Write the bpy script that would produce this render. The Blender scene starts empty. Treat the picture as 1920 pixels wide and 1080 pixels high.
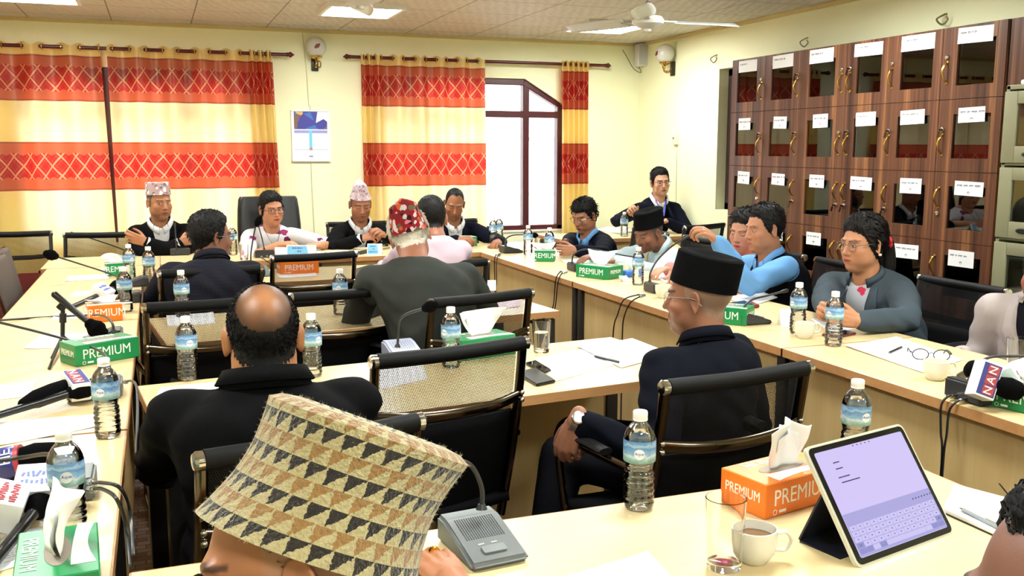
import bpy, bmesh, math, random
import numpy as np
from mathutils import Vector, Matrix
from mathutils.bvhtree import BVHTree

PI = math.pi
SC = bpy.context.scene
COL = SC.collection
random.seed(7)
RNG = np.random.default_rng(7)

# ------------------------------------------------------------------ camera
FPX, PITCH, ROLL, YAW = 1783.4, math.radians(8.33), math.radians(0.05), math.radians(20.34)
CAM = Vector((0, 0, 1.48))
FW = Vector((math.sin(YAW) * math.cos(PITCH), math.cos(YAW) * math.cos(PITCH), -math.sin(PITCH)))
_r = Vector((math.cos(YAW), -math.sin(YAW), 0))
_u = _r.cross(FW)
RT = _r * math.cos(ROLL) + _u * math.sin(ROLL)
UP = _u * math.cos(ROLL) - _r * math.sin(ROLL)
cd = bpy.data.cameras.new('camera')
cam = bpy.data.objects.new('camera', cd)
COL.objects.link(cam)
cam.matrix_world = Matrix(((RT.x, UP.x, -FW.x, CAM.x), (RT.y, UP.y, -FW.y, CAM.y), (RT.z, UP.z, -FW.z, CAM.z), (0, 0, 0, 1)))
cd.sensor_width = 36
cd.lens = FPX / 1920 * 36
cd.clip_start = 0.05
SC.camera = cam

# ------------------------------------------------------------------ daylight and exposure
w = bpy.data.worlds.new('daylight')
SC.world = w
w.use_nodes = True
bg = w.node_tree.nodes['Background']
bg.inputs[0].default_value = (0.93, 0.96, 1.0, 1)
bg.inputs[1].default_value = 3.0
SC.view_settings.view_transform = 'Standard'
SC.view_settings.look = 'None'
SC.view_settings.gamma = 1
SC.view_settings.use_curve_mapping = False
SC.view_settings.exposure = 1.28
SC.cycles.use_denoising = True
SC.cycles.max_bounces = 12
SC.cycles.transparent_max_bounces = 24
SC.cycles.transmission_bounces = 10
SC.cycles.sample_clamp_indirect = 6
PANEL = 24.0         # ceiling panel strength

# room measures (metres)
XW, YW, ZC, XL, YB = 4.45, 8.45, 2.49, -2.35, -1.6
TZ = 0.75


def ray(u, v):
    return FW + RT * ((u - 960) / FPX) - UP * ((v - 540) / FPX)


def onz(u, v, z=TZ):
    d = ray(u, v)
    return CAM + d * ((z - CAM.z) / d.z)


def onx(u, v, x):
    d = ray(u, v)
    return CAM + d * ((x - CAM.x) / d.x)


def ony(u, v, y):
    d = ray(u, v)
    return CAM + d * ((y - CAM.y) / d.y)


# ------------------------------------------------------------------ materials
def srgb(*c):
    return tuple((x / 12.92 if x <= 0.04045 else ((x + 0.055) / 1.055) ** 2.4) for x in [k / 255 for k in c])


MATS = {}


class NT:
    """small wrapper to build node trees"""
    def __init__(s, name):
        s.m = bpy.data.materials.new(name)
        s.m.use_nodes = True
        s.t = s.m.node_tree
        s.t.nodes.clear()
        s.out = s.t.nodes.new('ShaderNodeOutputMaterial')

    def n(s, typ, **kw):
        nd = s.t.nodes.new('ShaderNode' + typ)
        for k, v in kw.items():
            if k.startswith('i_'):
                key = k[2:]
                key = int(key) if key.isdigit() else key.replace('_', ' ')
                s.set(nd.inputs[key], v)
            else:
                setattr(nd, k, v)
        return nd

    def set(s, sock, v):
        if hasattr(v, 'is_linked') or isinstance(v, bpy.types.NodeSocket):
            s.t.links.new(v, sock)
        elif isinstance(v, bpy.types.Node):
            s.t.links.new(v.outputs[0], sock)
        else:
            if isinstance(v, (tuple, list)) and len(v) == 3 and sock.type == 'RGBA':
                v = (*v, 1)
            sock.default_value = v

    def math(s, op, a, b=None, c=None, clamp=False):
        nd = s.t.nodes.new('ShaderNodeMath')
        nd.operation = op
        nd.use_clamp = clamp
        s.set(nd.inputs[0], a)
        if b is not None:
            s.set(nd.inputs[1], b)
        if c is not None:
            s.set(nd.inputs[2], c)
        return nd.outputs[0]

    def mix(s, f, a, b, blend='MIX'):
        nd = s.t.nodes.new('ShaderNodeMix')
        nd.data_type = 'RGBA'
        nd.blend_type = blend
        s.set(nd.inputs[0], f)
        s.set(nd.inputs[6], a)
        s.set(nd.inputs[7], b)
        return nd.outputs[2]

    def ramp(s, f, stops, mode='LINEAR'):
        nd = s.t.nodes.new('ShaderNodeValToRGB')
        nd.color_ramp.interpolation = mode
        e = nd.color_ramp.elements
        while len(e) < len(stops):
            e.new(0.5)
        for k, (p, c) in enumerate(stops):
            e[k].position = p
            e[k].color = (*c, 1) if len(c) == 3 else c
        s.set(nd.inputs[0], f)
        return nd.outputs[0]

    def coord(s, which='Object', scale=(1, 1, 1), loc=(0, 0, 0), rot=(0, 0, 0)):
        tc = s.n('TexCoord')
        mp = s.n('Mapping')
        s.t.links.new(tc.outputs[which], mp.inputs[0])
        mp.inputs['Scale'].default_value = scale
        mp.inputs['Location'].default_value = loc
        mp.inputs['Rotation'].default_value = rot
        return mp.outputs[0]

    def noise(s, vec, scale, detail=3, rough=0.5, dist=0):
        nd = s.n('TexNoise')
        s.set(nd.inputs['Vector'], vec)
        nd.inputs['Scale'].default_value = scale
        nd.inputs['Detail'].default_value = detail
        nd.inputs['Roughness'].default_value = rough
        nd.inputs['Distortion'].default_value = dist
        return nd.outputs[0]

    def bump(s, h, strength=0.3, dist=0.01):
        nd = s.n('Bump')
        s.set(nd.inputs['Height'], h)
        nd.inputs['Strength'].default_value = strength
        nd.inputs['Distance'].default_value = dist
        return nd.outputs[0]

    def pbsdf(s, color, rough=0.5, metal=0, spec=0.5, **kw):
        nd = s.n('BsdfPrincipled')
        s.set(nd.inputs['Base Color'], color)
        s.set(nd.inputs['Roughness'], rough)
        s.set(nd.inputs['Metallic'], metal)
        s.set(nd.inputs['Specular IOR Level'], spec)
        for k, v in kw.items():
            s.set(nd.inputs[k.replace('_', ' ')], v)
        return nd

    def done(s, shader):
        s.t.links.new(shader.outputs[0] if isinstance(shader, bpy.types.Node) else shader, s.out.inputs[0])
        return s.m


def plain(name, rgb, rough=0.5, metal=0.0, spec=0.5, var=0.06, vscale=30, bump=0.0, bscale=200, **kw):
    """principled material with slight procedural colour variation"""
    if name in MATS:
        return MATS[name]
    t = NT(name)
    c = srgb(*rgb)
    v = t.coord('Object')
    nz = t.noise(v, vscale, 4)
    hi = tuple(min(1, x * (1 + var) + 0.001) for x in c)
    lo = tuple(x * (1 - var) for x in c)
    col = t.mix(nz, lo, hi)
    p = t.pbsdf(col, rough, metal, spec, **kw)
    if bump:
        t.set(p.inputs['Normal'], t.bump(t.noise(v, bscale, 2), bump, 0.002))
    MATS[name] = t.done(p)
    return MATS[name]


def wood(name, a, b, axis=0, scale=3.0, rough=0.35, spec=0.4, planks=False):
    if name in MATS:
        return MATS[name]
    t = NT(name)
    sc = [22, 22, 22]
    sc[axis] = 1.2
    v = t.coord('Object', scale=tuple(sc))
    nz = t.noise(v, scale * 0.35, 6, 0.6, 0.6)
    fine = t.noise(v, scale * 2.2, 4, 0.7)
    f = t.math('ADD', t.math('MULTIPLY', nz, 0.7), t.math('MULTIPLY', fine, 0.3))
    col = t.ramp(f, [(0.3, srgb(*a)), (0.7, srgb(*b))])
    p = t.pbsdf(col, rough, 0, spec)
    MATS[name] = t.done(p)
    return MATS[name]


# ------------------------------------------------------------------ objects
def tag(o, label=None, cat=None, group=None, kind=None):
    if label:
        o['label'] = label
    if cat:
        o['category'] = cat
    if group:
        o['group'] = group
    if kind:
        o['kind'] = kind
    return o


def empty(name, loc=(0, 0, 0), rz=0, label=None, cat=None, group=None):
    o = bpy.data.objects.new(name, None)
    o.empty_display_size = 0.05
    COL.objects.link(o)
    o.location = loc
    o.rotation_euler = (0, 0, rz)
    return tag(o, label, cat, group)


def dup(root, loc=None, rz=None, label=None, group=None):
    def rec(o, parent):
        c = o.copy()
        COL.objects.link(c)
        c.parent = parent
        for ch in o.children:
            rec(ch, c)
        return c
    c = rec(root, None)
    if loc is not None:
        c.location = loc
    if rz is not None:
        c.rotation_euler = (0, 0, rz)
    if label:
        c['label'] = label
    if group:
        c['group'] = group
    return c


def basis(d, hint=Vector((0, 0, 1))):
    d = Vector(d).normalized()
    if abs(d.dot(hint)) > 0.98:
        hint = Vector((1, 0, 0)) if abs(d.x) < 0.9 else Vector((0, 1, 0))
    a = d.cross(hint).normalized()
    return a, a.cross(d).normalized(), d


def cat_rom(pts, n=8):
    pts = [Vector(p) for p in pts]
    if len(pts) < 3:
        return [pts[0].lerp(pts[1], k / n) for k in range(n + 1)]
    P = [2 * pts[0] - pts[1]] + pts + [2 * pts[-1] - pts[-2]]
    out = []
    for i in range(1, len(P) - 2):
        for k in range(n):
            t = k / n
            out.append(0.5 * ((2 * P[i]) + (P[i + 1] - P[i - 1]) * t + (2 * P[i - 1] - 5 * P[i] + 4 * P[i + 1] - P[i + 2]) * t * t
                              + (3 * P[i] - 3 * P[i + 1] + P[i + 2] - P[i - 1]) * t ** 3))
    out.append(pts[-1])
    return out


class MB:
    """collects shapes into one mesh"""
    def __init__(s):
        s.v, s.f, s.mi, s.uv = [], [], [], {}

    def add(s, vs, fs, mi=0, uvs=None):
        b = len(s.v)
        s.v.extend([tuple(p) for p in vs])
        for k, f in enumerate(fs):
            if uvs is not None:
                s.uv[len(s.f)] = [uvs[i] for i in f]
            s.f.append([b + i for i in f])
            s.mi.append(mi)
        return s

    def box(s, c, size, rz=0, bev=0.0, mi=0, seg=2, M=None):
        bm = bmesh.new()
        bmesh.ops.create_cube(bm, size=1)
        bmesh.ops.scale(bm, vec=size, verts=bm.verts)
        if bev > 0:
            bmesh.ops.bevel(bm, geom=bm.edges[:], offset=min(bev, min(size) * 0.49), segments=seg, profile=0.6, affect='EDGES')
        mat = Matrix.Translation(c) @ Matrix.Rotation(rz, 4, 'Z')
        if M is not None:
            mat = mat @ M
        bmesh.ops.transform(bm, matrix=mat, verts=bm.verts)
        return s.from_bm(bm, mi)

    def from_bm(s, bm, mi=0):
        bm.verts.index_update()
        s.add([v.co[:] for v in bm.verts], [[v.index for v in f.verts] for f in bm.faces], mi)
        bm.free()
        return s

    def lathe(s, prof, n=32, c=(0, 0, 0), mi=0, M=None, cap=True):
        """profile [(r,z)] revolved round z"""
        vs, fs, uvs = [], [], []
        m = len(prof)
        for j, (r, z) in enumerate(prof):
            for i in range(n):
                a = 2 * PI * i / n
                p = Vector((r * math.cos(a), r * math.sin(a), z))
                if M is not None:
                    p = M @ p
                vs.append(p + Vector(c))
                uvs.append((i / n, j / max(1, m - 1)))
        for j in range(m - 1):
            for i in range(n):
                k = (i + 1) % n
                fs.append([j * n + i, j * n + k, (j + 1) * n + k, (j + 1) * n + i])
        if cap:
            if prof[0][0] > 1e-6:
                fs.append(list(range(n))[::-1])
            if prof[-1][0] > 1e-6:
                fs.append([(m - 1) * n + i for i in range(n)])
        return s.add(vs, fs, mi, uvs)

    def tube(s, pts, r, n=10, mi=0, smooth=0, flat=None, hint=Vector((0, 0, 1)), round_ends=False):
        """swept tube; r number or list; flat=(rx,ry) ratio"""
        if smooth:
            k0 = len(pts)
            rr = r
            pts2 = cat_rom(pts, smooth)
            if not isinstance(r, (int, float)):
                rr = [float(np.interp(i / (len(pts2) - 1) * (k0 - 1), range(k0), r)) for i in range(len(pts2))]
            pts, r = pts2, rr
        pts = [Vector(p) for p in pts]
        m = len(pts)
        rs = [r] * m if isinstance(r, (int, float)) else list(r)
        if round_ends:
            d0 = (pts[0] - pts[1]).normalized()
            d1 = (pts[-1] - pts[-2]).normalized()
            pre_p, pre_r, post_p, post_r = [], [], [], []
            for q in (0.97, 0.75, 0.4):
                cc = math.sqrt(max(0, 1 - q * q))
                pre_p.append(pts[0] + d0 * rs[0] * q)
                pre_r.append(rs[0] * cc)
            for q in (0.4, 0.75, 0.97):
                cc = math.sqrt(max(0, 1 - q * q))
                post_p.append(pts[-1] + d1 * rs[-1] * q)
                post_r.append(rs[-1] * cc)
            pts = pre_p + pts + post_p
            rs = pre_r + rs + post_r
            m = len(pts)
        fx, fy = flat or (1, 1)
        vs, fs, uvs = [], [], []
        t0 = (pts[1] - pts[0]).normalized()
        a, b, _ = basis(t0, hint)
        for j, p in enumerate(pts):
            t = (pts[min(j + 1, m - 1)] - pts[max(j - 1, 0)])
            t = t.normalized() if t.length > 1e-9 else t0
            a = (a - t * a.dot(t))
            a = a.normalized() if a.length > 1e-6 else basis(t, hint)[0]
            b = a.cross(t).normalized()
            for i in range(n):
                q = 2 * PI * i / n
                vs.append(p + a * (math.cos(q) * rs[j] * fx) + b * (math.sin(q) * rs[j] * fy))
                uvs.append((i / n, j / (m - 1)))
        for j in range(m - 1):
            for i in range(n):
                k = (i + 1) % n
                fs.append([j * n + i, (j + 1) * n + i, (j + 1) * n + k, j * n + k])
        fs.append(list(range(n)))
        fs.append([(m - 1) * n + i for i in range(n)][::-1])
        return s.add(vs, fs, mi, uvs)

    def loft(s, rings, mi=0, cap=True, closed=True):
        vs, fs, uvs = [], [], []
        m, n = len(rings), len(rings[0])
        for j, rg in enumerate(rings):
            for i, p in enumerate(rg):
                vs.append(p)
                uvs.append((i / n, j / (m - 1)))
        for j in range(m - 1):
            for i in range(n if closed else n - 1):
                k = (i + 1) % n
                fs.append([j * n + i, j * n + k, (j + 1) * n + k, (j + 1) * n + i])
        base = len(s.f)
        s.add(vs, fs, mi, uvs)
        # repair wrap in u
        if closed:
            for q in range(base, len(s.f)):
                u = s.uv[q]
                if max(x[0] for x in u) - min(x[0] for x in u) > 0.5:
                    s.uv[q] = [(x[0] + 1 if x[0] < 0.5 else x[0], x[1]) for x in u]
        if cap and closed:
            b = len(s.v) - m * n
            s.f.append([b + i for i in range(n)][::-1])
            s.mi.append(mi)
            s.f.append([b + (m - 1) * n + i for i in range(n)])
            s.mi.append(mi)
        return s

    def grid(s, fn, nu, nv, mi=0):
        vs, fs, uvs = [], [], []
        for j in range(nv + 1):
            for i in range(nu + 1):
                vs.append(fn(i / nu, j / nv))
                uvs.append((i / nu, j / nv))
        for j in range(nv):
            for i in range(nu):
                a = j * (nu + 1) + i
                fs.append([a, a + 1, a + nu + 2, a + nu + 1])
        return s.add(vs, fs, mi, uvs)

    def prism(s, poly, z0, z1, mi=0, M=None):
        """polygon [(x,y)] extruded in z"""
        n = len(poly)
        vs = [Vector((x, y, z0)) for x, y in poly] + [Vector((x, y, z1)) for x, y in poly]
        if M is not None:
            vs = [M @ v for v in vs]
        fs = [list(range(n))[::-1], [n + i for i in range(n)]]
        fs += [[i, (i + 1) % n, n + (i + 1) % n, n + i] for i in range(n)]
        return s.add(vs, fs, mi)

    def xform(s, M):
        s.v = [tuple(M @ Vector(p)) for p in s.v]
        return s

    def build(s, name, mats, parent=None, smooth=True, loc=None, solid=0.0, angle=40):
        me = bpy.data.meshes.new(name)
        me.from_pydata(s.v, [], s.f)
        if not isinstance(mats, (list, tuple)):
            mats = [mats]
        for m in mats:
            me.materials.append(m)
        if len(mats) > 1:
            me.polygons.foreach_set('material_index', s.mi)
        if s.uv:
            ul = me.uv_layers.new(name='UVMap')
            for p in me.polygons:
                u = s.uv.get(p.index)
                if u:
                    for k, li in enumerate(p.loop_indices):
                        ul.data[li].uv = u[k]
        me.validate()
        if smooth:
            me.polygons.foreach_set('use_smooth', [True] * len(me.polygons))
            try:
                me.set_sharp_from_angle(angle=math.radians(angle))
            except Exception:
                pass
        me.update()
        o = bpy.data.objects.new(name, me)
        COL.objects.link(o)
        if parent is not None:
            o.parent = parent
        if loc is not None:
            o.location = loc
        if solid:
            md = o.modifiers.new('thickness', 'SOLIDIFY')
            md.thickness = solid
            md.offset = 0
        return o


def text_mb(txt, size, M, depth=0.0006, sx=1.0, align='CENTER', mb=None, font=None, mi=0):
    """text as mesh; M maps text plane (x right, y up, z out) to the target"""
    cu = bpy.data.curves.new('lettering', 'FONT')
    cu.body = txt
    cu.size = size
    cu.align_x = align
    cu.align_y = 'CENTER'
    cu.extrude = depth / 2
    cu.resolution_u = 3
    if font:
        try:
            cu.font = bpy.data.fonts.load(font)
        except Exception:
            pass
    o = bpy.data.objects.new('lettering', cu)
    COL.objects.link(o)
    dg = bpy.context.evaluated_depsgraph_get()
    me = bpy.data.meshes.new_from_object(o.evaluated_get(dg))
    mb = mb or MB()
    S = Matrix.Diagonal((sx, 1, 1, 1))
    mb.add([M @ (S @ v.co) for v in me.vertices], [list(p.vertices) for p in me.polygons], mi)
    bpy.data.objects.remove(o)
    bpy.data.curves.remove(cu)
    bpy.data.meshes.remove(me)
    return mb


def frame_m(o, x, y):
    """matrix with origin o, x axis, y axis, z = x cross y"""
    x = Vector(x).normalized()
    y = Vector(y)
    y = (y - x * y.dot(x)).normalized()
    z = x.cross(y)
    return Matrix(((x.x, y.x, z.x, o[0]), (x.y, y.y, z.y, o[1]), (x.z, y.z, z.z, o[2]), (0, 0, 0, 1)))


def voxel(mb, size, smooth=3, lam=0.5):
    """union of closed shapes as one continuous surface: (verts n x 3, faces)"""
    me = bpy.data.meshes.new('tmp')
    me.from_pydata(mb.v, [], mb.f)
    me.update()
    o = bpy.data.objects.new('tmp', me)
    COL.objects.link(o)
    md = o.modifiers.new('r', 'REMESH')
    md.mode = 'VOXEL'
    md.voxel_size = size
    md.adaptivity = 0
    dg = bpy.context.evaluated_depsgraph_get()
    m2 = bpy.data.meshes.new_from_object(o.evaluated_get(dg))
    n = len(m2.vertices)
    co = np.empty(n * 3, dtype=np.float64)
    m2.vertices.foreach_get('co', co)
    co = co.reshape(-1, 3)
    ed = np.empty(len(m2.edges) * 2, dtype=np.int64)
    m2.edges.foreach_get('vertices', ed)
    ed = ed.reshape(-1, 2)
    faces = [list(p.vertices) for p in m2.polygons]
    bpy.data.objects.remove(o)
    bpy.data.meshes.remove(me)
    bpy.data.meshes.remove(m2)
    deg = np.bincount(ed.ravel(), minlength=n).astype(float)[:, None]
    deg[deg == 0] = 1
    for _ in range(smooth):
        acc = np.zeros_like(co)
        for k in range(3):
            acc[:, k] = np.bincount(ed[:, 0], co[ed[:, 1], k], n) + np.bincount(ed[:, 1], co[ed[:, 0], k], n)
        co += lam * (acc / deg - co)
    return co, faces
# ================================================================== THE ROOM
def m_wall():
    t = NT('pale_yellow_paint')
    v = t.coord('Object')
    n = t.noise(v, 1.2, 4, 0.6)
    c = t.mix(n, srgb(241, 241, 200), srgb(245, 245, 208))
    p = t.pbsdf(c, 0.6, 0, 0.3)
    t.set(p.inputs['Normal'], t.bump(t.noise(v, 90, 3), 0.08, 0.002))
    return t.done(p)


WALL = m_wall()
MAROON = plain('maroon_frame_paint', (78, 30, 34), 0.35, var=0.15, vscale=8)
DARKWOOD = plain('dark_brown_frame', (52, 32, 28), 0.5, var=0.2, vscale=9)


def struct(mb, name, mat, smooth=False):
    o = mb.build(name, mat, smooth=smooth)
    o['kind'] = 'structure'
    return o


# ---- floor: patterned brown carpet
t = NT('patterned_carpet')
v = t.coord('Object')
br = t.n('TexBrick')
t.set(br.inputs['Vector'], t.coord('Object', scale=(1, 1, 1)))
br.inputs['Color1'].default_value = (*srgb(92, 72, 60), 1)
br.inputs['Color2'].default_value = (*srgb(150, 132, 122), 1)
br.inputs['Mortar'].default_value = (*srgb(74, 56, 48), 1)
br.inputs['Scale'].default_value = 7
br.inputs['Mortar Size'].default_value = 0.02
br.inputs['Bias'].default_value = -0.25
wv = t.n('TexWave')
t.set(wv.inputs['Vector'], v)
wv.inputs['Scale'].default_value = 40
wv.bands_direction = 'DIAGONAL'
nz = t.noise(v, 400, 2)
c = t.mix(t.math('MULTIPLY', wv.outputs[1], 0.25), br.outputs[0], srgb(178, 160, 150))
c = t.mix(t.math('MULTIPLY', nz, 0.5), c, srgb(60, 45, 40))
p = t.pbsdf(c, 0.95, 0, 0.1)
t.set(p.inputs['Normal'], t.bump(nz, 0.4, 0.004))
CARPET = t.done(p)
b = MB()
b.box(((XL + XW) / 2, (YB + YW) / 2, -0.03), (XW - XL + 0.4, YW - YB + 0.4, 0.06))
struct(b, 'floor', CARPET)

# ---- ceiling: sagging square tiles with a creased printed face
t = NT('ceiling_tile')
v = t.coord('Object')
sx = t.n('SeparateXYZ')
t.set(sx.inputs[0], v)


def line(sock, period, off, wd):
    a = t.math('FRACT', t.math('DIVIDE', t.math('ADD', sock, off), period))
    d = t.math('ABSOLUTE', t.math('SUBTRACT', a, 0.5))
    return t.math('GREATER_THAN', d, 0.5 - wd)


g = t.math('MAXIMUM', line(sx.outputs[0], 0.6, 0.28, 0.008), line(sx.outputs[1], 0.6, 0.2, 0.008))
wv = t.n('TexWave')
t.set(wv.inputs['Vector'], t.coord('Object', scale=(1.5, 1, 1), rot=(0, 0, 0.5)))
wv.inputs['Scale'].default_value = 3.2
wv.inputs['Distortion'].default_value = 5
wv.inputs['Detail'].default_value = 3
wv.inputs['Detail Scale'].default_value = 2.5
c = t.mix(wv.outputs[1], srgb(196, 188, 176), srgb(214, 207, 196))
c = t.mix(t.noise(v, 3, 4), c, srgb(218, 210, 198))
c = t.mix(t.math('MULTIPLY', g, 0.75), c, srgb(96, 84, 74))
p = t.pbsdf(c, 0.6, 0, 0.3)
t.set(p.inputs['Normal'], t.bump(wv.outputs[1], 0.25, 0.01))
TILE = t.done(p)
b = MB()


def sag(u, v):
    x, y = XL - 0.2 + u * (XW - XL + 0.4), YB - 0.2 + v * (YW - YB + 0.4)
    return (x, y, ZC - 0.006 * abs(math.sin((x + 0.28) / 0.6 * PI) * math.sin((y + 0.2) / 0.6 * PI)))


b.grid(sag, 48, 64)
b.f = [f[::-1] for f in b.f]
b.box(((XL + XW) / 2, (YB + YW) / 2, ZC + 0.06), (XW - XL + 0.4, YW - YB + 0.4, 0.1))
struct(b, 'ceiling', TILE)

# ---- walls
W1 = (-1.03, 0.80, 0.70, 1.892, 2.125, 0.42)     # x0 x1 sill chamfer-start top chamfer-width
W2 = (1.845, 3.66, 0.70, 1.892, 2.125, 0.40)
b = MB()


def wpoly(pts):
    n = len(pts)
    vs = [(x, YW, z) for x, z in pts] + [(x, YW + 0.2, z) for x, z in pts]
    fs = [list(range(n)), [n + i for i in range(n)][::-1]] + [[i, n + i, n + (i + 1) % n, (i + 1) % n] for i in range(n)]
    b.add(vs, fs)


def wrect(x0, x1, z0, z1):
    wpoly([(x0, z0), (x1, z0), (x1, z1), (x0, z1)])


TOPZ = ZC + 0.05
wrect(XL - 0.2, W1[0], 0, TOPZ)
wrect(W1[1], W2[0], 0, TOPZ)
wrect(W2[1], XW + 0.2, 0, TOPZ)
for x0, x1, sl, zc, zt, cw in (W1, W2):
    wrect(x0, x1, 0, sl)
    wpoly([(x0, zc), (x0 + cw, zt), (x1 - cw, zt), (x1, zc), (x1, TOPZ), (x0, TOPZ)])
struct(b, 'wall_back', WALL)
RW = (5.1, 7.02, 0.97, 2.14)
b = MB()
T = 0.2


def yrect(y0, y1, z0, z1, x=XW):
    b.box((x + T / 2, (y0 + y1) / 2, (z0 + z1) / 2), (T, y1 - y0, z1 - z0))


yrect(YB - 0.2, RW[0], 0, TOPZ)
yrect(RW[1], YW, 0, TOPZ)
yrect(RW[0], RW[1], 0, RW[2])
yrect(RW[0], RW[1], RW[3], TOPZ)
struct(b, 'wall_right', WALL)
# left wall with a curtained window opposite the cabinets
LW = (3.3, 5.6, 0.8, 2.1)
b = MB()
yrect(YB - 0.2, LW[0], 0, TOPZ, XL - T)
yrect(LW[1], YW, 0, TOPZ, XL - T)
yrect(LW[0], LW[1], 0, LW[2], XL - T)
yrect(LW[0], LW[1], LW[3], TOPZ, XL - T)
struct(b, 'wall_left', WALL)
b = MB()
b.box(((XL + XW) / 2, YB - 0.1, TOPZ / 2), (XW - XL + 0.4, 0.2, TOPZ))
struct(b, 'wall_front', WALL)
# thin tan moulding where walls meet the ceiling
TRIM = plain('tan_moulding', (206, 188, 128), 0.6)
for k, (c, s) in enumerate([(((XL + XW) / 2, YW - 0.012, ZC - 0.016), (XW - XL, 0.024, 0.03)), ((XW - 0.012, (YB + YW) / 2, ZC - 0.016), (0.024, YW - YB, 0.03))]):
    b = MB()
    b.box(c, s, bev=0.006)
    struct(b, 'trim_%d' % (k + 1), TRIM)

# ---- windows: maroon frames, glass panes
t = NT('window_glass')
fr = t.n('Fresnel')
fr.inputs[0].default_value = 1.45
gl = t.n('BsdfGlossy', i_Roughness=0.02)
tr = t.n('BsdfTransparent', i_Color=(0.97, 0.98, 0.98, 1))
mx = t.n('MixShader')
t.set(mx.inputs[0], fr)
t.set(mx.inputs[1], tr)
t.set(mx.inputs[2], gl)
PANE = t.done(mx)


def bar(b, p0, p1, wd, dp):
    p0, p1 = Vector(p0), Vector(p1)
    d = (p1 - p0)
    L = d.length
    ang = math.atan2(d.z, d.x)
    b.box((p0 + p1) / 2, (L, dp, wd), bev=0.006, M=Matrix.Rotation(-ang, 4, 'Y'), seg=1)


def window(n, wn, mull, trans):
    x0, x1, sl, zc, zt, cw = wn
    y = YW + 0.07
    b = MB()
    e = 0.027
    for a, c in [((x0 + e, sl), (x0 + e, zc)), ((x0 + e, zc), (x0 + cw, zt - e)), ((x0 + cw, zt - e), (x1 - cw, zt - e)), ((x1 - cw, zt - e), (x1 - e, zc)), ((x1 - e, zc), (x1 - e, sl)), ((x0, sl + e), (x1, sl + e))]:
        bar(b, (a[0], y, a[1]), (c[0], y, c[1]), 0.06, 0.09)
    for xm in mull:
        bar(b, (xm, y, sl), (xm, y, zt), 0.062, 0.085)
    if n == 1:
        b.box(((x0 + x1) / 2, y, zt - 0.075), (x1 - x0 - 2 * cw, 0.08, 0.13), bev=0.004)  # thicker header added unseen behind the curtain to block its backlight
    bar(b, (x0, y - 0.002, trans), (x1, y - 0.002, trans), 0.06, 0.08)
    o = struct(b, 'window_%d' % n, MAROON)
    g = MB()
    g.prism([(x0, sl), (x1, sl), (x1, zc), (x1 - cw, zt), (x0 + cw, zt), (x0, zc)], -0.003, 0.003, M=Matrix(((1, 0, 0, 0), (0, 0, -1, y + 0.02), (0, 1, 0, 0), (0, 0, 0, 1))))
    p = g.build('pane', PANE, o, smooth=False)
    s = MB()
    s.box(((x0 + x1) / 2, YW + 0.09, sl + 0.004), (x1 - x0, 0.2, 0.02), bev=0.004)
    s.build('sill', plain('white_sill_stone', (232, 230, 222), 0.3), o)
    return o


window(1, W1, [-0.355, 0.25], 1.80)
window(2, W2, [2.2, 3.285], 1.80)
# the dark window behind the cabinets
b = MB()
x = XW + 0.13
for c, s in [((x, (RW[0] + RW[1]) / 2, RW[2] + 0.03), (0.08, RW[1] - RW[0], 0.06)), ((x, (RW[0] + RW[1]) / 2, RW[3] - 0.03), (0.08, RW[1] - RW[0], 0.06)), ((x, RW[1] - 0.035, (RW[2] + RW[3]) / 2), (0.08, 0.07, RW[3] - RW[2])), ((x, RW[0] + 0.035, (RW[2] + RW[3]) / 2), (0.08, 0.07, RW[3] - RW[2])), ((x, RW[1] - 0.62, (RW[2] + RW[3]) / 2), (0.07, 0.06, RW[3] - RW[2])), ((x + 0.03, (RW[0] + RW[1]) / 2, (RW[2] + RW[3]) / 2), (0.02, RW[1] - RW[0], RW[3] - RW[2]))]:
    b.box(c, s, bev=0.005)
struct(b, 'window_3', DARKWOOD)
b = MB()
x = XL - 0.13
for c, s in [((x, (LW[0] + LW[1]) / 2, LW[2] + 0.03), (0.08, LW[1] - LW[0], 0.06)), ((x, (LW[0] + LW[1]) / 2, LW[3] - 0.03), (0.08, LW[1] - LW[0], 0.06)), ((x, LW[1] - 0.035, (LW[2] + LW[3]) / 2), (0.08, 0.07, LW[3] - LW[2])), ((x, LW[0] + 0.035, (LW[2] + LW[3]) / 2), (0.08, 0.07, LW[3] - LW[2])), ((x, (LW[0] + LW[1]) / 2, (LW[2] + LW[3]) / 2), (0.07, 0.07, LW[3] - LW[2]))]:
    b.box(c, s, bev=0.005)
o = struct(b, 'window_4', MAROON)
g = MB()
g.box((x, (LW[0] + LW[1]) / 2, (LW[2] + LW[3]) / 2), (0.006, LW[1] - LW[0], LW[3] - LW[2]))
g.build('pane', PANE, o, smooth=False)

# ---- outside: courtyard, gate and house, overexposure painted into their pale colours
OUT = plain('glare_pale_plaster', (236, 232, 228), 0.8)
b = MB()
b.box((2.5, 14.5, -0.1), (30, 11.4, 0.1))
o = b.build('courtyard', plain('glare_pale_paving', (214, 210, 205), 0.9), smooth=False)
o['kind'] = 'structure'
g = empty('iron_gate', (3.6, 11.5, 0), 0, 'pale pink iron gate with close upright bars outside the right window', 'gate')
PINK = plain('pale_pink_paint', (226, 176, 184), 0.5)
b = MB()
for k in range(26):
    b.box((-1.6 + k * 0.128, 0, 0.85), (0.028, 0.028, 1.7))
b.build('bars', PINK, g, smooth=False)
for z in (0.15, 0.9, 1.6):
    b = MB()
    b.box((0, 0, z), (3.3, 0.04, 0.05))
    b.build('rail', PINK, g, smooth=False)
g = empty('house', (1.9, 17.5, 0), 0, 'washed out white house seen through the right window pane', 'house')
b = MB()
b.box((0.6, 1.5, 2.0), (4.5, 3, 4.0))
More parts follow.
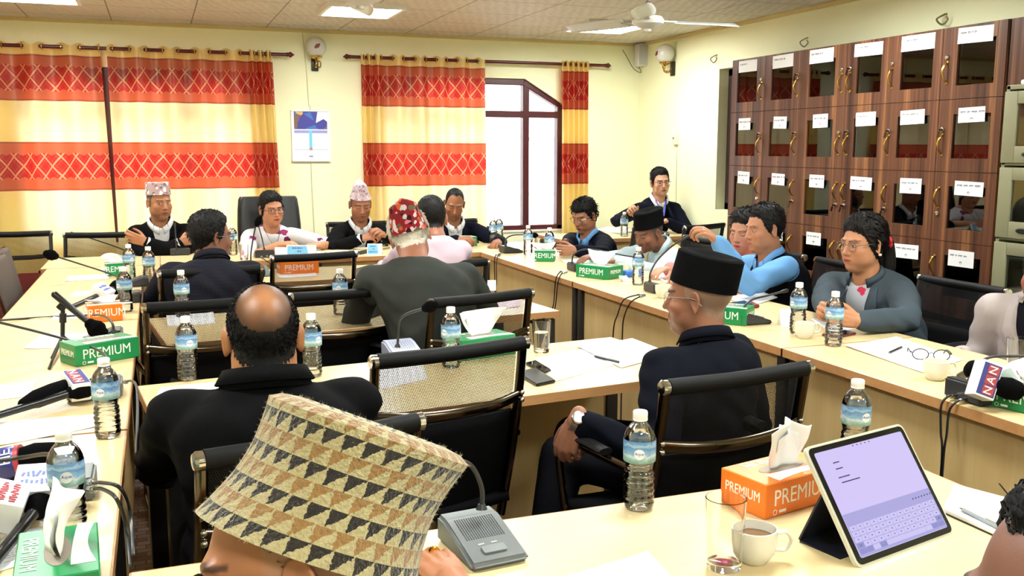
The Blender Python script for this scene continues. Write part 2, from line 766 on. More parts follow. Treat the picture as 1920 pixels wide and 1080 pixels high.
b.build('wall', OUT, g, smooth=False)
for xx in (-0.6, 0.5, 1.6):
    b = MB()
    b.box((xx, -0.02, 1.0), (0.55, 0.06, 0.9))
    wi = b.build('window', plain('glare_pale_blue_glass', (186, 192, 204), 0.2), g, smooth=False)

# ---- ceiling lights
t = NT('led_diffuser')
em = t.n('Emission', i_Color=(0.96, 1.0, 0.975, 1), i_Strength=PANEL)
LED = t.done(em)
WHITE_METAL = plain('white_enamel', (232, 230, 224), 0.4)


def ceiling_light(x, y, label):
    r = empty('ceiling_light', (x, y, ZC), 0, label, 'light', 'square ceiling panel lights')
    s = 0.52
    b = MB()
    for c, sz in [((0, s / 2, -0.02), (s + 0.03, 0.03, 0.04)), ((0, -s / 2, -0.02), (s + 0.03, 0.03, 0.04)), ((s / 2, 0, -0.02), (0.03, s, 0.04)), ((-s / 2, 0, -0.02), (0.03, s, 0.04))]:
        b.box(c, sz, bev=0.004)
    b.build('frame', WHITE_METAL, r)
    b = MB()
    b.box((0, 0, -0.018), (s - 0.02, s - 0.02, 0.016))
    b.build('diffuser', LED, r, smooth=False)
    return r


q = onz(676, 14, ZC)
l1 = ceiling_light(q.x, q.y, 'lit square panel light above the back table, left one in view')
q = onz(1136, 46, ZC)
l2 = ceiling_light(q.x, q.y, 'lit square panel light beside the fan in the right corner')
for k, (x, y) in enumerate([(-0.7, 7.1), (-0.7, 4.6), (1.44, 4.6), (3.3, 4.6), (-0.7, 2.0), (1.44, 2.0), (3.3, 2.0), (0.4, -0.5), (2.6, -0.5)]):
    dup(l1, (x, y, ZC), 0, 'lit square panel light further along the ceiling, out of frame')

# ---- curtains
CY = YW - 0.10
_za = lambda y, u=350: ony(u, y, CY).z
ZB = dict(top=2.285, rod=2.262, b1=_za(111), l1a=_za(129), l1b=_za(176), b1e=_za(193.5), b2=_za(267), l2a=_za(287), l2b=_za(334), b2e=_za(354), b3=0.50)


def curtain_material(name):
    t = NT(name)
    uv = t.n('UVMap')
    sp = t.n('SeparateXYZ')
    t.set(sp.inputs[0], uv)
    U, V = sp.outputs[0], sp.outputs[1]      # metres along cloth, metres up

    def between(a, c):
        return t.math('MULTIPLY', t.math('GREATER_THAN', V, a), t.math('LESS_THAN', V, c))
    Z = ZB
    band = t.math('MAXIMUM', t.math('MAXIMUM', between(Z['b1e'], Z['b1']), between(Z['b2e'], Z['b2'])), t.math('LESS_THAN', V, Z['b3']))
    lat = t.math('MAXIMUM', between(Z['l1b'], Z['l1a']), between(Z['l2b'], Z['l2a']))
    # lattice of crossing ribbons, a wave of knots along the band
    P = 0.13
    h1, h2 = Z['l1a'] - Z['l1b'], Z['l2a'] - Z['l2b']
    vv1 = t.math('DIVIDE', t.math('SUBTRACT', V, Z['l1b']), h1)
    vv2 = t.math('DIVIDE', t.math('SUBTRACT', V, Z['l2b']), h2)
    vv = t.math('ADD', t.math('MULTIPLY', vv1, t.math('GREATER_THAN', V, 1.6)), t.math('MULTIPLY', vv2, t.math('LESS_THAN', V, 1.6)))
    uu = t.math('DIVIDE', U, P)
    kv = t.math('MULTIPLY', t.math('SUBTRACT', vv, 0.5), 1.35)
    d1 = t.math('ABSOLUTE', t.math('SUBTRACT', t.math('FRACT', t.math('ADD', uu, kv)), 0.5))
    d2 = t.math('ABSOLUTE', t.math('SUBTRACT', t.math('FRACT', t.math('SUBTRACT', uu, kv)), 0.5))
    rib = t.math('MAXIMUM', t.math('LESS_THAN', d1, 0.062), t.math('LESS_THAN', d2, 0.062))
    d3 = t.math('ABSOLUTE', t.math('SUBTRACT', t.math('FRACT', t.math('ADD', t.math('MULTIPLY', uu, 2), t.math('MULTIPLY', kv, 2))), 0.5))
    d4 = t.math('ABSOLUTE', t.math('SUBTRACT', t.math('FRACT', t.math('SUBTRACT', t.math('MULTIPLY', uu, 2), t.math('MULTIPLY', kv, 2))), 0.5))
    thin = t.math('MAXIMUM', t.math('LESS_THAN', d3, 0.03), t.math('LESS_THAN', d4, 0.03))
    # alternating dark pockets at the top and bottom of the lattice
    arch = t.math('LESS_THAN', t.math('ABSOLUTE', t.math('SUBTRACT', vv, 0.5)), t.math('ADD', 0.40, t.math('MULTIPLY', t.math('ABSOLUTE', t.math('COSINE', t.math('MULTIPLY', uu, PI))), 0.1)))
    inner = t.math('MULTIPLY', lat, arch)
    stitch = t.math('MAXIMUM', between(Z['b1'] - 0.012, Z['b1']), t.math('MAXIMUM', between(Z['b1e'], Z['b1e'] + 0.012), t.math('MAXIMUM', between(Z['b2'] - 0.012, Z['b2']), between(Z['b2e'], Z['b2e'] + 0.012))))

    def col(yel, brown, deep, ribc, thinc, st):
        c = t.mix(band, yel, brown)
        c = t.mix(t.math('MULTIPLY', stitch, 0.6), c, st)
        c = t.mix(inner, c, deep)
        c = t.mix(t.math('MULTIPLY', inner, t.math('MULTIPLY', thin, 0.5)), c, thinc)
        c = t.mix(t.math('MULTIPLY', lat, rib), c, ribc)
        # third, plain band
        return t.mix(t.math('LESS_THAN', V, Z['b3']), c, deep)
    wv = t.noise(t.coord('UV', scale=(1, 60, 1)), 30, 2)
    yel = t.mix(wv, srgb(236, 200, 104), srgb(244, 214, 128))
    front = col(yel, srgb(158, 104, 72), srgb(124, 22, 30), srgb(206, 158, 116), srgb(196, 120, 96), srgb(96, 52, 36))
    back = col(srgb(255, 243, 200), srgb(240, 92, 56), srgb(226, 36, 32), srgb(246, 146, 100), srgb(240, 110, 90), srgb(160, 60, 40))
    df = t.n('BsdfDiffuse', i_Color=front)
    tl = t.n('BsdfTranslucent', i_Color=back)
    gl = t.n('BsdfGlossy', i_Color=(0.9, 0.8, 0.6, 1), i_Roughness=0.45)
    m1 = t.n('MixShader', i_0=0.6)
    t.set(m1.inputs[1], df)
    t.set(m1.inputs[2], tl)
    m2 = t.n('MixShader', i_0=0.05)
    t.set(m2.inputs[1], m1)
    t.set(m2.inputs[2], gl)
    return t.done(m2)


CURT = curtain_material('banded_curtain_cloth')
EYELET = plain('gold_eyelet', (205, 170, 90), 0.3, 1.0)


def curtain(x0, x1, folds, label, axis='x', base=None, lean=0.0, group='banded red and yellow curtains', name='curtain', phase=0.0):
    """folds: list of (x, period, amplitude) along the rod"""
    base = CY if base is None else base
    n = max(60, int((x1 - x0) / 0.0045))
    xs = np.linspace(x0, x1, n)
    per = np.interp(xs, [f[0] for f in folds], [f[1] for f in folds])
    amp = np.interp(xs, [f[0] for f in folds], [f[2] for f in folds])
    ph = np.concatenate([[0], np.cumsum(np.diff(xs) / per[1:])]) * 2 * PI + phase
    zs = np.concatenate([[ZB['top'], 2.262, 2.235], np.linspace(2.2, 0.04, 40)])
    V, F, UV = [], [], []
    for j, z in enumerate(zs):
        k = (2.285 - z) / 2.25
        a = amp * (1 - 0.35 * k) + 0.006 * k * np.sin(xs * 23 + 3 * z)
        yy = np.sin(ph + 0.4 * k * np.sin(xs * 5)) * a + 0.012 * k * np.sin(xs * 9 + 1.5)
        xx = xs + lean * k * (xs - x0) / (x1 - x0) + 0.01 * k * np.sin(ph * 0.5) + 0.004 * np.sin(ph + 1.6)
        top = 0.012 * np.cos(ph * 2) if j == 0 else np.zeros(n)
        sarc = np.concatenate([[0], np.cumsum(np.hypot(np.diff(xs), np.diff(np.sin(ph) * amp)))])
        for i in range(n):
            q = (xx[i], base - yy[i] - 0.03 * k, z + top[i]) if axis == 'x' else (base + yy[i] + 0.02 * k, xx[i], z + top[i])
            V.append(q)
            UV.append((sarc[i] + x0, z))
    m = len(zs)
    for j in range(m - 1):
        for i in range(n - 1):
            F.append([j * n + i, j * n + i + 1, (j + 1) * n + i + 1, (j + 1) * n + i])
    b = MB()
    b.add(V, F, 0, UV)
    o = b.build(name, CURT, angle=180)
    tag(o, label, 'curtain', group)
    # eyelet rings where the cloth crosses the rod
    s = np.sin(ph)
    for i in range(1, n):
        if s[i - 1] * s[i] < 0 and amp[i] > 0.02:
            r = MB()
            pts = []
            for q in range(13):
                a = q / 12 * 2 * PI
                pts.append((xs[i], base + 0.022 * math.cos(a), 2.262 + 0.022 * math.sin(a)) if axis == 'x' else (base + 0.022 * math.cos(a), xs[i], 2.262 + 0.022 * math.sin(a)))
            r.tube(pts, 0.0042, 6)
            r.build('eyelet', EYELET, o)
    return o


def px(u):
    return ony(u, 150, CY).x


curtain(-1.75, px(190), [(-2, 0.29, 0.045), (px(190), 0.27, 0.04)], 'banded curtain at the far left edge of the back wall', phase=0.6, lean=0.05)
curtain(px(204), px(512), [(px(204), 0.25, 0.04), (px(455), 0.24, 0.04), (px(470), 0.075, 0.045), (px(512), 0.055, 0.045)], 'widest banded curtain behind the black leather chair, bunched at its right', phase=2.2, lean=0.05)
curtain(px(676), px(908), [(px(676), 0.06, 0.045), (px(704), 0.07, 0.045), (px(718), 0.2, 0.04), (px(908), 0.19, 0.035)], 'banded curtain covering the left half of the right window', phase=0.2, lean=0.02)
curtain(px(1051), px(1105), [(px(1051), 0.06, 0.04), (px(1105), 0.045, 0.04)], 'narrow bunched curtain at the right side of the open window', phase=1.0, lean=0.02)
curtain(3.25, 4.35, [(3, 0.22, 0.04), (5, 0.22, 0.04)], 'banded curtain on the left wall, out of frame', axis='y', base=XL + 0.12, group='curtains on the left wall')
curtain(4.4, 5.65, [(3, 0.24, 0.04), (6, 0.22, 0.04)], 'banded curtain on the left wall, out of frame', axis='y', base=XL + 0.12, group='curtains on the left wall')
ROD = plain('maroon_rod_lacquer', (84, 24, 26), 0.25, var=0.1)


def rod(x0, x1, label, axis='x', base=CY):
    r = empty('curtain_rod', ((x0 + x1) / 2, base, 2.262) if axis == 'x' else (base, (x0 + x1) / 2, 2.262), 0 if axis == 'x' else PI / 2, label, 'curtain rod')
    h = (x1 - x0) / 2
    b = MB()
    b.tube([(-h, 0, 0), (h, 0, 0)], 0.0145, 14)
    b.build('pole', ROD, r)
    for s in (-1, 1):
        f = MB()
        M = Matrix.Translation((s * h, 0, 0)) @ Matrix.Rotation(s * PI / 2, 4, 'Y')
        f.lathe([(0.0145, -0.01), (0.02, 0), (0.014, 0.008), (0.024, 0.022), (0.024, 0.03), (0.012, 0.045), (0, 0.062)], 14, M=M)
        f.build('finial', ROD, r)
        k = MB()
        k.box((s * (h - 0.12), (YW - CY) / 2 + 0.003, 0), (0.02, YW - CY - 0.004, 0.02))
        k.build('bracket', ROD, r)
    return r


rod(-1.9, px(540), 'maroon curtain rod over the left window, its arrow finial beside the wall lamp')
rod(px(657), px(1135), 'maroon curtain rod over the right window')
rod(3.1, 5.8, 'maroon curtain rod on the left wall, out of frame', 'y', XL + 0.12)

# ---- the white flush panel lines on the wall: cable run down the wall
def cable(name, pts, r, mat, label, cat='cable', smooth=6, parent=None):
    b = MB()
    b.tube(pts, r, 8, smooth=smooth)
    o = b.build(name, mat, parent)
    if label:
        tag(o, label, cat)
    return o


CORD = plain('painted_cord', (196, 190, 140), 0.6)
pp = [ony(u, v, YW - 0.004) for u, v in ((567, 62), (574, 130), (579, 200))]
cable('wiring', pp, 0.003, CORD, 'thin painted cord running down the wall beside the globe lamp')
pp = [ony(u, v, YW - 0.004) for u, v in ((583, 306), (586, 380), (591, 462))]
cable('wiring', pp, 0.003, CORD, 'thin painted cord running down the wall below the calendar')
pp = [onx(u, v, XW - 0.004) for u, v in ((1268, 78), (1267, 90))]
cable('wiring', pp, 0.003, CORD, 'short cord above the globe lamp in the right corner')
pp = [onx(u, v, XW - 0.004) for u, v in ((1269, 275), (1268, 330), (1267, 400))]
cable('wiring', pp, 0.003, CORD, 'cord dropping from the switch on the right wall')

# ---- globe wall lamps
GLOBE = plain('opal_globe', (206, 204, 196), 0.12, spec=0.6, var=0.03)
BRASS = plain('polished_brass', (186, 146, 70), 0.25, 1.0)
FLOWER = plain('painted_flower', (110, 44, 40), 0.4, var=0.5, vscale=60)


def globe_lamp(M, label):
    r = empty('wall_lamp', M.translation, 0, label, 'wall lamp', 'globe wall lamps')
    r.matrix_world = M
    b = MB()
    b.box((0, -0.012, -0.10), (0.06, 0.024, 0.13), bev=0.008)
    b.build('backplate', plain('black_lacquer', (30, 26, 24), 0.35), r)
    b = MB()
    b.tube([(0, -0.02, -0.10), (0, -0.06, -0.135), (0, -0.10, -0.12), (0, -0.095, -0.075)], 0.009, 10, smooth=6)
    b.tube([(0, -0.07, -0.12), (0.03, -0.1, -0.14), (0.03, -0.13, -0.1), (0.005, -0.12, -0.085)], 0.005, 8, smooth=6)
    b.lathe([(0.012, -0.08), (0.05, -0.055), (0.052, -0.045), (0.03, -0.04)], 20, c=(0, -0.095, 0))
    b.build('arm', BRASS, r)
    b = MB()
    n = 20
    b.lathe([(0.085 * math.sin(PI * k / n) + 1e-5, 0.02 - 0.085 * math.cos(PI * k / n)) for k in range(n + 1)], 28, c=(0, -0.095, 0.01))
    b.build('globe', GLOBE, r)
    b = MB()
    for (dx, dz, s) in ((0, 0, 0.018), (0.014, 0.012, 0.01), (-0.014, -0.01, 0.012)):
        b.lathe([(1e-5, 0.003), (s, 0)], 10, M=Matrix.Translation((dx, -0.1805, 0.03 + dz)) @ Matrix.Rotation(PI / 2, 4, 'X'))
    b.build('flower', FLOWER, r)
    return r


pl = ony(589, 94, YW)
globe_lamp(Matrix.Translation((pl.x, YW, pl.z - 0.012)), 'globe wall lamp between the two back windows')
pl = onx(1262, 108, XW)
globe_lamp(Matrix.Translation((XW, pl.y - 0.02, pl.z)) @ Matrix.Rotation(-PI / 2, 4, 'Z'), 'globe wall lamp on the right wall near the corner')

# ---- loudspeaker in the corner
SPK = plain('pale_grey_plastic', (216, 214, 208), 0.5)
ps = ony(1208, 104, YW - 0.1)
r = empty('wall_speaker', (ps.x - 0.02, YW - 0.1, ps.z), -0.15, 'white box loudspeaker high in the back right corner', 'loudspeaker')
b = MB()
b.box((0, 0, 0), (0.13, 0.12, 0.21), bev=0.02, seg=3)
b.build('cabinet', SPK, r)
b = MB()
b.box((0, -0.062, 0), (0.108, 0.008, 0.185), bev=0.004)
b.build('grille', plain('grey_speaker_cloth', (186, 188, 186), 0.8, bump=0.5, bscale=600), r)
b = MB()
b.box((0, 0.065, 0), (0.04, 0.07, 0.06))
b.build('bracket', SPK, r)
b = MB()
b.tube([(-0.02, 0.04, -0.1), (0.0, 0.03, -0.16), (-0.07, 0.05, -0.12), (-0.14, 0.07, 0.0), (-0.2, 0.08, 0.09)], 0.003, 8, smooth=6)
b.build('cable', plain('dark_cable', (52, 46, 40), 0.5), r)

# ---- wall calendar
ca, cb = ony(545, 206, YW - 0.01), ony(620, 303, YW - 0.01)
cw_, chh = cb.x - ca.x, ca.z - cb.z
r = empty('wall_calendar', ((ca.x + cb.x) / 2, YW - 0.012, (ca.z + cb.z) / 2), 0, 'white wall calendar with a photo header between the windows', 'calendar')
t = NT('calendar_print')
v = t.coord('Generated')
sp = t.n('SeparateXYZ')
t.set(sp.inputs[0], v)
X, Z = sp.outputs[0], sp.outputs[2]
vor = t.n('TexVoronoi')
t.set(vor.inputs['Vector'], t.coord('Generated', scale=(5, 1, 5)))
vor.inputs['Scale'].default_value = 1.0
sepc = t.n('SeparateColor')
t.set(sepc.inputs[0], vor.outputs['Color'])
photo = t.ramp(sepc.outputs[0], [(0, srgb(60, 60, 150)), (0.25, srgb(60, 110, 190)), (0.45, srgb(120, 90, 84)), (0.6, srgb(240, 240, 244)), (0.75, srgb(70, 70, 60)), (0.88, srgb(214, 170, 110))], 'CONSTANT')


def inbox(x0, x1, z0, z1):
    a = t.math('MULTIPLY', t.math('GREATER_THAN', X, x0), t.math('LESS_THAN', X, x1))
    c = t.math('MULTIPLY', t.math('GREATER_THAN', Z, z0), t.math('LESS_THAN', Z, z1))
    return t.math('MULTIPLY', a, c)


c = t.mix(inbox(0.07, 0.93, 0.63, 0.97), srgb(240, 246, 244), photo)
c = t.mix(inbox(0.07, 0.93, 0.555, 0.61), c, srgb(150, 150, 214))
c = t.mix(inbox(0.45, 0.53, 0.27, 0.6), c, srgb(110, 200, 230))
c = t.mix(inbox(0.45, 0.53, 0.22, 0.27), c, srgb(190, 110, 130))
c = t.mix(inbox(0.07, 0.93, 0.23, 0.24), c, srgb(170, 182, 180))
c = t.mix(inbox(0.44, 0.54, 0.09, 0.12), c, srgb(130, 140, 150))
c = t.mix(inbox(0.07, 0.93, 0.15, 0.2), c, srgb(226, 240, 238))
CALP = t.done(t.pbsdf(c, 0.5))
b = MB()
b.box((0, 0, 0), (cw_, 0.012, chh), bev=0.002)
b.build('sheets', CALP, r, smooth=False)
b = MB()
b.box((0, -0.004, -chh / 2 + 0.008), (cw_ * 1.01, 0.016, 0.016), bev=0.003)
b.build('lower_binding', plain('white_plastic', (234, 234, 230), 0.4), r)
b = MB()
b.box((0, -0.004, chh / 2 - 0.006), (cw_ * 1.01, 0.016, 0.012), bev=0.003)
b.build('binding', plain('white_plastic', (234, 234, 230), 0.4), r)
b = MB()
b.tube([(0, 0, chh / 2), (0, 0.008, chh / 2 + 0.04)], 0.002, 6)
b.build('hanger', plain('steel_wire', (90, 90, 88), 0.3, 1.0), r)

# ---- switch and hooks on the right wall
ps = onx(1269, 262, XW)
r = empty('wall_switch', (XW - 0.012, ps.y, ps.z), 0, 'small white switch box on the right wall', 'switch')
b = MB()
b.box((0, 0, 0), (0.024, 0.075, 0.09), bev=0.006)
b.build('plate', plain('ivory_plastic', (226, 222, 190), 0.4), r)
b = MB()
b.box((-0.014, 0.02, 0.015), (0.01, 0.025, 0.02), bev=0.003)
b.build('rocker', plain('grey_plastic', (150, 150, 140), 0.4), r)
HOOK = plain('tarnished_metal', (150, 140, 110), 0.35, 1.0)
for u, v, s, lab in ((1345, 110, 1.0, 'small metal hook on the wall left of the cabinet top'), (1515, 79, 1.0, 'metal ceiling hook on the wall above the third locker column'), (1775, 36, 1.3, 'open ring hook on the wall above the fifth locker column')):
    q = onx(u, v, XW)
    b = MB()
    b.tube([(0, 0, 0.03), (-0.02, 0, 0.025), (-0.045, 0.03, 0.0), (-0.04, -0.01, -0.035), (-0.03, -0.04, -0.01), (-0.035, -0.035, 0.01)], 0.0045 * s, 8, smooth=6)
    o = b.build('wall_hook', HOOK, loc=(q.x - 0.002, q.y, q.z))
    tag(o, lab, 'hook')

# ---- ceiling fans
FANW = plain('fan_enamel', (206, 206, 200), 0.35)
FANG = plain('fan_grey_metal', (170, 172, 170), 0.3, 0.6)


def ceiling_fan(x, y, a0, label):
    r = empty('ceiling_fan', (x, y, ZC), 0, label, 'fan', 'ceiling fans')
    b = MB()
    b.lathe([(0.05, -0.002), (0.05, -0.03), (0.02, -0.06), (0.012, -0.062)], 20)
    b.tube([(0, 0, -0.05), (0, 0, -0.20)], 0.011, 12)
    b.lathe([(0.014, -0.12), (0.03, -0.15), (0.042, -0.2), (0.036, -0.205)], 20)
    b.build('downrod', FANG, r)
    b = MB()
    b.lathe([(0.03, -0.2), (0.085, -0.212), (0.1, -0.235), (0.095, -0.255), (0.06, -0.275), (0.025, -0.285), (0.018, -0.3), (1e-4, -0.305)], 32)
    b.build('motor', FANW, r)
    for k in range(3):
        a = a0 + k * 2 * PI / 3
        M = Matrix.Rotation(a, 4, 'Z')
        b = MB()
        b.grid(lambda u, v: M @ Vector((0.16 + 0.46 * u, (v - 0.5) * (0.10 + 0.035 * math.sin(u * PI)) * (1 if u < 0.96 else 0.8), -0.235 + (v - 0.5) * 0.035)), 12, 4)
        bl = b.build('blade', FANW, r, solid=0.004)
        b = MB()
        b.box((0.135, 0, -0.236), (0.11, 0.035, 0.006))
        b.xform(M)
        b.build('blade_bracket', FANG, bl, smooth=False)
    return r


pf = onz(1215, 42, ZC - 0.245)
ceiling_fan(pf.x, pf.y, math.radians(-2), 'white ceiling fan beside the lit panel in the right corner')
pf = onz(676, -4, ZC - 0.245)
ceiling_fan(pf.x, pf.y, math.radians(78), 'ceiling fan just cut off by the top edge, in front of the left panel light')
# ================================================================== FURNITURE
MAPLE = wood('pale_maple_laminate', (220, 196, 144), (230, 209, 160), 0, 3, 0.28, 0.45)
MAPLE_Y = wood('pale_maple_laminate_lengthwise', (220, 196, 144), (230, 209, 160), 1, 3, 0.28, 0.45)
EDGE = wood('beech_edge_band', (176, 126, 78), (194, 146, 96), 0, 3, 0.4)
PANEL_WOOD = wood('shaded_tan_beech_panel', (188, 158, 104), (206, 178, 124), 2, 2.2, 0.45)  # shade below the tabletop is painted into this darker tan
BLACK_METAL = plain('black_powder_coat', (24, 23, 22), 0.45)
CHROME = plain('chrome', (200, 198, 192), 0.12, 1.0, var=0.02)
DARKCHROME = plain('smoked_chrome', (92, 82, 70), 0.16, 1.0, var=0.05)


def table(x0, x1, y0, y1, label, panel, rz=0, name='conference_table', grp='conference tables', legs=True):
    """top between the corners before turning by rz about its centre; panel: side of the modesty panel"""
    cx, cy = (x0 + x1) / 2, (y0 + y1) / 2
    L, D = x1 - x0, y1 - y0
    r = empty(name, (cx, cy, 0), rz, label, 'table', grp)
    long_x = L >= D
    b = MB()
    b.box((0, 0, TZ - 0.0135), (L - 0.006, D - 0.006, 0.027), bev=0.002)
    b.build('tabletop', MAPLE if long_x else MAPLE_Y, r, smooth=False)
    b = MB()
    th = 0.03
    for c, s in [((0, D / 2 - 0.0015, 0), (L, 0.003, th)), ((0, -D / 2 + 0.0015, 0), (L, 0.003, th)), ((L / 2 - 0.0015, 0, 0), (0.003, D, th)), ((-L / 2 + 0.0015, 0, 0), (0.003, D, th))]:
        b.box((c[0], c[1], TZ - th / 2 - 0.0006), s)
    b.build('edge_band', EDGE, r, smooth=False)
    # modesty panel
    b = MB()
    in_ = 0.055
    if panel == '-x':
        b.box((-L / 2 + in_, 0, 0.40), (0.018, D - 0.10, 0.64))
    elif panel == '+x':
        b.box((L / 2 - in_, 0, 0.40), (0.018, D - 0.10, 0.64))
    elif panel == '+y':
        b.box((0, D / 2 - in_, 0.40), (L - 0.10, 0.018, 0.64))
    else:
        b.box((0, -D / 2 + in_, 0.40), (L - 0.10, 0.018, 0.64))
    b.build('front_panel', PANEL_WOOD, r, smooth=False)
    for s in (-1, 1):
        b = MB()
        if long_x:
            xx = s * (L / 2 - 0.035)
            b.box((xx, 0, 0.69), (0.04, D - 0.06, 0.05), bev=0.004)
            for q in (-1, 1):
                b.box((xx, q * (D / 2 - 0.05), 0.36), (0.05, 0.05, 0.7), bev=0.006)
            b.box((xx, 0, 0.02), (0.05, D - 0.04, 0.035), bev=0.006)
        else:
            yy = s * (D / 2 - 0.035)
            b.box((0, yy, 0.69), (L - 0.06, 0.04, 0.05), bev=0.004)
            for q in (-1, 1):
                b.box((q * (L / 2 - 0.05), yy, 0.36), (0.05, 0.05, 0.7), bev=0.006)
            b.box((0, yy, 0.02), (L - 0.04, 0.05, 0.035), bev=0.006)
        b.build('leg', BLACK_METAL, r)
    return r


XI = 2.135      # inner edge of the right row
XO = -0.107     # inner edge of the left row
table(XI, XI + 0.62, 4.797, 6.40, 'right-hand conference table at the far end, nearest the open window', '-x')
table(XI, XI + 0.62, 2.89, 4.79, 'right-hand conference table in the middle, where the grey blazer woman sits', '-x')
table(XI, XI + 0.62, 0.98, 2.885, 'right-hand conference table nearest the camera, a cup and eyeglasses on it', '-x')
table(XO - 0.555, XO, 4.52, 6.40, 'left-hand conference table at the far end, an orange and a green tissue box near it', '+x')
table(XO - 0.555, XO, 2.622, 4.512, 'left-hand conference table in the middle, with a tripod microphone on it', '+x')
table(XO - 0.555, XO, 0.72, 2.612, 'left-hand conference table nearest the camera, covered in press microphones', '+x')
table(-0.70, 0.95, 6.41, 7.03, 'back conference table on the left, in front of the wide curtain', '-y')
table(0.955, 2.755, 6.41, 7.03, 'back conference table on the right, in front of the window', '-y')
table(-0.08, 1.625, 1.10, 1.70, 'nearest conference table, with the tablet and the orange tissue box', '+y')
table(-0.06, 1.68, 2.555, 3.205, 'middle conference table between the bald man and the man in the black cap', '+y', math.radians(6.5))
table(-0.04, 1.66, 3.83, 4.46, 'middle conference table in front of the man in the floral cap', '+y', math.radians(6.5))
table(-0.02, 1.46, 5.33, 5.93, 'middle conference table furthest back, an orange tissue box on it', '+y', math.radians(2))
dk = table(3.05, 4.25, 7.02, 7.6, 'separate desk in the back right corner by the window', '-y', name='corner_desk', grp=None)
dk['category'] = 'desk'

# ---- mesh chairs
t = NT('woven_mesh')
uv = t.n('UVMap')
sp = t.n('SeparateXYZ')
t.set(sp.inputs[0], uv)
U, V = sp.outputs[0], sp.outputs[1]


def weave(n, duty, nv):
    row = t.math('FLOOR', t.math('MULTIPLY', V, nv))
    uo = t.math('ADD', t.math('MULTIPLY', U, n), t.math('MULTIPLY', row, 0.37))
    a = t.math('LESS_THAN', t.math('FRACT', uo), duty)
    c = t.math('LESS_THAN', t.math('FRACT', t.math('MULTIPLY', V, nv)), duty)
    return t.math('MULTIPLY', a, c)


hole = weave(88, 0.66, 46)
p = t.pbsdf(srgb(16, 14, 13), 0.6, 0, 0.3)
tr = t.n('BsdfTransparent')
mx = t.n('MixShader')
t.set(mx.inputs[0], hole)
t.set(mx.inputs[1], p)
t.set(mx.inputs[2], tr)
MESH = t.done(mx)
t = NT('dense_mesh')
uv = t.n('UVMap')
sp = t.n('SeparateXYZ')
t.set(sp.inputs[0], uv)
U, V = sp.outputs[0], sp.outputs[1]
hole = weave(150, 0.30, 110)
p = t.pbsdf(srgb(10, 10, 13), 0.6, 0, 0.3)
tr = t.n('BsdfTransparent')
mx = t.n('MixShader')
t.set(mx.inputs[0], hole)
t.set(mx.inputs[1], p)
t.set(mx.inputs[2], tr)
DENSE = t.done(mx)
SLING = plain('black_sling_fabric', (8, 8, 10), 0.8, spec=0.1, var=0.15, vscale=80, bump=0.2, bscale=500)
BLACKPAD = plain('black_top_roll', (9, 9, 10), 0.6, spec=0.2, var=0.2, vscale=40)


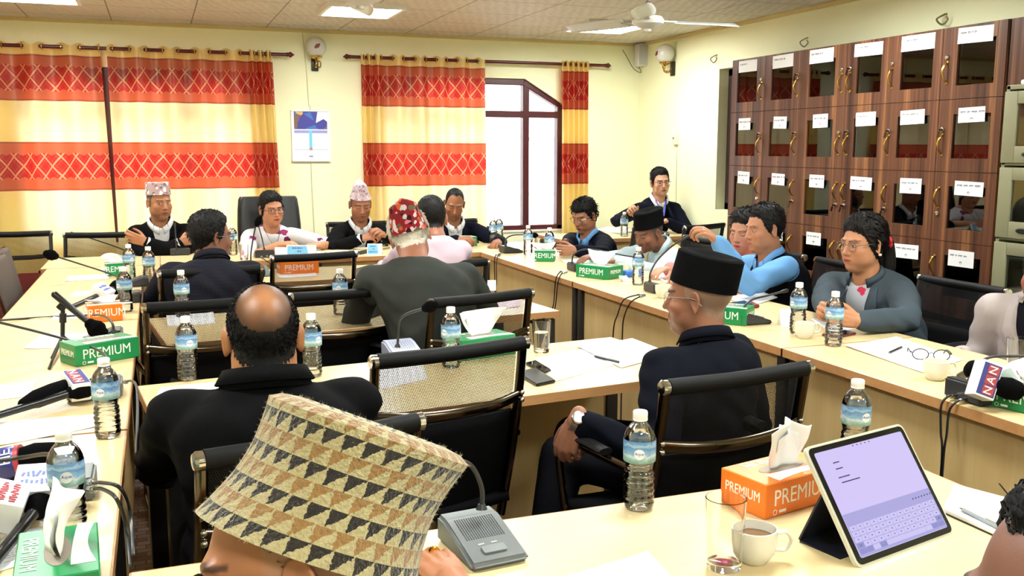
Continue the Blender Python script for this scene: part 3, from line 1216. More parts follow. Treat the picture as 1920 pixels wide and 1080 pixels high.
def mesh_chair(label, group='black mesh chairs', W=0.46, top=0.90, mesh=None, cross=True, post=None, lower=None):
    """local: sitter faces +y; seat centre over the origin"""
    r = empty('mesh_chair', (0, 0, 0), 0, label, 'chair', group)
    mesh = mesh or MESH
    post = post or DARKCHROME
    h = W / 2
    zt, yt = top, -0.305          # top roll
    zs, ys = 0.44, -0.20          # back meets seat

    def back(z):
        k = (z - zs) / (zt - zs)
        return ys + (yt - ys) * k - 0.012 * math.sin(k * PI)
    for s in (-1, 1):
        b = MB()
        pts = [(s * h, back(z) + 0.004, z) for z in np.linspace(zs - 0.06, zt, 9)]
        b.tube(pts, 0.017, 10, flat=(0.75, 1.0))
        b.build('post', post, r)
    b = MB()
    b.tube([(-h + 0.004, yt, zt), (0, yt - 0.006, zt - 0.003), (h - 0.004, yt, zt)], 0.021, 14, smooth=8)
    tb = b.build('top_roll', BLACKPAD, r)
    for s in (-1, 1):
        b = MB()
        b.lathe([(0.0195, 0), (0.0205, 0.012), (0.016, 0.018), (0, 0.019)], 14, M=Matrix.Translation((s * (h - 0.002), yt, zt)) @ Matrix.Rotation(s * PI / 2, 4, 'Y'))
        b.build('end_cap', CHROME, tb)
    zmid = zs + (zt - zs) * 0.58
    b = MB()
    b.grid(lambda u, v: ((u - 0.5) * (W - 0.02), back(zmid + (zt - zmid) * v) + 0.02 + 0.025 * (1 - (2 * u - 1) ** 2) * -0.6, zmid + (zt - zmid) * v), 14, 8)
    b.build('mesh_back', mesh, r, angle=180)
    b = MB()
    b.grid(lambda u, v: ((u - 0.5) * (W - 0.02), back(zs - 0.03 + (zmid - zs + 0.03) * v) + 0.02 - 0.015 * (1 - (2 * u - 1) ** 2), zs - 0.03 + (zmid - zs + 0.03) * v), 14, 8)
    b.build('lower_back', lower or SLING, r, solid=0 if lower else 0.01, angle=180)
    if cross:
        zc = zt - 0.155
        b = MB()
        pts = [(-h, back(zc) - 0.005, zc), (-h * 0.55, back(zc) - 0.03, zc - 0.012), (0, back(zc) - 0.04, zc - 0.016), (h * 0.55, back(zc) - 0.03, zc - 0.012), (h, back(zc) - 0.005, zc)]
        b.tube(pts, 0.012, 10, smooth=6, flat=(1.35, 0.6), hint=Vector((0, 1, 0)))
        cb = b.build('cross_bar', DARKCHROME, r)
        for s in (-1, 1):
            for dz in (0.008, -0.014):
                b = MB()
                b.lathe([(0.007, 0), (0.007, 0.006), (0.004, 0.009), (0, 0.0095)], 10, M=Matrix.Translation((s * h, back(zc) - 0.012, zc + dz)) @ Matrix.Rotation(PI / 2, 4, 'X'))
                b.build('bolt', CHROME, cb)
    b = MB()
    b.grid(lambda u, v: ((u - 0.5) * (W + 0.01), -0.22 + 0.45 * v, 0.445 - 0.012 * math.sin(u * PI) + (0.02 * max(0, v - 0.8) * -5 if v > 0.8 else 0)), 8, 12)
    b.build('seat', SLING, r, solid=0.028, angle=180)
    for s in (-1, 1):
        b = MB()
        b.tube([(s * h, -0.17, 0.44), (s * h, 0.22, 0.42), (s * h, 0.24, 0.38), (s * h, 0.19, 0.05), (s * h, 0.15, 0.018), (s * h, -0.22, 0.018)], 0.0125, 10, smooth=5)
        b.build('leg', post, r)
        b = MB()
        b.tube([(s * (h + 0.01), back(0.64) - 0.0, 0.65), (s * (h + 0.04), -0.02, 0.665), (s * (h + 0.04), 0.10, 0.655), (s * (h + 0.035), 0.155, 0.60), (s * (h + 0.01), 0.16, 0.43)], 0.012, 10, smooth=6)
        ar = b.build('armrest', post, r)
        b = MB()
        b.tube([(s * (h + 0.04), -0.10, 0.683), (s * (h + 0.042), 0.0, 0.685), (s * (h + 0.04), 0.10, 0.675)], 0.017, 10, smooth=4, flat=(1.3, 0.6))
        b.build('arm_pad', BLACKPAD, ar)
    b = MB()
    b.tube([(-h, -0.2, 0.018), (h, -0.2, 0.018)], 0.012, 10)
    b.build('floor_bar', post, r)
    return r


CH = mesh_chair('black mesh chair pushed under the middle table, its weave showing a bottle through it', top=0.93)
CH_LOW = mesh_chair('x', top=0.90)
CH_DENSE = mesh_chair('x', top=0.88, mesh=DENSE, W=0.48)
CH_FAR = mesh_chair('x', top=0.88, W=0.47, post=BLACK_METAL)
CH_OPEN = mesh_chair('x', top=0.88, W=0.43, post=BLACK_METAL, lower=MESH)
_used = set()


def place_chair(proto, bar, rz_deg, label):
    """bar = (x, y) of the middle of the top roll"""
    a = math.radians(rz_deg)
    x = bar[0] - (-math.sin(a) * -0.305)
    y = bar[1] - (math.cos(a) * -0.305)
    if proto.name not in _used:
        _used.add(proto.name)
        proto.location, proto.rotation_euler = (x, y, 0), (0, 0, a)
        proto['label'] = label
        return proto
    return dup(proto, (x, y, 0), a, label)


place_chair(CH, (0.735, 2.445), 12, 'empty black mesh chair in the middle, a water bottle showing through its weave')
place_chair(CH_LOW, (1.375, 2.03), 7, 'black mesh chair behind the man in the plain black cap')
q = place_chair(CH_LOW, (0.275, 1.87), 14, 'black mesh chair the bald man sits on, half hidden by the knitted cap')
for ch in [c for c in q.children_recursive if c.name.startswith('arm')]:
    bpy.data.objects.remove(ch)
place_chair(CH_LOW, (1.175, 3.50), 15, 'black mesh chair under the man in the grey suit and floral cap')
place_chair(CH_LOW, (0.165, 3.715), 5, 'empty black mesh chair left of the bald head, a paper visible through its mesh')
place_chair(CH_LOW, (0.70, 3.80), 10, 'empty black mesh chair right of the bald head, beside the grey suit')
place_chair(CH_LOW, (0.22, 4.72), 6, 'black mesh chair carrying the man in the dark checked suit on the left')
place_chair(CH_LOW, (0.78, 5.19), 10, 'empty black mesh chair in front of the orange box on the far middle table')
# chairs along the right wall, sitters face the tables
place_chair(CH_DENSE, (3.34, 3.24), 90, 'dark mesh chair right of the grey blazer woman')
place_chair(CH_DENSE, (3.36, 4.02), 90, 'dark mesh chair carrying the man in the blue shirt')
place_chair(CH_DENSE, (3.36, 4.62), 90, 'dark mesh chair carrying the woman in pink')
place_chair(CH_DENSE, (3.36, 5.42), 90, 'dark mesh chair carrying the man in the beige vest')
place_chair(CH_DENSE, (3.36, 6.16), 90, 'dark mesh chair carrying the man with glasses in the navy suit')
place_chair(CH_DENSE, (3.38, 2.30), 90, 'dark mesh chair at the right edge carrying the person in the light jacket')
# back row
place_chair(CH_OPEN, (-0.95, 7.50), 180, 'empty black-framed chair at the far left edge against the curtain')
place_chair(CH_OPEN, (-0.41, 7.24), 168, 'empty black-framed chair left of the man with folded arms')
place_chair(CH_FAR, (0.14, 7.66), 180, 'black-framed chair under the man with folded arms')
place_chair(CH_FAR, (1.49, 7.62), 180, 'black-framed chair under the man in the pale peaked cap')
place_chair(CH_FAR, (2.27, 7.62), 185, 'black-framed chair under the man writing in the navy jacket')
place_chair(CH_FAR, (1.40, 4.75), 10, 'black-framed chair under the man in the pink shirt')
qf = onz(1262, 396, 0.88)
place_chair(CH_FAR, (3.98, 6.42), 20, 'black-framed chair in the corner right of the standing man')

# ---- black leather executive chair behind the chairwoman
LEATHER = plain('black_leather', (9, 9, 11), 0.35, var=0.2, vscale=20, bump=0.25, bscale=120)
p0 = ony(443, 372, 7.55)
p1 = ony(563, 368, 7.55)
cxx = (p0.x + p1.x) / 2
wd = (p1.x - p0.x)
r = empty('executive_chair', (cxx, 7.42, 0), 0, 'high-backed black leather chair behind the woman in white', 'chair')
b = MB()
zt = p1.z


def bk(z, off=0):
    return 0.06 + 0.14 * (z - 0.42) / 0.75 + off


rings = []
for z, k in ((0.46, 0.86), (0.55, 0.92), (0.7, 1.0), (0.9, 1.0), (zt - 0.1, 0.97), (zt - 0.02, 0.93), (zt, 0.88)):
    hw = wd / 2 * k
    rg = []
    for i in range(24):
        a = 2 * PI * i / 24
        c, s = math.cos(a), math.sin(a)
        rg.append((hw * math.copysign(abs(c) ** 0.4, c), bk(z) + 0.05 * math.copysign(abs(s) ** 0.6, s), z))
    rings.append(rg)
b.loft(rings)
b.build('backrest', LEATHER, r)
b = MB()
b.tube([(-wd * 0.44, bk(0.85, -0.052), 0.85), (0, bk(0.85, -0.056), 0.85), (wd * 0.44, bk(0.85, -0.052), 0.85)], 0.006, 8)
b.build('seam', LEATHER, r)
b = MB()
b.box((0, -0.12, 0.45), (wd * 0.98, 0.5, 0.11), bev=0.045, seg=4)
b.build('seat', LEATHER, r)
for s in (-1, 1):
    b = MB()
    b.tube([(s * wd * 0.5, 0.06, 0.62), (s * wd * 0.54, -0.2, 0.64), (s * wd * 0.54, -0.28, 0.55), (s * wd * 0.5, -0.2, 0.42)], 0.022, 10, smooth=6)
    b.build('armrest', BLACKPAD, r)
b = MB()
b.tube([(0, -0.1, 0.4), (0, -0.1, 0.1)], 0.03, 12)
b.build('gas_column', CHROME, r)
for k in range(5):
    a = k * 2 * PI / 5 + 0.3
    b = MB()
    b.tube([(0, -0.1, 0.1), (0.28 * math.cos(a), -0.1 + 0.28 * math.sin(a), 0.06)], [0.028, 0.018], 8)
    lg = b.build('base_arm', BLACK_METAL, r)
    b = MB()
    b.tube([(0.28 * math.cos(a) - 0.012, -0.1 + 0.28 * math.sin(a), 0.028), (0.28 * math.cos(a) + 0.012, -0.1 + 0.28 * math.sin(a), 0.028)], 0.027, 12)
    b.build('castor', BLACKPAD, lg)

# ---- two brown padded chairs with red seats at the left edge
BROWN = plain('brown_grey_upholstery', (84, 74, 66), 0.8, var=0.12, vscale=60, bump=0.2, bscale=500)
REDSEAT = plain('red_upholstery', (170, 22, 34), 0.8, var=0.1, vscale=60)


def red_chair(x, y, rz, label):
    r = empty('padded_chair', (x, y, 0), rz, label, 'chair', 'brown and red padded chairs')
    b = MB()
    M = Matrix.Translation((0, -0.235, 0.70)) @ Matrix.Rotation(math.radians(12), 4, 'X')
    b.box((0, 0, 0), (0.44, 0.055, 0.40), bev=0.025, seg=3, M=M)
    b.xform(Matrix.Identity(4))
    b.build('backrest', BROWN, r)
    b = MB()
    b.box((0, 0.01, 0.46), (0.45, 0.45, 0.07), bev=0.03, seg=3)
    b.build('seat', REDSEAT, r)
    for s in (-1, 1):
        b = MB()
        b.tube([(s * 0.235, -0.285, 0.90), (s * 0.235, -0.22, 0.62), (s * 0.235, -0.19, 0.44), (s * 0.235, -0.21, 0.02)], 0.011, 8, smooth=4)
        b.build('leg', CHROME, r)
        b = MB()
        b.tube([(s * 0.235, -0.19, 0.44), (s * 0.235, 0.2, 0.44), (s * 0.235, 0.22, 0.40), (s * 0.235, 0.22, 0.02)], 0.011, 8, smooth=4)
        b.build('leg', CHROME, r)
    return r


a = red_chair(-0.56, 5.72, math.radians(-90), 'brown-backed padded chair at the left edge, nearer of the two backs in view')
dup(a, (-0.60, 6.13, 0), math.radians(-90), 'brown-backed padded chair at the left edge, farther of the two backs in view')
dup(a, (-0.76, 4.95, 0), math.radians(-90), 'padded chair at the left edge showing only its red seat')

# ---- locker cabinets with glass doors
XF = 4.10
t = NT('striped_walnut_laminate')
v = t.coord('Object')
st = t.n('TexNoise')
t.set(st.inputs['Vector'], t.coord('Object', scale=(26, 26, 0.35)))
st.inputs['Scale'].default_value = 1
st.inputs['Detail'].default_value = 2
fine = t.noise(t.coord('Object', scale=(160, 160, 3)), 1, 3)
f = t.math('ADD', t.math('MULTIPLY', st.outputs[0], 0.8), t.math('MULTIPLY', fine, 0.2))
c = t.ramp(f, [(0.30, srgb(50, 29, 20)), (0.43, srgb(82, 50, 34)), (0.54, srgb(98, 62, 42)), (0.62, srgb(138, 92, 58)), (0.72, srgb(72, 43, 30))])
WALNUT = t.done(t.pbsdf(c, 0.4, 0, 0.25))
t = NT('dark_cabinet_glass')
fr = t.n('Fresnel')
fr.inputs[0].default_value = 1.8
gl = t.n('BsdfGlossy', i_Roughness=0.015)
tr = t.n('BsdfTransparent', i_Color=(0.45, 0.43, 0.42, 1))
mx = t.n('MixShader')
t.set(mx.inputs[0], fr)
t.set(mx.inputs[1], tr)
t.set(mx.inputs[2], gl)
CGLASS = t.done(mx)
INNER = plain('dark_cabinet_inside', (44, 30, 24), 0.7)
LABELP = plain('white_label_paper', (236, 236, 236), 0.7, var=0.02)
INK = plain('black_print', (24, 24, 28), 0.8)
ZR = [2.135, 1.748, 1.356, 0.975, 0.60, 0.22]
COLY = [6.262, 5.842, 5.432, 4.985, 4.62, 4.205, 3.78]
rs = random.Random(3)


def word_marks(b, y0, z0, n, s, x):
    """short strokes hanging from head lines, like printed Devanagari words too small to read"""
    y = y0
    for k in range(n):
        L = rs.choice((0.006, 0.010, 0.016, 0.022)) * s
        b.box((x, y - L / 2, z0), (0.0006, L, 0.0016 * s))
        q = 0.001
        while q < L:
            hgt = rs.uniform(0.003, 0.006) * s
            b.box((x, y - q, z0 - hgt / 2), (0.0006, 0.0014 * s, hgt))
            q += rs.uniform(0.003, 0.005) * s
        y -= L + 0.006 * s
    return y


def locker(cols, hinge_right, label):
    y0, y1 = cols[-1], cols[0]
    r = empty('locker_cabinet', (XF, (y0 + y1) / 2, 0), 0, label, 'cabinet', 'walnut locker cabinets')
    oy = (y0 + y1) / 2
    D = 0.33
    b = MB()
    th = 0.018
    for yy in (y0 + th / 2, y1 - th / 2):
        b.box((D / 2 + 0.001, yy - oy, ZR[0] / 2), (D, th, ZR[0]))
    b.box((D - 0.006, 0, ZR[0] / 2), (0.012, y1 - y0 - 0.002, ZR[0] - 0.01))
    for z in ZR:
        b.box((D / 2, 0, z - th / 2), (D - 0.002, y1 - y0 - 0.002, th))
    for c in cols[1:-1]:
        b.box((D / 2, c - oy, ZR[0] / 2), (D - 0.004, th, ZR[0] - 0.01))
    b.box((0.02, 0, 0.1), (0.02, y1 - y0, 0.2))
    b.build('body', INNER, r, smooth=False)
    k = 0
    for i in range(len(cols) - 1):
        a, c = cols[i], cols[i + 1]
        for j in range(5):
            zt, zb = ZR[j] - 0.0015, ZR[j + 1] + 0.0015
            w_, h_ = a - c - 0.003, zt - zb
            ym = (a + c) / 2 - oy
            # in view, picture-left is +y
            if hinge_right:
                l, rr = 0.17, 0.24
            else:
                l, rr = 0.25, 0.155
            gl_, gr_ = w_ / 2 - l * w_, -w_ / 2 + rr * w_
            gt, gb = zt - 0.20 * h_, zb + 0.185 * h_
            b = MB()
            x = -0.009
            b.box((x, ym + (w_ / 2 + gl_) / 2, (zt + zb) / 2), (0.018, w_ / 2 - gl_, h_))
            b.box((x, ym + (-w_ / 2 + gr_) / 2, (zt + zb) / 2), (0.018, gr_ + w_ / 2, h_))
            b.box((x, ym + (gl_ + gr_) / 2, (zt + gt) / 2), (0.018, gl_ - gr_, zt - gt))
            b.box((x, ym + (gl_ + gr_) / 2, (zb + gb) / 2), (0.018, gl_ - gr_, gb - zb))
            d = b.build('door', WALNUT, r, smooth=False)
            b = MB()
            b.box((-0.006, ym + (gl_ + gr_) / 2, (gt + gb) / 2), (0.004, gl_ - gr_ + 0.006, gt - gb + 0.006))
            b.build('pane', CGLASS, d, smooth=False)
            if j > 3:
                continue
            # label
            lw, lh = rs.uniform(0.16, 0.2), rs.uniform(0.075, 0.09)
            if hinge_right and j > 0:
                lw = 0.15
            if j == 0:
                lw += 0.06
            zl = zt - (0.085 if j else 0.055)
            yl = ym + (gl_ + gr_) / 2 + rs.uniform(-0.015, 0.015)
            tl = rs.uniform(-0.03, 0.03)
            b = MB()
            b.box((-0.0186, yl, zl), (0.001, lw, lh), M=Matrix.Rotation(tl, 4, 'X'), bev=0.0)
            lb = b.build('name_label', LABELP, d, smooth=False)
            b = MB()
            n = 4
            yy = word_marks(b, yl + lw * 0.42, zl + 0.018, n, 1.7, -0.0194)
            if j:
                b.lathe([(0.008, 0), (0.008, 0.0006), (0.0068, 0.0006), (0.0068, 0)], 14, M=Matrix.Translation((-0.0192, yl, zl - 0.022)) @ Matrix.Rotation(-PI / 2, 4, 'Y'), cap=False)
                word_marks(b, yl + 0.006, zl - 0.018, 1, 0.9, -0.0194)
            b.v = [(p[0], p[1], p[2]) for p in b.v]
            b.build('printing', INK, d, smooth=False)
            # handle and lock
            yh = ym + (-w_ / 2 + 0.035 if hinge_right else w_ / 2 - 0.04)
            zh = (zt + zb) / 2 + (-0.05 if j < 2 else 0.045)
            b = MB()
            b.tube([(-0.02, yh, zh + 0.055), (-0.036, yh + 0.003, zh + 0.04), (-0.046, yh + 0.008, zh + 0.005), (-0.036, yh + 0.004, zh - 0.03), (-0.02, yh, zh - 0.052)], [0.0045, 0.006, 0.0065, 0.0045, 0.0045], 8, smooth=5)
            for q in (0.055, -0.055):
                b.lathe([(0.010, -0.002), (0.009, 0.003), (1e-4, 0.005)], 10, M=Matrix.Translation((-0.018, yh, zh + q)) @ Matrix.Rotation(-PI / 2, 4, 'Y'))
            b.build('handle', BRASS, d)
            zk = zh + (0.085 if j < 2 else -0.085)
            b = MB()
            b.lathe([(0.014, -0.002), (0.014, 0.006), (0.012, 0.01), (0.005, 0.011)], 14, M=Matrix.Translation((-0.018, yh + 0.002, zk)) @ Matrix.Rotation(-PI / 2, 4, 'Y'))
            b.build('lock', CHROME, d)
            if rs.random() < 0.6:
                b = MB()
                b.box((-0.036, yh + 0.004, zk - 0.002), (0.018, 0.003, 0.012))
                b.box((-0.046, yh + 0.006, zk - 0.026), (0.004, 0.012, 0.032), M=Matrix.Rotation(0.3, 4, 'X'))
                b.build('key', DARKCHROME, d, smooth=False)
    return r


locker(COLY[:4], True, 'walnut locker cabinet by the corner, three columns with handles on the right of each door')
locker(COLY[3:], False, 'walnut locker cabinet beside the green steel case, three columns with handles on the left')
b = MB()
b.box((XF + 0.165, 3.775 - 0.15, 1.065), (0.35, 0.28, 2.135))
tag(b.build('end_cupboard', WALNUT, smooth=False), 'plain walnut end cupboard behind the green steel bookcase', 'cupboard')

# ---- olive steel bookcase
OLIVE = plain('olive_grey_steel', (136, 134, 104), 0.45, 0.1, var=0.08, vscale=6)
XS = 3.86
YS1, YS0 = 3.555, 2.72
r = empty('steel_bookcase', (XS, (YS0 + YS1) / 2, 0), 0, 'olive steel bookcase with glass doors at the right edge', 'bookcase')
oy = (YS0 + YS1) / 2
ZS = [1.765, 1.405, 1.045, 0.685, 0.325]
b = MB()
wS = YS1 - YS0
D = 0.34
for yy in (YS0 + 0.01, YS1 - 0.01):
    b.box((D / 2, yy - oy, 0.9), (D, 0.02, 1.76))
b.box((D - 0.008, 0, 0.9), (0.016, wS, 1.76))
for z in [1.765, 1.405, 1.045, 0.685, 0.325, 0.06]:
    b.box((D / 2, 0, z + 0.008), (D, wS, 0.022), bev=0.003)
b.build('body', OLIVE, r, smooth=False)
for j in range(4):
    zt, zb = ZS[j] - 0.012, ZS[j] - 0.35
    b = MB()
    e = 0.075
    x = -0.012
    hw = wS / 2 - 0.012
    b.box((x, hw - e / 2, (zt + zb) / 2), (0.02, e, zt - zb), bev=0.004)
    b.box((x, -hw + e / 2, (zt + zb) / 2), (0.02, e, zt - zb), bev=0.004)
    b.box((x, 0, zt - 0.03), (0.02, 2 * hw - 2 * e, 0.06), bev=0.004)
    b.box((x, 0, zb + 0.04), (0.02, 2 * hw - 2 * e, 0.08), bev=0.004)
    d = b.build('door', OLIVE, r)
    b = MB()
    b.box((x, 0, (zt + zb) / 2 + 0.01), (0.004, 2 * hw - 2 * e + 0.01, zt - zb - 0.13))
    b.build('pane', PANE, d, smooth=False)
    b = MB()
    b.lathe([(0.02, 0), (0.022, 0.004), (0.014, 0.006), (0.012, 0.001)], 18, M=Matrix.Translation((x - 0.011, hw - 0.16, zb + 0.04)) @ Matrix.Rotation(-PI / 2, 4, 'Y') @ Matrix.Diagonal((0.6, 1.7, 1, 1)))
    b.build('handle', BLACK_METAL, d)
# folders and books inside
BK = [('slate_blue_cloth', (52, 78, 92)), ('teal_cloth', (60, 98, 104)), ('grey_blue_cloth', (88, 108, 120)), ('tan_card', (196, 178, 138)), ('cream_card', (216, 206, 178)), ('dark_blue_cloth', (34, 50, 66))]
names = ['slate blue', 'teal', 'grey blue', 'tan', 'cream', 'dark blue']
for row, (n0, lean) in enumerate(((9, 0.12), (10, 0.05))):
    y = YS1 - 0.10
    for k in range(n0):
        th = rs.uniform(0.022, 0.042)
        hh = rs.uniform(0.22, 0.28)
        ci = rs.randrange(3, 5) if row == 0 else rs.randrange(0, 6)
        if row == 1 and k < 5:
            ci = (0, 1, 2, 5, 1)[k]
        b = MB()
        b.box((0, 0, hh / 2), (0.19, th, hh), bev=0.003)
        zz = ZS[row + 1] + 0.021
        nm = plain(*[(BK[ci][0]), BK[ci][1]], 0.7)
        o = b.build('binder' if row == 0 else 'book', nm, loc=(XS + 0.16, y - th / 2, zz))
        if row == 0:
            o.rotation_euler = (0.10 if k > 0 else 0.0, 0, 0)
        pos = ['first', 'second', 'third', 'fourth', 'fifth', 'sixth', 'seventh', 'eighth', 'ninth', 'tenth'][k]
        tag(o, '%s %s from the left on the %s shelf of the steel bookcase' % (pos + ' ' + names[ci], 'binder' if row == 0 else 'book', 'top' if row == 0 else 'second'), 'binder' if row == 0 else 'book', 'binders in the steel bookcase' if row == 0 else 'books in the steel bookcase')
        y -= th + (0.012 if row == 0 else 0.002)
    # stacks of paper on the third shelf
for k in range(3):
    b = MB()
    b.box((0, 0, 0.05), (0.22, 0.24, 0.10), bev=0.004)
    o = b.build('paper_stack', plain('yellowed_paper', (206, 198, 172), 0.8, var=0.2, vscale=50), loc=(XS + 0.17, YS1 - 0.16 - k * 0.26, ZS[3] + 0.021))
    tag(o, '%s stack of yellowed papers on the third shelf of the steel bookcase' % ('left', 'middle', 'right')[k], 'papers', 'paper stacks in the steel bookcase')
# bundles lying on top of the bookcase
def bundle(x, y, z, s, col, label, seed):
    rg = np.random.default_rng(seed)
    b = MB()
    n, m = 18, 10
    ph = rg.uniform(0, 6, 6)
    rings = []
    for j in range(m + 1):
        q = j / m
        rr = math.sin(q * PI) ** 0.55 + 0.02
        rings.append([(s[0] * rr * math.cos(2 * PI * i / n) * (1 + 0.14 * math.sin(3 * 2 * PI * i / n + ph[0] + 4 * q)), s[1] * rr * math.sin(2 * PI * i / n) * (1 + 0.14 * math.sin(4 * 2 * PI * i / n + ph[1])), s[2] * 2 * q * (1 + 0.1 * math.sin(2 * PI * i / n * 2 + ph[2]))) for i in range(n)])
    b.loft(rings)
    o = b.build('cloth_bundle', plain('bundle_%d' % seed, col, 0.85, var=0.35, vscale=25), loc=(x, y, z))
    return tag(o, label, 'bundle')


b = MB()
b.box((0, 0, 0.012), (0.3, 0.62, 0.024), bev=0.01)
tag(b.build('folded_cloth', plain('white_cloth', (222, 222, 224), 0.8), loc=(XS + 0.16, 3.18, 1.784)), 'flat white folded cloth lying on top of the steel bookcase', 'cloth')
bundle(XS + 0.15, 3.30, 1.808, (0.12, 0.13, 0.05), (150, 152, 170), 'lilac grey cloth bundle, lowest on the steel bookcase', 11)
bundle(XS + 0.15, 3.28, 1.90, (0.11, 0.12, 0.045), (206, 196, 166), 'cream cloth bundle in the middle of the pile on the bookcase', 12)
bundle(XS + 0.15, 3.26, 1.985, (0.1, 0.12, 0.045), (60, 56, 60), 'dark cloth bundle on top of the pile on the bookcase', 13)
# ================================================================== THINGS ON THE TABLES
t = NT('clear_pet')
fr = t.n('Fresnel')
fr.inputs[0].default_value = 1.5
gl = t.n('BsdfGlossy', i_Roughness=0.03)
tr = t.n('BsdfTransparent', i_Color=(0.95, 0.97, 0.98, 1))
mx = t.n('MixShader')
t.set(mx.inputs[0], t.math('ADD', t.math('MULTIPLY', fr, 1.3), 0.05))
t.set(mx.inputs[1], tr)
t.set(mx.inputs[2], gl)
PET = t.done(mx)
t = NT('water')
WATER = t.done(t.pbsdf((0.98, 0.99, 1.0, 1), 0.0, 0, 0.5, Transmission_Weight=1.0, IOR=1.15))
t = NT('drinking_glass')
GLASS = t.done(t.pbsdf((0.99, 0.99, 0.99, 1), 0.0, 0, 0.5, Transmission_Weight=1.0, IOR=1.45))
t = NT('bottle_label')
sp = t.n('SeparateXYZ')
t.set(sp.inputs[0], t.n('UVMap'))
wob = t.noise(t.coord('UV', scale=(6, 1.5, 1)), 2.5, 3)
f = t.math('ADD', sp.outputs[1], t.math('MULTIPLY', t.math('SUBTRACT', wob, 0.5), 0.5))
c = t.ramp(f, [(0.05, srgb(126, 166, 150)), (0.22, srgb(170, 206, 206)), (0.36, srgb(222, 238, 246)), (0.5, srgb(140, 190, 228)), (0.66, srgb(92, 146, 206)), (0.8, srgb(176, 212, 238)), (0.95, srgb(108, 160, 214))])
lab = t.pbsdf(c, 0.3)
trn = t.n('BsdfTransparent', i_Color=(0.9, 0.95, 1, 1))
mx = t.n('MixShader', i_0=0.78)
t.set(mx.inputs[1], trn)
t.set(mx.inputs[2], lab)
LABEL = t.done(mx)
CAPW = plain('white_cap_plastic', (240, 240, 238), 0.4, var=0.02)
BADGE = plain('badge_white', (226, 232, 240), 0.4)
BADGE_INK = plain('badge_blue', (70, 90, 170), 0.4)


def pet_profile(k=1.0, ribs=True):
    pr = [(0.012, 0.004), (0.024, 0.0), (0.030, 0.005)]
    for z in np.linspace(0.009, 0.084, 26):
        pr.append((0.0312 + (0.0011 * math.sin(z / 0.0125 * 2 * PI) if ribs else 0) - 0.0028 * math.exp(-((z - 0.088) / 0.012) ** 2), z))
    for r, z in [(0.0287, 0.090), (0.0305, 0.098), (0.0325, 0.104), (0.0327, 0.125), (0.0325, 0.146), (0.0312, 0.155), (0.0275, 0.165), (0.0215, 0.174), (0.0158, 0.180), (0.0132, 0.184), (0.0128, 0.188)]:
        pr.append((r, z))
    return [(r * k, z) for r, z in pr]


def bottle_proto():
    r = empty('water_bottle', (0, 0, 0), 0, 'x', 'water bottle', 'small water bottles')
    b = MB()
    b.lathe(pet_profile(), 28, cap=True)
    n0 = len(b.v)
    # gentle spiral ripple so the lower half glints like crumpled plastic
    b.v = [(x * (1 + 0.014 * math.sin(5 * math.atan2(y, x) + z * 190) * (1 if z < 0.09 else 0.0)), y * (1 + 0.014 * math.sin(5 * math.atan2(y, x) + z * 190) * (1 if z < 0.09 else 0.0)), z) for x, y, z in b.v]
    b.build('bottle_body', PET, r, angle=60)
    b = MB()
    wp = [(rr, z + 0.001) for rr, z in pet_profile(0.965) if z < 0.168]
    wp.append((0.0001, wp[-1][1]))
    b.lathe(wp, 28)
    b.v = [(x * (1 + 0.014 * math.sin(5 * math.atan2(y, x) + z * 190) * (1 if z < 0.09 else 0.0)), y * (1 + 0.014 * math.sin(5 * math.atan2(y, x) + z * 190) * (1 if z < 0.09 else 0.0)), z) for x, y, z in b.v]
    b.build('water', WATER, r, angle=60)
    b = MB()
    b.lathe([(0.0331, 0.103), (0.0333, 0.125), (0.0331, 0.148)], 32, cap=False)
    lb = b.build('label', LABEL, r)
    for a in (0.0, 2.2, 4.1):
        b = MB()
        M0 = Matrix.Rotation(a, 4, 'Z')
        n = 16
        vs = [M0 @ Vector((0.0336 * math.sin(0), -0.0336, 0.124))]
        for i in range(n):
            q = 2 * PI * i / n
            th = 0.011 * math.cos(q) / 0.0336
            vs.append(M0 @ Vector((0.0337 * math.sin(th), -0.0337 * math.cos(th), 0.123 + 0.011 * math.sin(q))))
        b.add(vs, [[0, 1 + i, 1 + (i + 1) % n] for i in range(n)])
        bd = b.build('badge', BADGE, lb)
        b = text_mb('Aqua', 0.009, frame_m((0, 0, 0), (1, 0, 0), (0, 1, 0)))
        b.v = [tuple(M0 @ Vector((0.0339 * math.sin(x / 0.0336), -0.0339 * math.cos(x / 0.0336), 0.124 + y))) for x, y, z in b.v]
        b.build('lettering', BADGE_INK, lb, smooth=False)
    b = MB()
    b.lathe([(0.0135, 0.1855), (0.0150, 0.186), (0.0152, 0.189), (0.0146, 0.190), (0.0150, 0.1905), (0.0150, 0.203), (0.0138, 0.205), (0.0001, 0.205)], 24)
    b.build('cap', CAPW, r)
    return r


BOT = bottle_proto()
_b0 = [0]


def bottle(u, v, label, z=TZ, rz=None):
    """u, v: middle of the bottle's foot on the table"""
    p = onz(u, v, z)
    a = rz if rz is not None else RNG.uniform(0, 6)
    if _b0[0] == 0:
        _b0[0] = 1
        BOT.location, BOT.rotation_euler = (p.x, p.y, z + 0.0005), (0, 0, a)
        BOT['label'] = label
        return BOT
    return dup(BOT, (p.x, p.y, z + 0.0005), a, label)


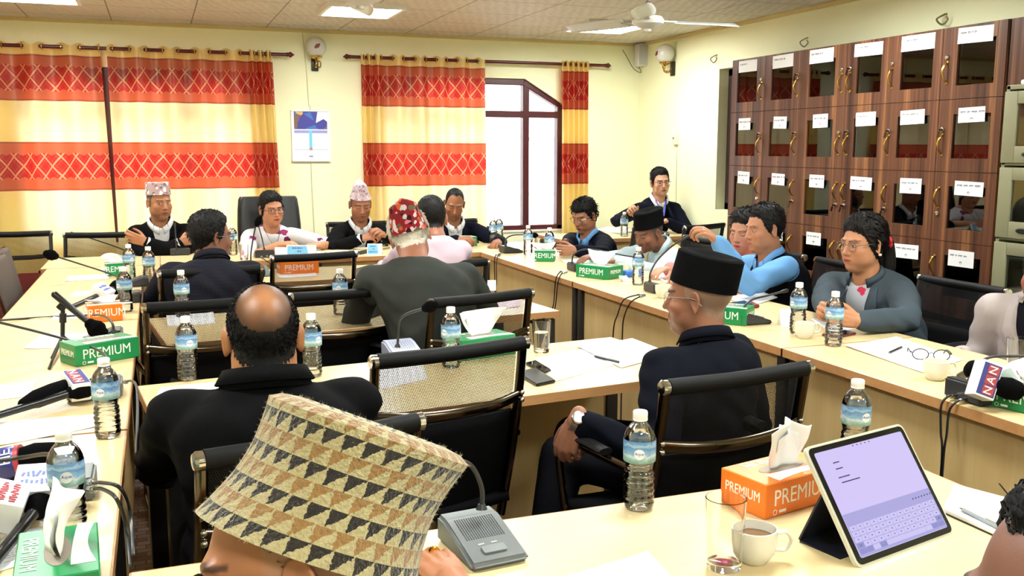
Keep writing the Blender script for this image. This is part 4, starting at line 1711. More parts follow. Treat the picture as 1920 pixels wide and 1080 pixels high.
bottle(1197, 952, 'water bottle on the nearest table, left of the orange tissue box', rz=-0.5)
bottle(132, 1002, 'water bottle at the bottom left, behind the open green tissue box', rz=0.1)
bottle(203, 819, 'water bottle on the left table just beyond the white sheet, left of the bald man')
bottle(236, 585, 'water bottle beside the orange tissue box on the left table')
bottle(244, 527, 'water bottle beside the small green tissue box on the left table')
bottle(281, 533, 'water bottle left of the dark checked suit, a glass behind it')
bottle(353, 712, 'water bottle just left of the bald head', rz=0.3)
bottle(586, 705, 'water bottle just right of the bald head', rz=0.6)
bottle(343, 594, 'water bottle in front of the back of the dark checked suit', rz=0.3)
bottle(639, 590, 'water bottle on the middle table beside the far empty chair')
bottle(846, 688, 'water bottle in front of the green tissue box, behind the empty middle chair')
bottle(1600, 873, 'water bottle behind the tablet computer')
bottle(1562, 648, 'water bottle in front of the clasped hands of the grey blazer woman')
bottle(1495, 625, 'water bottle behind the cream cup, left of the grey blazer woman')
bottle(1196, 534, 'water bottle between the green tissue box and the beige vest man')
bottle(1030, 484, 'water bottle just left of the hands of the navy suit man with glasses')
bottle(990, 478, 'water bottle behind the black microphone base on the right table')
bottle(925, 458, 'nearer of two water bottles against the bright open window')
bottle(936, 455, 'farther of two water bottles against the bright open window')
bottle(437, 478, 'water bottle at the left elbow of the woman in white')
bottle(756, 470, 'water bottle right of the hands of the man in the pale peaked cap')
p = onz(1184, 432, 0.75)
dup(BOT, (3.66, 7.16, 0.7505), 0.4, 'water bottle held on the corner desk by the standing man')

# ---- tissue boxes
WHITEP = plain('white_print', (246, 246, 242), 0.5, var=0.01)
TISSUE = plain('soft_tissue', (243, 243, 240), 0.9, var=0.02)
BOXC = {'green': plain('green_box_card', (16, 134, 74), 0.35, var=0.04), 'orange': plain('orange_box_card', (240, 122, 22), 0.35, var=0.04)}
DARKSLOT = plain('box_slot_shadowless_card', (150, 140, 128), 0.8)


def tissue_mesh(h, seed, spread=1.0):
    rg = np.random.default_rng(seed)
    ph = rg.uniform(0, 6.28, 6)
    b = MB()

    def fn(u, v):
        s = (u - 0.5)
        w_ = 0.036 + 0.05 * v ** 0.8 * spread
        x = s * 2 * w_ + 0.025 * v * math.sin(ph[0])
        edge = 0.35 * abs(s) ** 1.2 + 0.12 * math.sin(5 * s + ph[1])
        z = h * v * (1 - edge)
        y = 0.012 * math.sin(7 * s + ph[2]) * (0.4 + v) + 0.022 * v * math.sin(3.2 * s + ph[3]) + 0.007 * math.sin(13 * s + 5 * v + ph[4]) * v + 0.02 * v * v * math.cos(ph[5])
        return (x, y, z)
    b.grid(fn, 30, 16)
    # a second fold of the sheet behind
    b.grid(lambda u, v: (fn(u, v)[0] * 0.75 + 0.004, fn(u, v)[1] + 0.014 * (1 - abs(2 * u - 1)) + 0.004, fn(u, v)[2] * 0.8), 20, 10)
    return b


def tissue_box(loc, rz, color, label, seed, tissue=0.085, L=0.225, W=0.125, H=0.072, spread=1.0, trz=0.0):
    r = empty('tissue_box', (loc[0], loc[1], TZ + 0.0006), rz, label, 'tissue box', color + ' tissue boxes')
    b = MB()
    b.box((0, 0, H / 2), (L, W, H), bev=0.002, seg=1)
    b.build('carton', BOXC[color], r, smooth=False)
    # opening with a lighter rim
    b = MB()
    n = 28
    b.prism([(0.065 * math.cos(2 * PI * i / n), 0.021 * math.sin(2 * PI * i / n) * (1.0)) for i in range(n)], H + 0.0002, H + 0.0008)
    b.build('opening', DARKSLOT, r, smooth=False)
    # white swoosh on the lid
    b = MB()
    m = 20
    up_ = [(-0.07 + 0.18 * k / m, -0.02 - 0.035 * (k / m) ** 2 * 0.3) for k in range(m + 1)]
    lo = [(-0.07 + 0.18 * k / m, -0.058 + 0.012 * math.sin(k / m * PI)) for k in range(m + 1)]
    poly = [(x, y) for x, y in up_] + [(x, y) for x, y in lo[::-1]]
    b.prism([p for p in poly][::-1], H + 0.0002, H + 0.0006)
    b.build('swoosh', WHITEP, r, smooth=False)
    b = MB()
    sz = 0.047
    e = 0.0004
    text_mb('PREMIUM', sz, frame_m((-0.004, -W / 2 - e, H * 0.52), (1, 0, 0), (0, 0, 1)), sx=0.88, mb=b)
    b.build('lettering', WHITEP, r, smooth=False)
    b = MB()
    text_mb('PREMIUM', sz, frame_m((0.004, W / 2 + e, H * 0.52), (-1, 0, 0), (0, 0, 1)), sx=0.88, mb=b)
    b.build('lettering', WHITEP, r, smooth=False)
    b = MB()
    text_mb('PREMIUM', 0.030, frame_m((-L / 2 - e, 0, H * 0.55), (0, -1, 0), (0, 0, 1)), sx=0.78, mb=b)
    b.build('end_lettering', WHITEP, r, smooth=False)
    b = MB()
    text_mb('PREMIUM', 0.030, frame_m((L / 2 + e, 0, H * 0.55), (0, 1, 0), (0, 0, 1)), sx=0.78, mb=b)
    b.build('end_lettering', WHITEP, r, smooth=False)
    for (o, x_) in (((-0.085, -W / 2 - e, 0.010), (1, 0, 0)), ((0.085, W / 2 + e, 0.010), (-1, 0, 0))):
        b = MB()
        M = frame_m(o, x_, (0, 0, 1))
        b.lathe([(0.006, 0), (0.006, 0.0004), (0.0046, 0.0004), (0.0046, 0)], 16, M=M, cap=False)
        b.prism([(0.012, -0.003), (0.032, -0.003), (0.032, 0.003), (0.012, 0.003)], 0, 0.0004, M=M)
        b.build('seal', WHITEP, r, smooth=False)
    b = MB()
    text_mb('PREMIUM', 0.036, frame_m((0.0, 0.043, H + 0.0006), (-1, 0, 0), (0, -1, 0)), sx=0.95, mb=b)
    b.build('lid_lettering', WHITEP, r, smooth=False)
    if tissue:
        b = tissue_mesh(tissue, seed, spread)
        b.xform(Matrix.Translation((0, 0, H + 0.0008)) @ Matrix.Rotation(trz, 4, 'Z'))
        b.build('tissue', TISSUE, r, solid=0.0008, angle=180)
    return r


def P2(u, v, z=TZ):
    p = onz(u, v, z)
    return (p.x, p.y)


tissue_box((1.195, 1.60), math.radians(12), 'orange', 'orange tissue box on the nearest table, left of the tablet', 1, 0.105, spread=0.9)
c = P2(193, 668)
tissue_box((c[0] - 0.005, c[1] - 0.05), math.radians(28), 'green', 'green tissue box on the left table behind the NAN microphone', 2, 0.0)
b = tissue_mesh(0.03, 5, 1.0)
tissue_box((-0.185, 1.66), math.radians(94), 'green', 'open green tissue box at the bottom left corner, tissue hanging out', 3, 0.10, trz=0.3, L=0.215)
c = P2(196, 599)
tissue_box(c, math.radians(8), 'orange', 'orange tissue box on the left table beside the white-flag microphone', 4, 0.028, L=0.135, W=0.12, spread=0.6)
c = P2(220, 515)
tissue_box(c, math.radians(10), 'green', 'small green tissue box far up the left table', 5, 0.05, L=0.12, W=0.11, spread=0.6)
c = P2(905, 668)
tissue_box((c[0], c[1] + 0.03), math.radians(14), 'green', 'green tissue box with a big white tissue, behind the middle chair', 6, 0.10, spread=1.1)
c = P2(548, 511)
tissue_box((c[0] + 0.03, c[1] - 0.02), math.radians(4), 'orange', 'orange tissue box seen through the far empty chair', 7, 0.0)
c = P2(868, 461)
tissue_box((c[0] - 0.02, c[1]), math.radians(2), 'green', 'green tissue box in front of the man writing in the navy jacket', 8, 0.0)
c = P2(1022, 489)
tissue_box(c, math.radians(-28), 'green', 'small green tissue box between the two bottles by the navy suit man', 9, 0.05, L=0.13, W=0.1)
c = P2(1125, 522)
tissue_box((c[0] + 0.02, c[1] + 0.05), math.radians(-62), 'green', 'green tissue box on the right table in front of the beige vest man', 10, 0.085, W=0.15, spread=1.2)
c = P2(1357, 606)
tissue_box((c[0] + 0.02, c[1] + 0.03), math.radians(-50), 'green', 'green tissue box peeping out behind the neck of the plain black cap man', 11, 0.0)
c = P2(1870, 785)
tissue_box((2.295, 1.925), math.radians(-77), 'green', 'green tissue box at the right edge in front of the NAN flag', 12, 0.05)

# ---- papers
PAPER = plain('white_paper', (240, 241, 242), 0.6, var=0.015)
PRINT = plain('grey_print', (120, 122, 130), 0.8)


def sheet(quad, label, z=TZ, th=0.0007, name='paper_sheet', mat=None, group='papers on the tables', curl=0.003, lines=0, seed=0, parent_kind='paper'):
    """quad: far-left, far-right, near-right, near-left image corners on the table plane"""
    q = [onz(u, v, z) for u, v in quad]
    c = sum(q, Vector()) / 4
    q = [Vector((p.x - c.x, p.y - c.y, 0)) for p in q]
    r = MB()

    def fn(u, v):
        p = (q[3] * (1 - u) + q[2] * u) * (1 - v) + (q[0] * (1 - u) + q[1] * u) * v
        return (p.x, p.y, th + curl * (abs(2 * u - 1) ** 4 * (0.5 + 0.5 * math.sin(seed + 3 * v))))
    r.grid(fn, 10, 10)
    o = r.build(name, mat or PAPER, loc=(c.x, c.y, z + 0.0006), solid=th, angle=180)
    tag(o, label, parent_kind, group)
    if lines:
        b = MB()
        rr = random.Random(seed)
        for k in range(lines):
            v = 0.88 - 0.75 * k / lines
            u = 0.1
            while u < 0.85:
                L = rr.uniform(0.03, 0.12)
                p0, p1 = Vector(fn(u, v)), Vector(fn(min(0.9, u + L), v))
                e = (Vector(fn(u, v + 0.012)) - p0)
                up_ = Vector((0, 0, 0.0006))
                b.add([p0 + up_, p1 + up_, p1 + e + up_, p0 + e + up_], [[0, 1, 2, 3]])
                u += L + 0.025
                if rr.random() < 0.12:
                    break
        b.build('printing', PRINT, o, smooth=False)
    return o


sheet([(0, 790), (180, 778), (186, 800), (-6, 838)], 'white sheet on the left table, its right end at a bottle', lines=3, seed=1)
sheet([(78, 627), (205, 624), (172, 652), (44, 655)], 'white sheet under the feet of the tripod microphone', seed=2)
sheet([(127, 518), (200, 514), (206, 523), (121, 528)], 'white sheet far up the left table, left of the small green box', seed=3)
sheet([(142, 547), (190, 545), (184, 553), (130, 557)], 'small white sheet behind the white-flag microphone', seed=4)
sheet([(104, 589), (168, 587), (166, 597), (96, 600)], 'white sheet left of the orange box on the left table', seed=5)
sheet([(-30, 726), (70, 714), (56, 744), (-40, 754)], 'white sheet at the left edge behind the long black microphone', seed=6)
sheet([(10, 1002), (104, 984), (98, 1042), (-40, 1085)], 'printed sheet at the bottom left under the press microphones', lines=14, seed=7)
sheet([(300, 727), (412, 716), (408, 742), (290, 754)], 'white sheet left of the bald man on the middle table', seed=8)
sheet([(668, 684), (788, 668), (802, 712), (690, 736)], 'white sheet partly behind the empty middle chair', lines=6, seed=9)
sheet([(1000, 672), (1120, 650), (1196, 672), (1042, 716)], 'white sheet in front of the plain black cap man, nearest the phones', lines=0, seed=10)
sheet([(1080, 650), (1185, 636), (1262, 664), (1165, 690)], 'white sheet in front of the plain black cap man, a pen lying on it', z=TZ + 0.0022, seed=11)
sheet([(312, 593), (400, 586), (405, 607), (314, 613)], 'white sheet seen through the mesh of the left empty chair', seed=12)
sheet([(905, 560), (972, 553), (976, 575), (915, 583)], 'pinkish sheet by the right elbow of the grey suit man', mat=plain('pinkish_paper', (226, 200, 210), 0.7), seed=13)
sheet([(518, 513), (590, 507), (594, 518), (522, 522)], 'white sheet seen through the far empty chair, before the orange box', seed=14)
sheet([(598, 474), (652, 469), (660, 478), (602, 483)], 'white sheet on the back table right of the large name card', seed=15)
sheet([(536, 478), (600, 470), (604, 476), (560, 486)], 'white sheet under the large name card', seed=16)
sheet([(640, 474), (690, 469), (694, 474), (650, 480)], 'white sheet in front of the man in the pale peaked cap', seed=17)
sheet([(800, 466), (842, 461), (842, 466), (806, 472)], 'white sheet under the hand of the navy jacket writer', seed=18)
sheet([(1052, 489), (1100, 482), (1122, 494), (1072, 503)], 'white sheet under the hands of the navy suit man with glasses', lines=3, seed=19)
sheet([(1100, 492), (1166, 484), (1196, 494), (1130, 504)], 'white sheet under the hands of the beige vest man', seed=20)
sheet([(1216, 515), (1262, 508), (1290, 522), (1250, 532)], 'white sheet behind the hat of the plain black cap man', seed=21)
sheet([(1366, 561), (1422, 546), (1458, 560), (1404, 576)], 'white pad behind the dark red case', th=0.004, name='note_pad', parent_kind='note pad', seed=22)
sheet([(1584, 650), (1680, 634), (1806, 676), (1730, 700)], 'large white sheets with a pen and eyeglasses, right of the grey blazer woman', seed=23, th=0.003)
sheet([(1520, 600), (1575, 590), (1625, 612), (1560, 626)], 'white sheet under the clasped hands of the grey blazer woman', seed=24)
sheet([(1000, 1100), (1214, 1036), (1276, 1105), (1060, 1190)], 'white sheet at the bottom edge of the nearest table', lines=0, seed=25)
sheet([(1200, 432), (1140, 425), (1120, 431), (1170, 440)], 'white sheets on the corner desk by the window', seed=26)

# notebook with black cover under white page near the tablet
q = [onz(u, v) for u, v in ((1790, 916), (1918, 950), (1908, 1026), (1767, 962))]
c = sum(q, Vector()) / 4
r = empty('notebook', (c.x, c.y, TZ + 0.0005), 0, 'black-backed notebook with a white page right of the tablet', 'notebook')
b = MB()
pts = [(p.x - c.x, p.y - c.y) for p in q][::-1]
b.prism([(x * 1.02, y * 1.02) for x, y in pts], 0, 0.003)
b.build('cover', plain('black_notebook_cover', (26, 26, 30), 0.6), r, smooth=False)
b = MB()
b.prism(pts, 0.003, 0.010)
b.build('pages', PAPER, r, smooth=False)


# ---- pens
def pen(uv0, uv1, z, mat, label, rad=0.0045, capend=True):
    p0, p1 = onz(*uv0, z + rad), onz(*uv1, z + rad)
    c = (p0 + p1) / 2
    r = empty('pen', c, 0, label, 'pen', 'pens')
    a, b_ = p0 - c, p1 - c
    d = (b_ - a).normalized()
    b = MB()
    b.tube([a + d * 0.012, b_], rad, 10, round_ends=False)
    b.build('barrel', mat, r)
    b = MB()
    b.tube([a, a + d * 0.012], [0.0008, rad], 10)
    b.build('tip', CHROME, r)
    b = MB()
    off = Vector((0, 0, rad + 0.001))
    b.box((b_ + a * 0.0) - d * 0.022 + off, (0.04, 0.003, 0.0015), rz=math.atan2(d.y, d.x))
    b.build('clip', CHROME, r, smooth=False)
    return r


BLACKPL = plain('black_plastic', (14, 14, 17), 0.3)
pen((1112, 667), (1160, 679), TZ + 0.003, BLACKPL, 'black pen on the white sheet before the plain black cap man')
pen((1664, 663), (1690, 651), TZ + 0.004, BLACKPL, 'black pen lying on the large white sheets by the eyeglasses')
t = NT('clear_pen_plastic')
pen((1798, 952), (1878, 992), TZ + 0.0108, plain('grey_clear_plastic', (150, 156, 160), 0.15), 'clear ballpoint pen on the notebook beside the tablet', 0.004)
pen((592, 478), (612, 474), TZ + 0.001, BLACKPL, 'dark pen on the sheet right of the large name card', 0.004)


# ---- phones and slim cases
def slab(quad, label, name, th, mat, z=TZ, cat='phone', screen=None, group=None):
    q = [onz(u, v, z) for u, v in quad]
    c = sum(q, Vector()) / 4
    r = empty(name, (c.x, c.y, z + 0.0006), 0, label, cat, group)
    pts = [(p.x - c.x, p.y - c.y) for p in q][::-1]
    bm = bmesh.new()
    vs = [bm.verts.new((x, y, 0)) for x, y in pts]
    f = bm.faces.new(vs)
    e = bmesh.ops.extrude_face_region(bm, geom=[f])
    bmesh.ops.translate(bm, vec=(0, 0, th), verts=[g for g in e['geom'] if isinstance(g, bmesh.types.BMVert)])
    bmesh.ops.recalc_face_normals(bm, faces=bm.faces)
    bmesh.ops.bevel(bm, geom=bm.edges[:], offset=min(0.003, th * 0.4), segments=2, affect='EDGES')
    b = MB().from_bm(bm)
    b.build('case', mat, r)
    if screen:
        b = MB()
        b.prism([(x * 0.9, y * 0.9) for x, y in pts], th, th + 0.0005)
        b.build('screen', screen, r, smooth=False)
    return r


SCREENB = plain('black_screen_glass', (16, 17, 20), 0.05)
slab([(968, 703), (1004, 694), (1042, 718), (1006, 726)], 'black phone case on the table edge before the plain black cap man', 'phone', 0.010, BLACKPL)
slab([(984, 684), (1004, 679), (1034, 697), (1018, 702)], 'dark phone half under the white sheet, behind the black phone case', 'phone', 0.008, BLACKPL, screen=SCREENB)
slab([(1540, 630), (1585, 622), (1606, 628), (1562, 637)], 'dark red phone in front of the grey blazer woman', 'phone', 0.009, plain('dark_red_case', (110, 24, 24), 0.35), screen=SCREENB)
slab([(1352, 577), (1408, 569), (1424, 577), (1364, 587)], 'dark red flat case with a black tablet on it, behind the plain black cap', 'document_case', 0.014, plain('red_leather', (120, 26, 24), 0.4), cat='case')
slab([(1352, 573), (1396, 566), (1412, 573), (1362, 581)], 'black slim tablet lying on the dark red case', 'slim_tablet', 0.008, BLACKPL, z=TZ + 0.0155, cat='tablet', screen=SCREENB)
slab([(664, 508), (700, 497), (706, 512), (668, 520)], 'black folder on the furthest middle table, right of the empty chair', 'folder', 0.012, BLACKPL, cat='folder')
slab([(668, 474), (690, 469), (694, 474), (674, 478)], 'dark flat phone in front of the pale peaked cap man', 'phone', 0.008, BLACKPL)

# ---- name cards
BLUEP = None
t = NT('blue_name_card_print')
v = t.coord('Generated')
sp = t.n('SeparateXYZ')
t.set(sp.inputs[0], v)
blue = t.mix(t.noise(v, 4, 2), srgb(104, 184, 232), srgb(140, 206, 244))
BLUEC = t.done(t.pbsdf(blue, 0.5))
CARDINK = plain('card_ink', (70, 96, 150), 0.7)


def name_card(u0, u1, vb, h, label, blue=True):
    """folded tent card facing the camera side of the room"""
    a, c = onz(u0, vb), onz(u1, vb)
    mid = (a + c) / 2
    d = (c - a)
    r = empty('name_card', (mid.x, mid.y, TZ + 0.0006), math.atan2(d.y, d.x), label, 'name card', 'folded name cards')
    w_ = d.length
    b = MB()
    b.add([(-w_ / 2, 0, 0), (w_ / 2, 0, 0), (w_ / 2, 0.03, h), (-w_ / 2, 0.03, h), (-w_ / 2, 0.06, 0), (w_ / 2, 0.06, 0)], [[0, 1, 2, 3], [3, 2, 5, 4]])
    b.build('card', PAPER, r, smooth=False, solid=0.0006)
    if blue:
        b = MB()
        k = 0.03 / h

        def at(x, z):
            return (x * w_ / 2, k * z * h - 0.0012, z * h)
        b.add([at(-0.92, 0.08), at(0.55, 0.08), at(0.35, 0.92), at(-0.92, 0.92)], [[0, 1, 2, 3]])
        b.build('blue_field', BLUEC, r, smooth=False)
        b = MB()
        for z, x0, x1 in ((0.72, -0.6, 0.1), (0.48, -0.25, 0.0), (0.22, -0.8, 0.35)):
            x = x0
            while x < x1:
                L = rs.uniform(0.06, 0.18)
                p = [at(x, z), at(min(x1, x + L), z), at(min(x1, x + L), z + 0.09), at(x, z + 0.09)]
                b.add([(q[0], q[1] - 0.0008, q[2]) for q in p], [[0, 1, 2, 3]])
                x += L + 0.04
        b.build('printing', CARDINK, r, smooth=False)
    return r


name_card(536, 592, 484, 0.085, 'large white and blue name card in front of the woman in white')
name_card(688, 716, 478, 0.075, 'small blue name card in front of the pale peaked cap man')
name_card(514, 538, 481, 0.06, 'plain white folded card left of the large name card', False)
name_card(1464, 1486, 613, 0.07, 'plain white folded card behind the cream cup on the right table', False)
name_card(914, 930, 545, 0.05, 'small white folded card right of the grey suit man', False)

# ---- cups and glasses
CHINA = plain('white_china', (222, 219, 206), 0.15, var=0.01)
COFFEE = plain('milk_coffee', (126, 92, 58), 0.1)
TEA = plain('milk_tea', (170, 140, 90), 0.1)


def cup(u, v, label, ang, drink=None, h=0.062, rr=0.040):
    p = onz(u, v)
    r = empty('coffee_cup', (p.x, p.y, TZ + 0.0006), 0, label, 'cup', 'white china cups')
    b = MB()
    b.lathe([(0.022, 0), (0.024, 0.002), (0.026, 0.005), (rr * 0.9, h * 0.3), (rr * 0.985, h * 0.6), (rr, h), (rr - 0.003, h + 0.0006), (rr - 0.005, h * 0.6), (rr * 0.8, h * 0.25), (0.0001, 0.008)], 36)
    b.build('bowl', CHINA, r)
    b = MB()
    ca, sa = math.cos(ang), math.sin(ang)
    pts = [(rr * 0.96, 0, h * 0.85), (rr + 0.016, 0, h * 0.88), (rr + 0.026, 0, h * 0.62), (rr + 0.016, 0, h * 0.36), (rr * 0.93, 0, h * 0.34)]
    b.tube([(x * ca, x * sa, z) for x, y, z in pts], 0.0048, 10, smooth=6, flat=(1.2, 0.8))
    b.build('handle', CHINA, r)
    if drink:
        b = MB()
        b.lathe([(rr * 0.93, h * 0.74), (0.0001, h * 0.741)], 30, cap=False)
        b.build('drink', drink, r)
    return r


RYAW = math.atan2(RT.y, RT.x)
cup(1413, 1052, 'white cup of coffee beside the empty glass on the nearest table', RYAW, COFFEE)
cup(1932, 985, 'white cup cut off by the right edge, beyond the notebook', 0.5, COFFEE)
cup(1754, 712, 'cream cup on the right table in front of the eyeglasses', RYAW + 0.1, TEA)
cup(1508, 634, 'cream cup between the two bottles near the grey blazer woman', RYAW + 0.2, None)
cup(1243, 558, 'white cup right of the microphone beside the black cap brim', 0.3, None)
cup(1168, 512, 'small white cup between the green tissue box and the bottle', 0.8, None, 0.055, 0.034)


def tumbler(u, v, label, water=0.0, h=0.118, rt=0.035, rb=0.027, pink=False):
    p = onz(u, v)
    r = empty('glass_tumbler', (p.x, p.y, TZ + 0.0006), 0, label, 'glass', 'drinking glasses')
    b = MB()
    b.lathe([(0.0001, 0.0), (rb, 0.0), (rb + 0.001, 0.004), (rt, h), (rt - 0.0018, h + 0.0005), (rb - 0.001, 0.014), (0.0001, 0.011)], 36)
    b.build('wall', GLASS, r)
    if water:
        b = MB()
        k = water
        rw = rb + (rt - rb) * k
        b.lathe([(0.0001, 0.0118), (rb - 0.0024, 0.0145), (rw - 0.0026, h * k), (0.0001, h * k)], 30)
        b.build('water', WATER, r)
    if pink:
        b = MB()
        b.lathe([(rb * 0.55, 0.0112), (0.0001, 0.0118)], 18, cap=False)
        b.build('base_sticker', plain('magenta_sticker', (214, 40, 120), 0.4), r)
    return r


tumbler(1357, 1064, 'empty glass tumbler on the nearest table, left of the coffee cup', 0, 0.128, 0.036, 0.029, pink=True)
tumbler(1015, 660, 'glass tumbler half full of water on the middle table', 0.62)
tumbler(1905, 695, 'glass tumbler at the right edge beside the light jacket', 0.0, 0.11)
tumbler(291, 520, 'glass tumbler standing before the man with folded arms', 0.3)
tumbler(458, 487, 'small glass tumbler in front of the woman in white', 0.3, 0.1, 0.03, 0.025)
tumbler(1000, 470, 'glass tumbler by the bright window end of the right table', 0.0)

# small blue object beside the bottle
p = onz(1181, 519)
b = MB()
b.box((0, 0, 0.018), (0.075, 0.055, 0.036), bev=0.01, seg=3)
tag(b.build('blue_pouch', plain('blue_pouch_cloth', (50, 118, 214), 0.6), loc=(p.x, p.y, TZ + 0.0006)), 'small blue pouch left of the water bottle by the beige vest man', 'pouch')
# crumpled tissue by the bottle
for u, v, lab, s in ((1172, 528, 'crumpled tissue between green box and bottle on right table', 0.03), (660, 594, 'crumpled lilac tissue right of the bottle by the far empty chair', 0.045), (737, 470, 'crumpled pink tissue in front of the pink shirt', 0.035)):
    b = tissue_mesh(s, int(u), 0.5)
    b.v = [(x * 0.6, y * 1.2, z) for x, y, z in b.v]
    q = onz(u, v)
    tag(b.build('crumpled_tissue', TISSUE, loc=(q.x, q.y, TZ + 0.001), solid=0.0008, angle=180), lab, 'tissue', 'crumpled tissues')

# ---- eyeglasses lying on the sheets
WIRE = plain('gunmetal_wire', (30, 30, 36), 0.3, 0.3)
q0 = onz(1745, 676, TZ + 0.004)
r = empty('eyeglasses', (q0.x, q0.y, TZ + 0.0045), math.radians(-36), 'folded-open eyeglasses lying on the large white sheets', 'eyeglasses')
for s in (-1, 1):
    b = MB()
    n = 20
    b.tube([(s * 0.034 + 0.026 * math.cos(2 * PI * k / n), 0, 0.02 + 0.019 * math.sin(2 * PI * k / n)) for k in range(n + 1)], 0.002, 6)
    b.build('rim', WIRE, r)
    b = MB()
    b.tube([(s * 0.062, 0, 0.026), (s * 0.066, 0.01, 0.026), (s * 0.064, 0.09, 0.022), (s * 0.06, 0.125, 0.003)], 0.0024, 6, smooth=4)
    b.build('temple', WIRE, r)
b = MB()
b.tube([(-0.009, 0, 0.024), (0, -0.003, 0.028), (0.009, 0, 0.024)], 0.0013, 6, smooth=4)
b.build('bridge', WIRE, r)

# ---- tablet computer on its folding stand
A = onz(1612, 1061, TZ + 0.004)
Bq = onz(1787, 996, TZ + 0.004)
ex = (Bq - A).normalized()
nrm = Vector((ex.y, -ex.x, 0))           # toward the viewer side
if nrm.dot(Vector((0, -1, 0))) < 0:
    nrm = -nrm
Wt, Ht = (Bq - A).length, (Bq - A).length * 0.775
best, bt = 1e9, 0
for k in range(20, 85):                  # lean back angle that meets the picture's upper corner
    q = math.radians(k)
    up_ = Vector((0, 0, 1)) * math.sin(q) - nrm * math.cos(q)
    C = A + up_ * Ht
    d = C - CAM
    uu, vv = 960 + FPX * d.dot(RT) / d.dot(FW), 540 - FPX * d.dot(UP) / d.dot(FW)
    e = (uu - 1519) ** 2 + (vv - 851) ** 2
    if e < best:
        best, bt = e, q
ey = Vector((0, 0, 1)) * math.sin(bt) - nrm * math.cos(bt)
M = frame_m(A, ex, ey)
r = empty('tablet_computer', A, 0, 'tablet with a lit lilac screen and keyboard, propped on the nearest table', 'tablet')
M.translation = Vector((0, 0, 0))


def rrect(x0, y0, x1, y1, rad, n=6):
    pts = []
    for cx, cy, a0 in ((x1 - rad, y1 - rad, 0), (x0 + rad, y1 - rad, 90), (x0 + rad, y0 + rad, 180), (x1 - rad, y0 + rad, 270)):
        for k in range(n + 1):
            a = math.radians(a0 + 90 * k / n)
            pts.append((cx + rad * math.cos(a), cy + rad * math.sin(a)))
    return pts


b = MB()
b.prism(rrect(-0.005, -0.005, Wt + 0.005, Ht + 0.005, 0.014), -0.009, -0.001, M=M)
b.build('clear_case', plain('cream_rubber_case', (206, 204, 186), 0.3), r, smooth=False)
b = MB()
b.prism(rrect(0, 0, Wt, Ht, 0.011), -0.001, 0.0005, M=M)
b.build('bezel', plain('black_bezel', (14, 14, 18), 0.1), r, smooth=False)
SCR = {}


def lit(name, rgb, s=0.42):
    t = NT(name)
    e = t.n('Emission', i_Color=(*srgb(*rgb), 1), i_Strength=s)
    g = t.n('BsdfGlossy', i_Roughness=0.06)
    mx = t.n('MixShader', i_0=0.02)
    t.set(mx.inputs[1], e)
    t.set(mx.inputs[2], g)
    return t.done(mx)


LIL, LIL2, KEY, DKEY, SINK = lit('screen_lilac', (214, 202, 250)), lit('screen_toolbar', (176, 172, 224)), lit('screen_key', (208, 200, 246)), lit('screen_dark_key', (150, 150, 206)), lit('screen_ink', (70, 64, 100))
m_ = 0.0105
b = MB()
b.prism(rrect(m_, m_, Wt - m_, Ht - m_, 0.004), 0.0005, 0.0010, M=M)
sc = b.build('screen', LIL, r, smooth=False)
sx0, sx1, sy0, sy1 = m_ + 0.001, Wt - m_ - 0.001, m_ + 0.001, Ht - m_ - 0.001
b = MB()
kb = sy0 + (sy1 - sy0) * 0.40
b.prism([(sx0, sy0), (sx1, sy0), (sx1, kb), (sx0, kb)], 0.001, 0.0013, M=M)
b.build('keyboard_area', LIL2, sc, smooth=False)
b = MB()
rows = 5
rh = (kb - 0.022 - sy0 - 0.004) / rows
marks = MB()
dk_ = MB()
for j in range(rows):
    n = 13
    kw = (sx1 - sx0 - 0.004) / n
    y = sy0 + 0.004 + j * rh
    for i in range(n):
        if j == 0 and 3 < i < 10:
            continue
        dk_ = MB()
        tgt = dk_ if (j <= 1 and (i in (0, 12) or (j == 0 and i in (1, 11, 3)))) else b
        x = sx0 + 0.002 + i * kw
        tgt.prism(rrect(x + 0.0006, y + 0.0006, x + kw - 0.0006, y + rh - 0.0006, 0.0015, 2), 0.0013, 0.0016, M=M)
        if tgt is dk_:
            dk_.build('dark_key', DKEY, sc, smooth=False)
        if j > 0:
            marks.prism([(x + kw * 0.44, y + rh * 0.45), (x + kw * 0.58, y + rh * 0.45), (x + kw * 0.58, y + rh * 0.6), (x + kw * 0.44, y + rh * 0.6)], 0.0016, 0.0018, M=M)
    if j == 0:
        b.prism(rrect(sx0 + 0.002 + 4 * kw, y + 0.0006, sx0 + 0.002 + 10 * kw - 0.0008, y + rh - 0.0006, 0.0015, 2), 0.0013, 0.0016, M=M)
b.build('keys', KEY, sc, smooth=False)
marks.build('key_marks', SINK, sc, smooth=False)
marks = MB()
for (fx, fy, n) in ((0.17, 0.83, 5), (0.17, 0.775, 6), (0.16, 0.70, 10), (0.17, 0.655, 15)):
    x = fx * Wt
    for k in range(n):
        L = rs.uniform(0.0015, 0.0045)
        marks.prism([(x, fy * Ht), (x + L, fy * Ht), (x + L, fy * Ht + 0.0022), (x, fy * Ht + 0.0022)], 0.001, 0.0013, M=M)
        x += L + 0.0006
marks.build('text_lines', SINK, sc, smooth=False)
marks = MB()
for k in range(5):
    marks.prism([(Wt * 0.42 + k * 0.012, Ht * 0.93), (Wt * 0.42 + k * 0.012 + 0.003, Ht * 0.93), (Wt * 0.42 + k * 0.012 + 0.003, Ht * 0.93 + 0.002), (Wt * 0.42 + k * 0.012, Ht * 0.93 + 0.002)], 0.001, 0.0013, M=M)
marks.build('toolbar_icons', SINK, sc, smooth=False)
marks = MB()
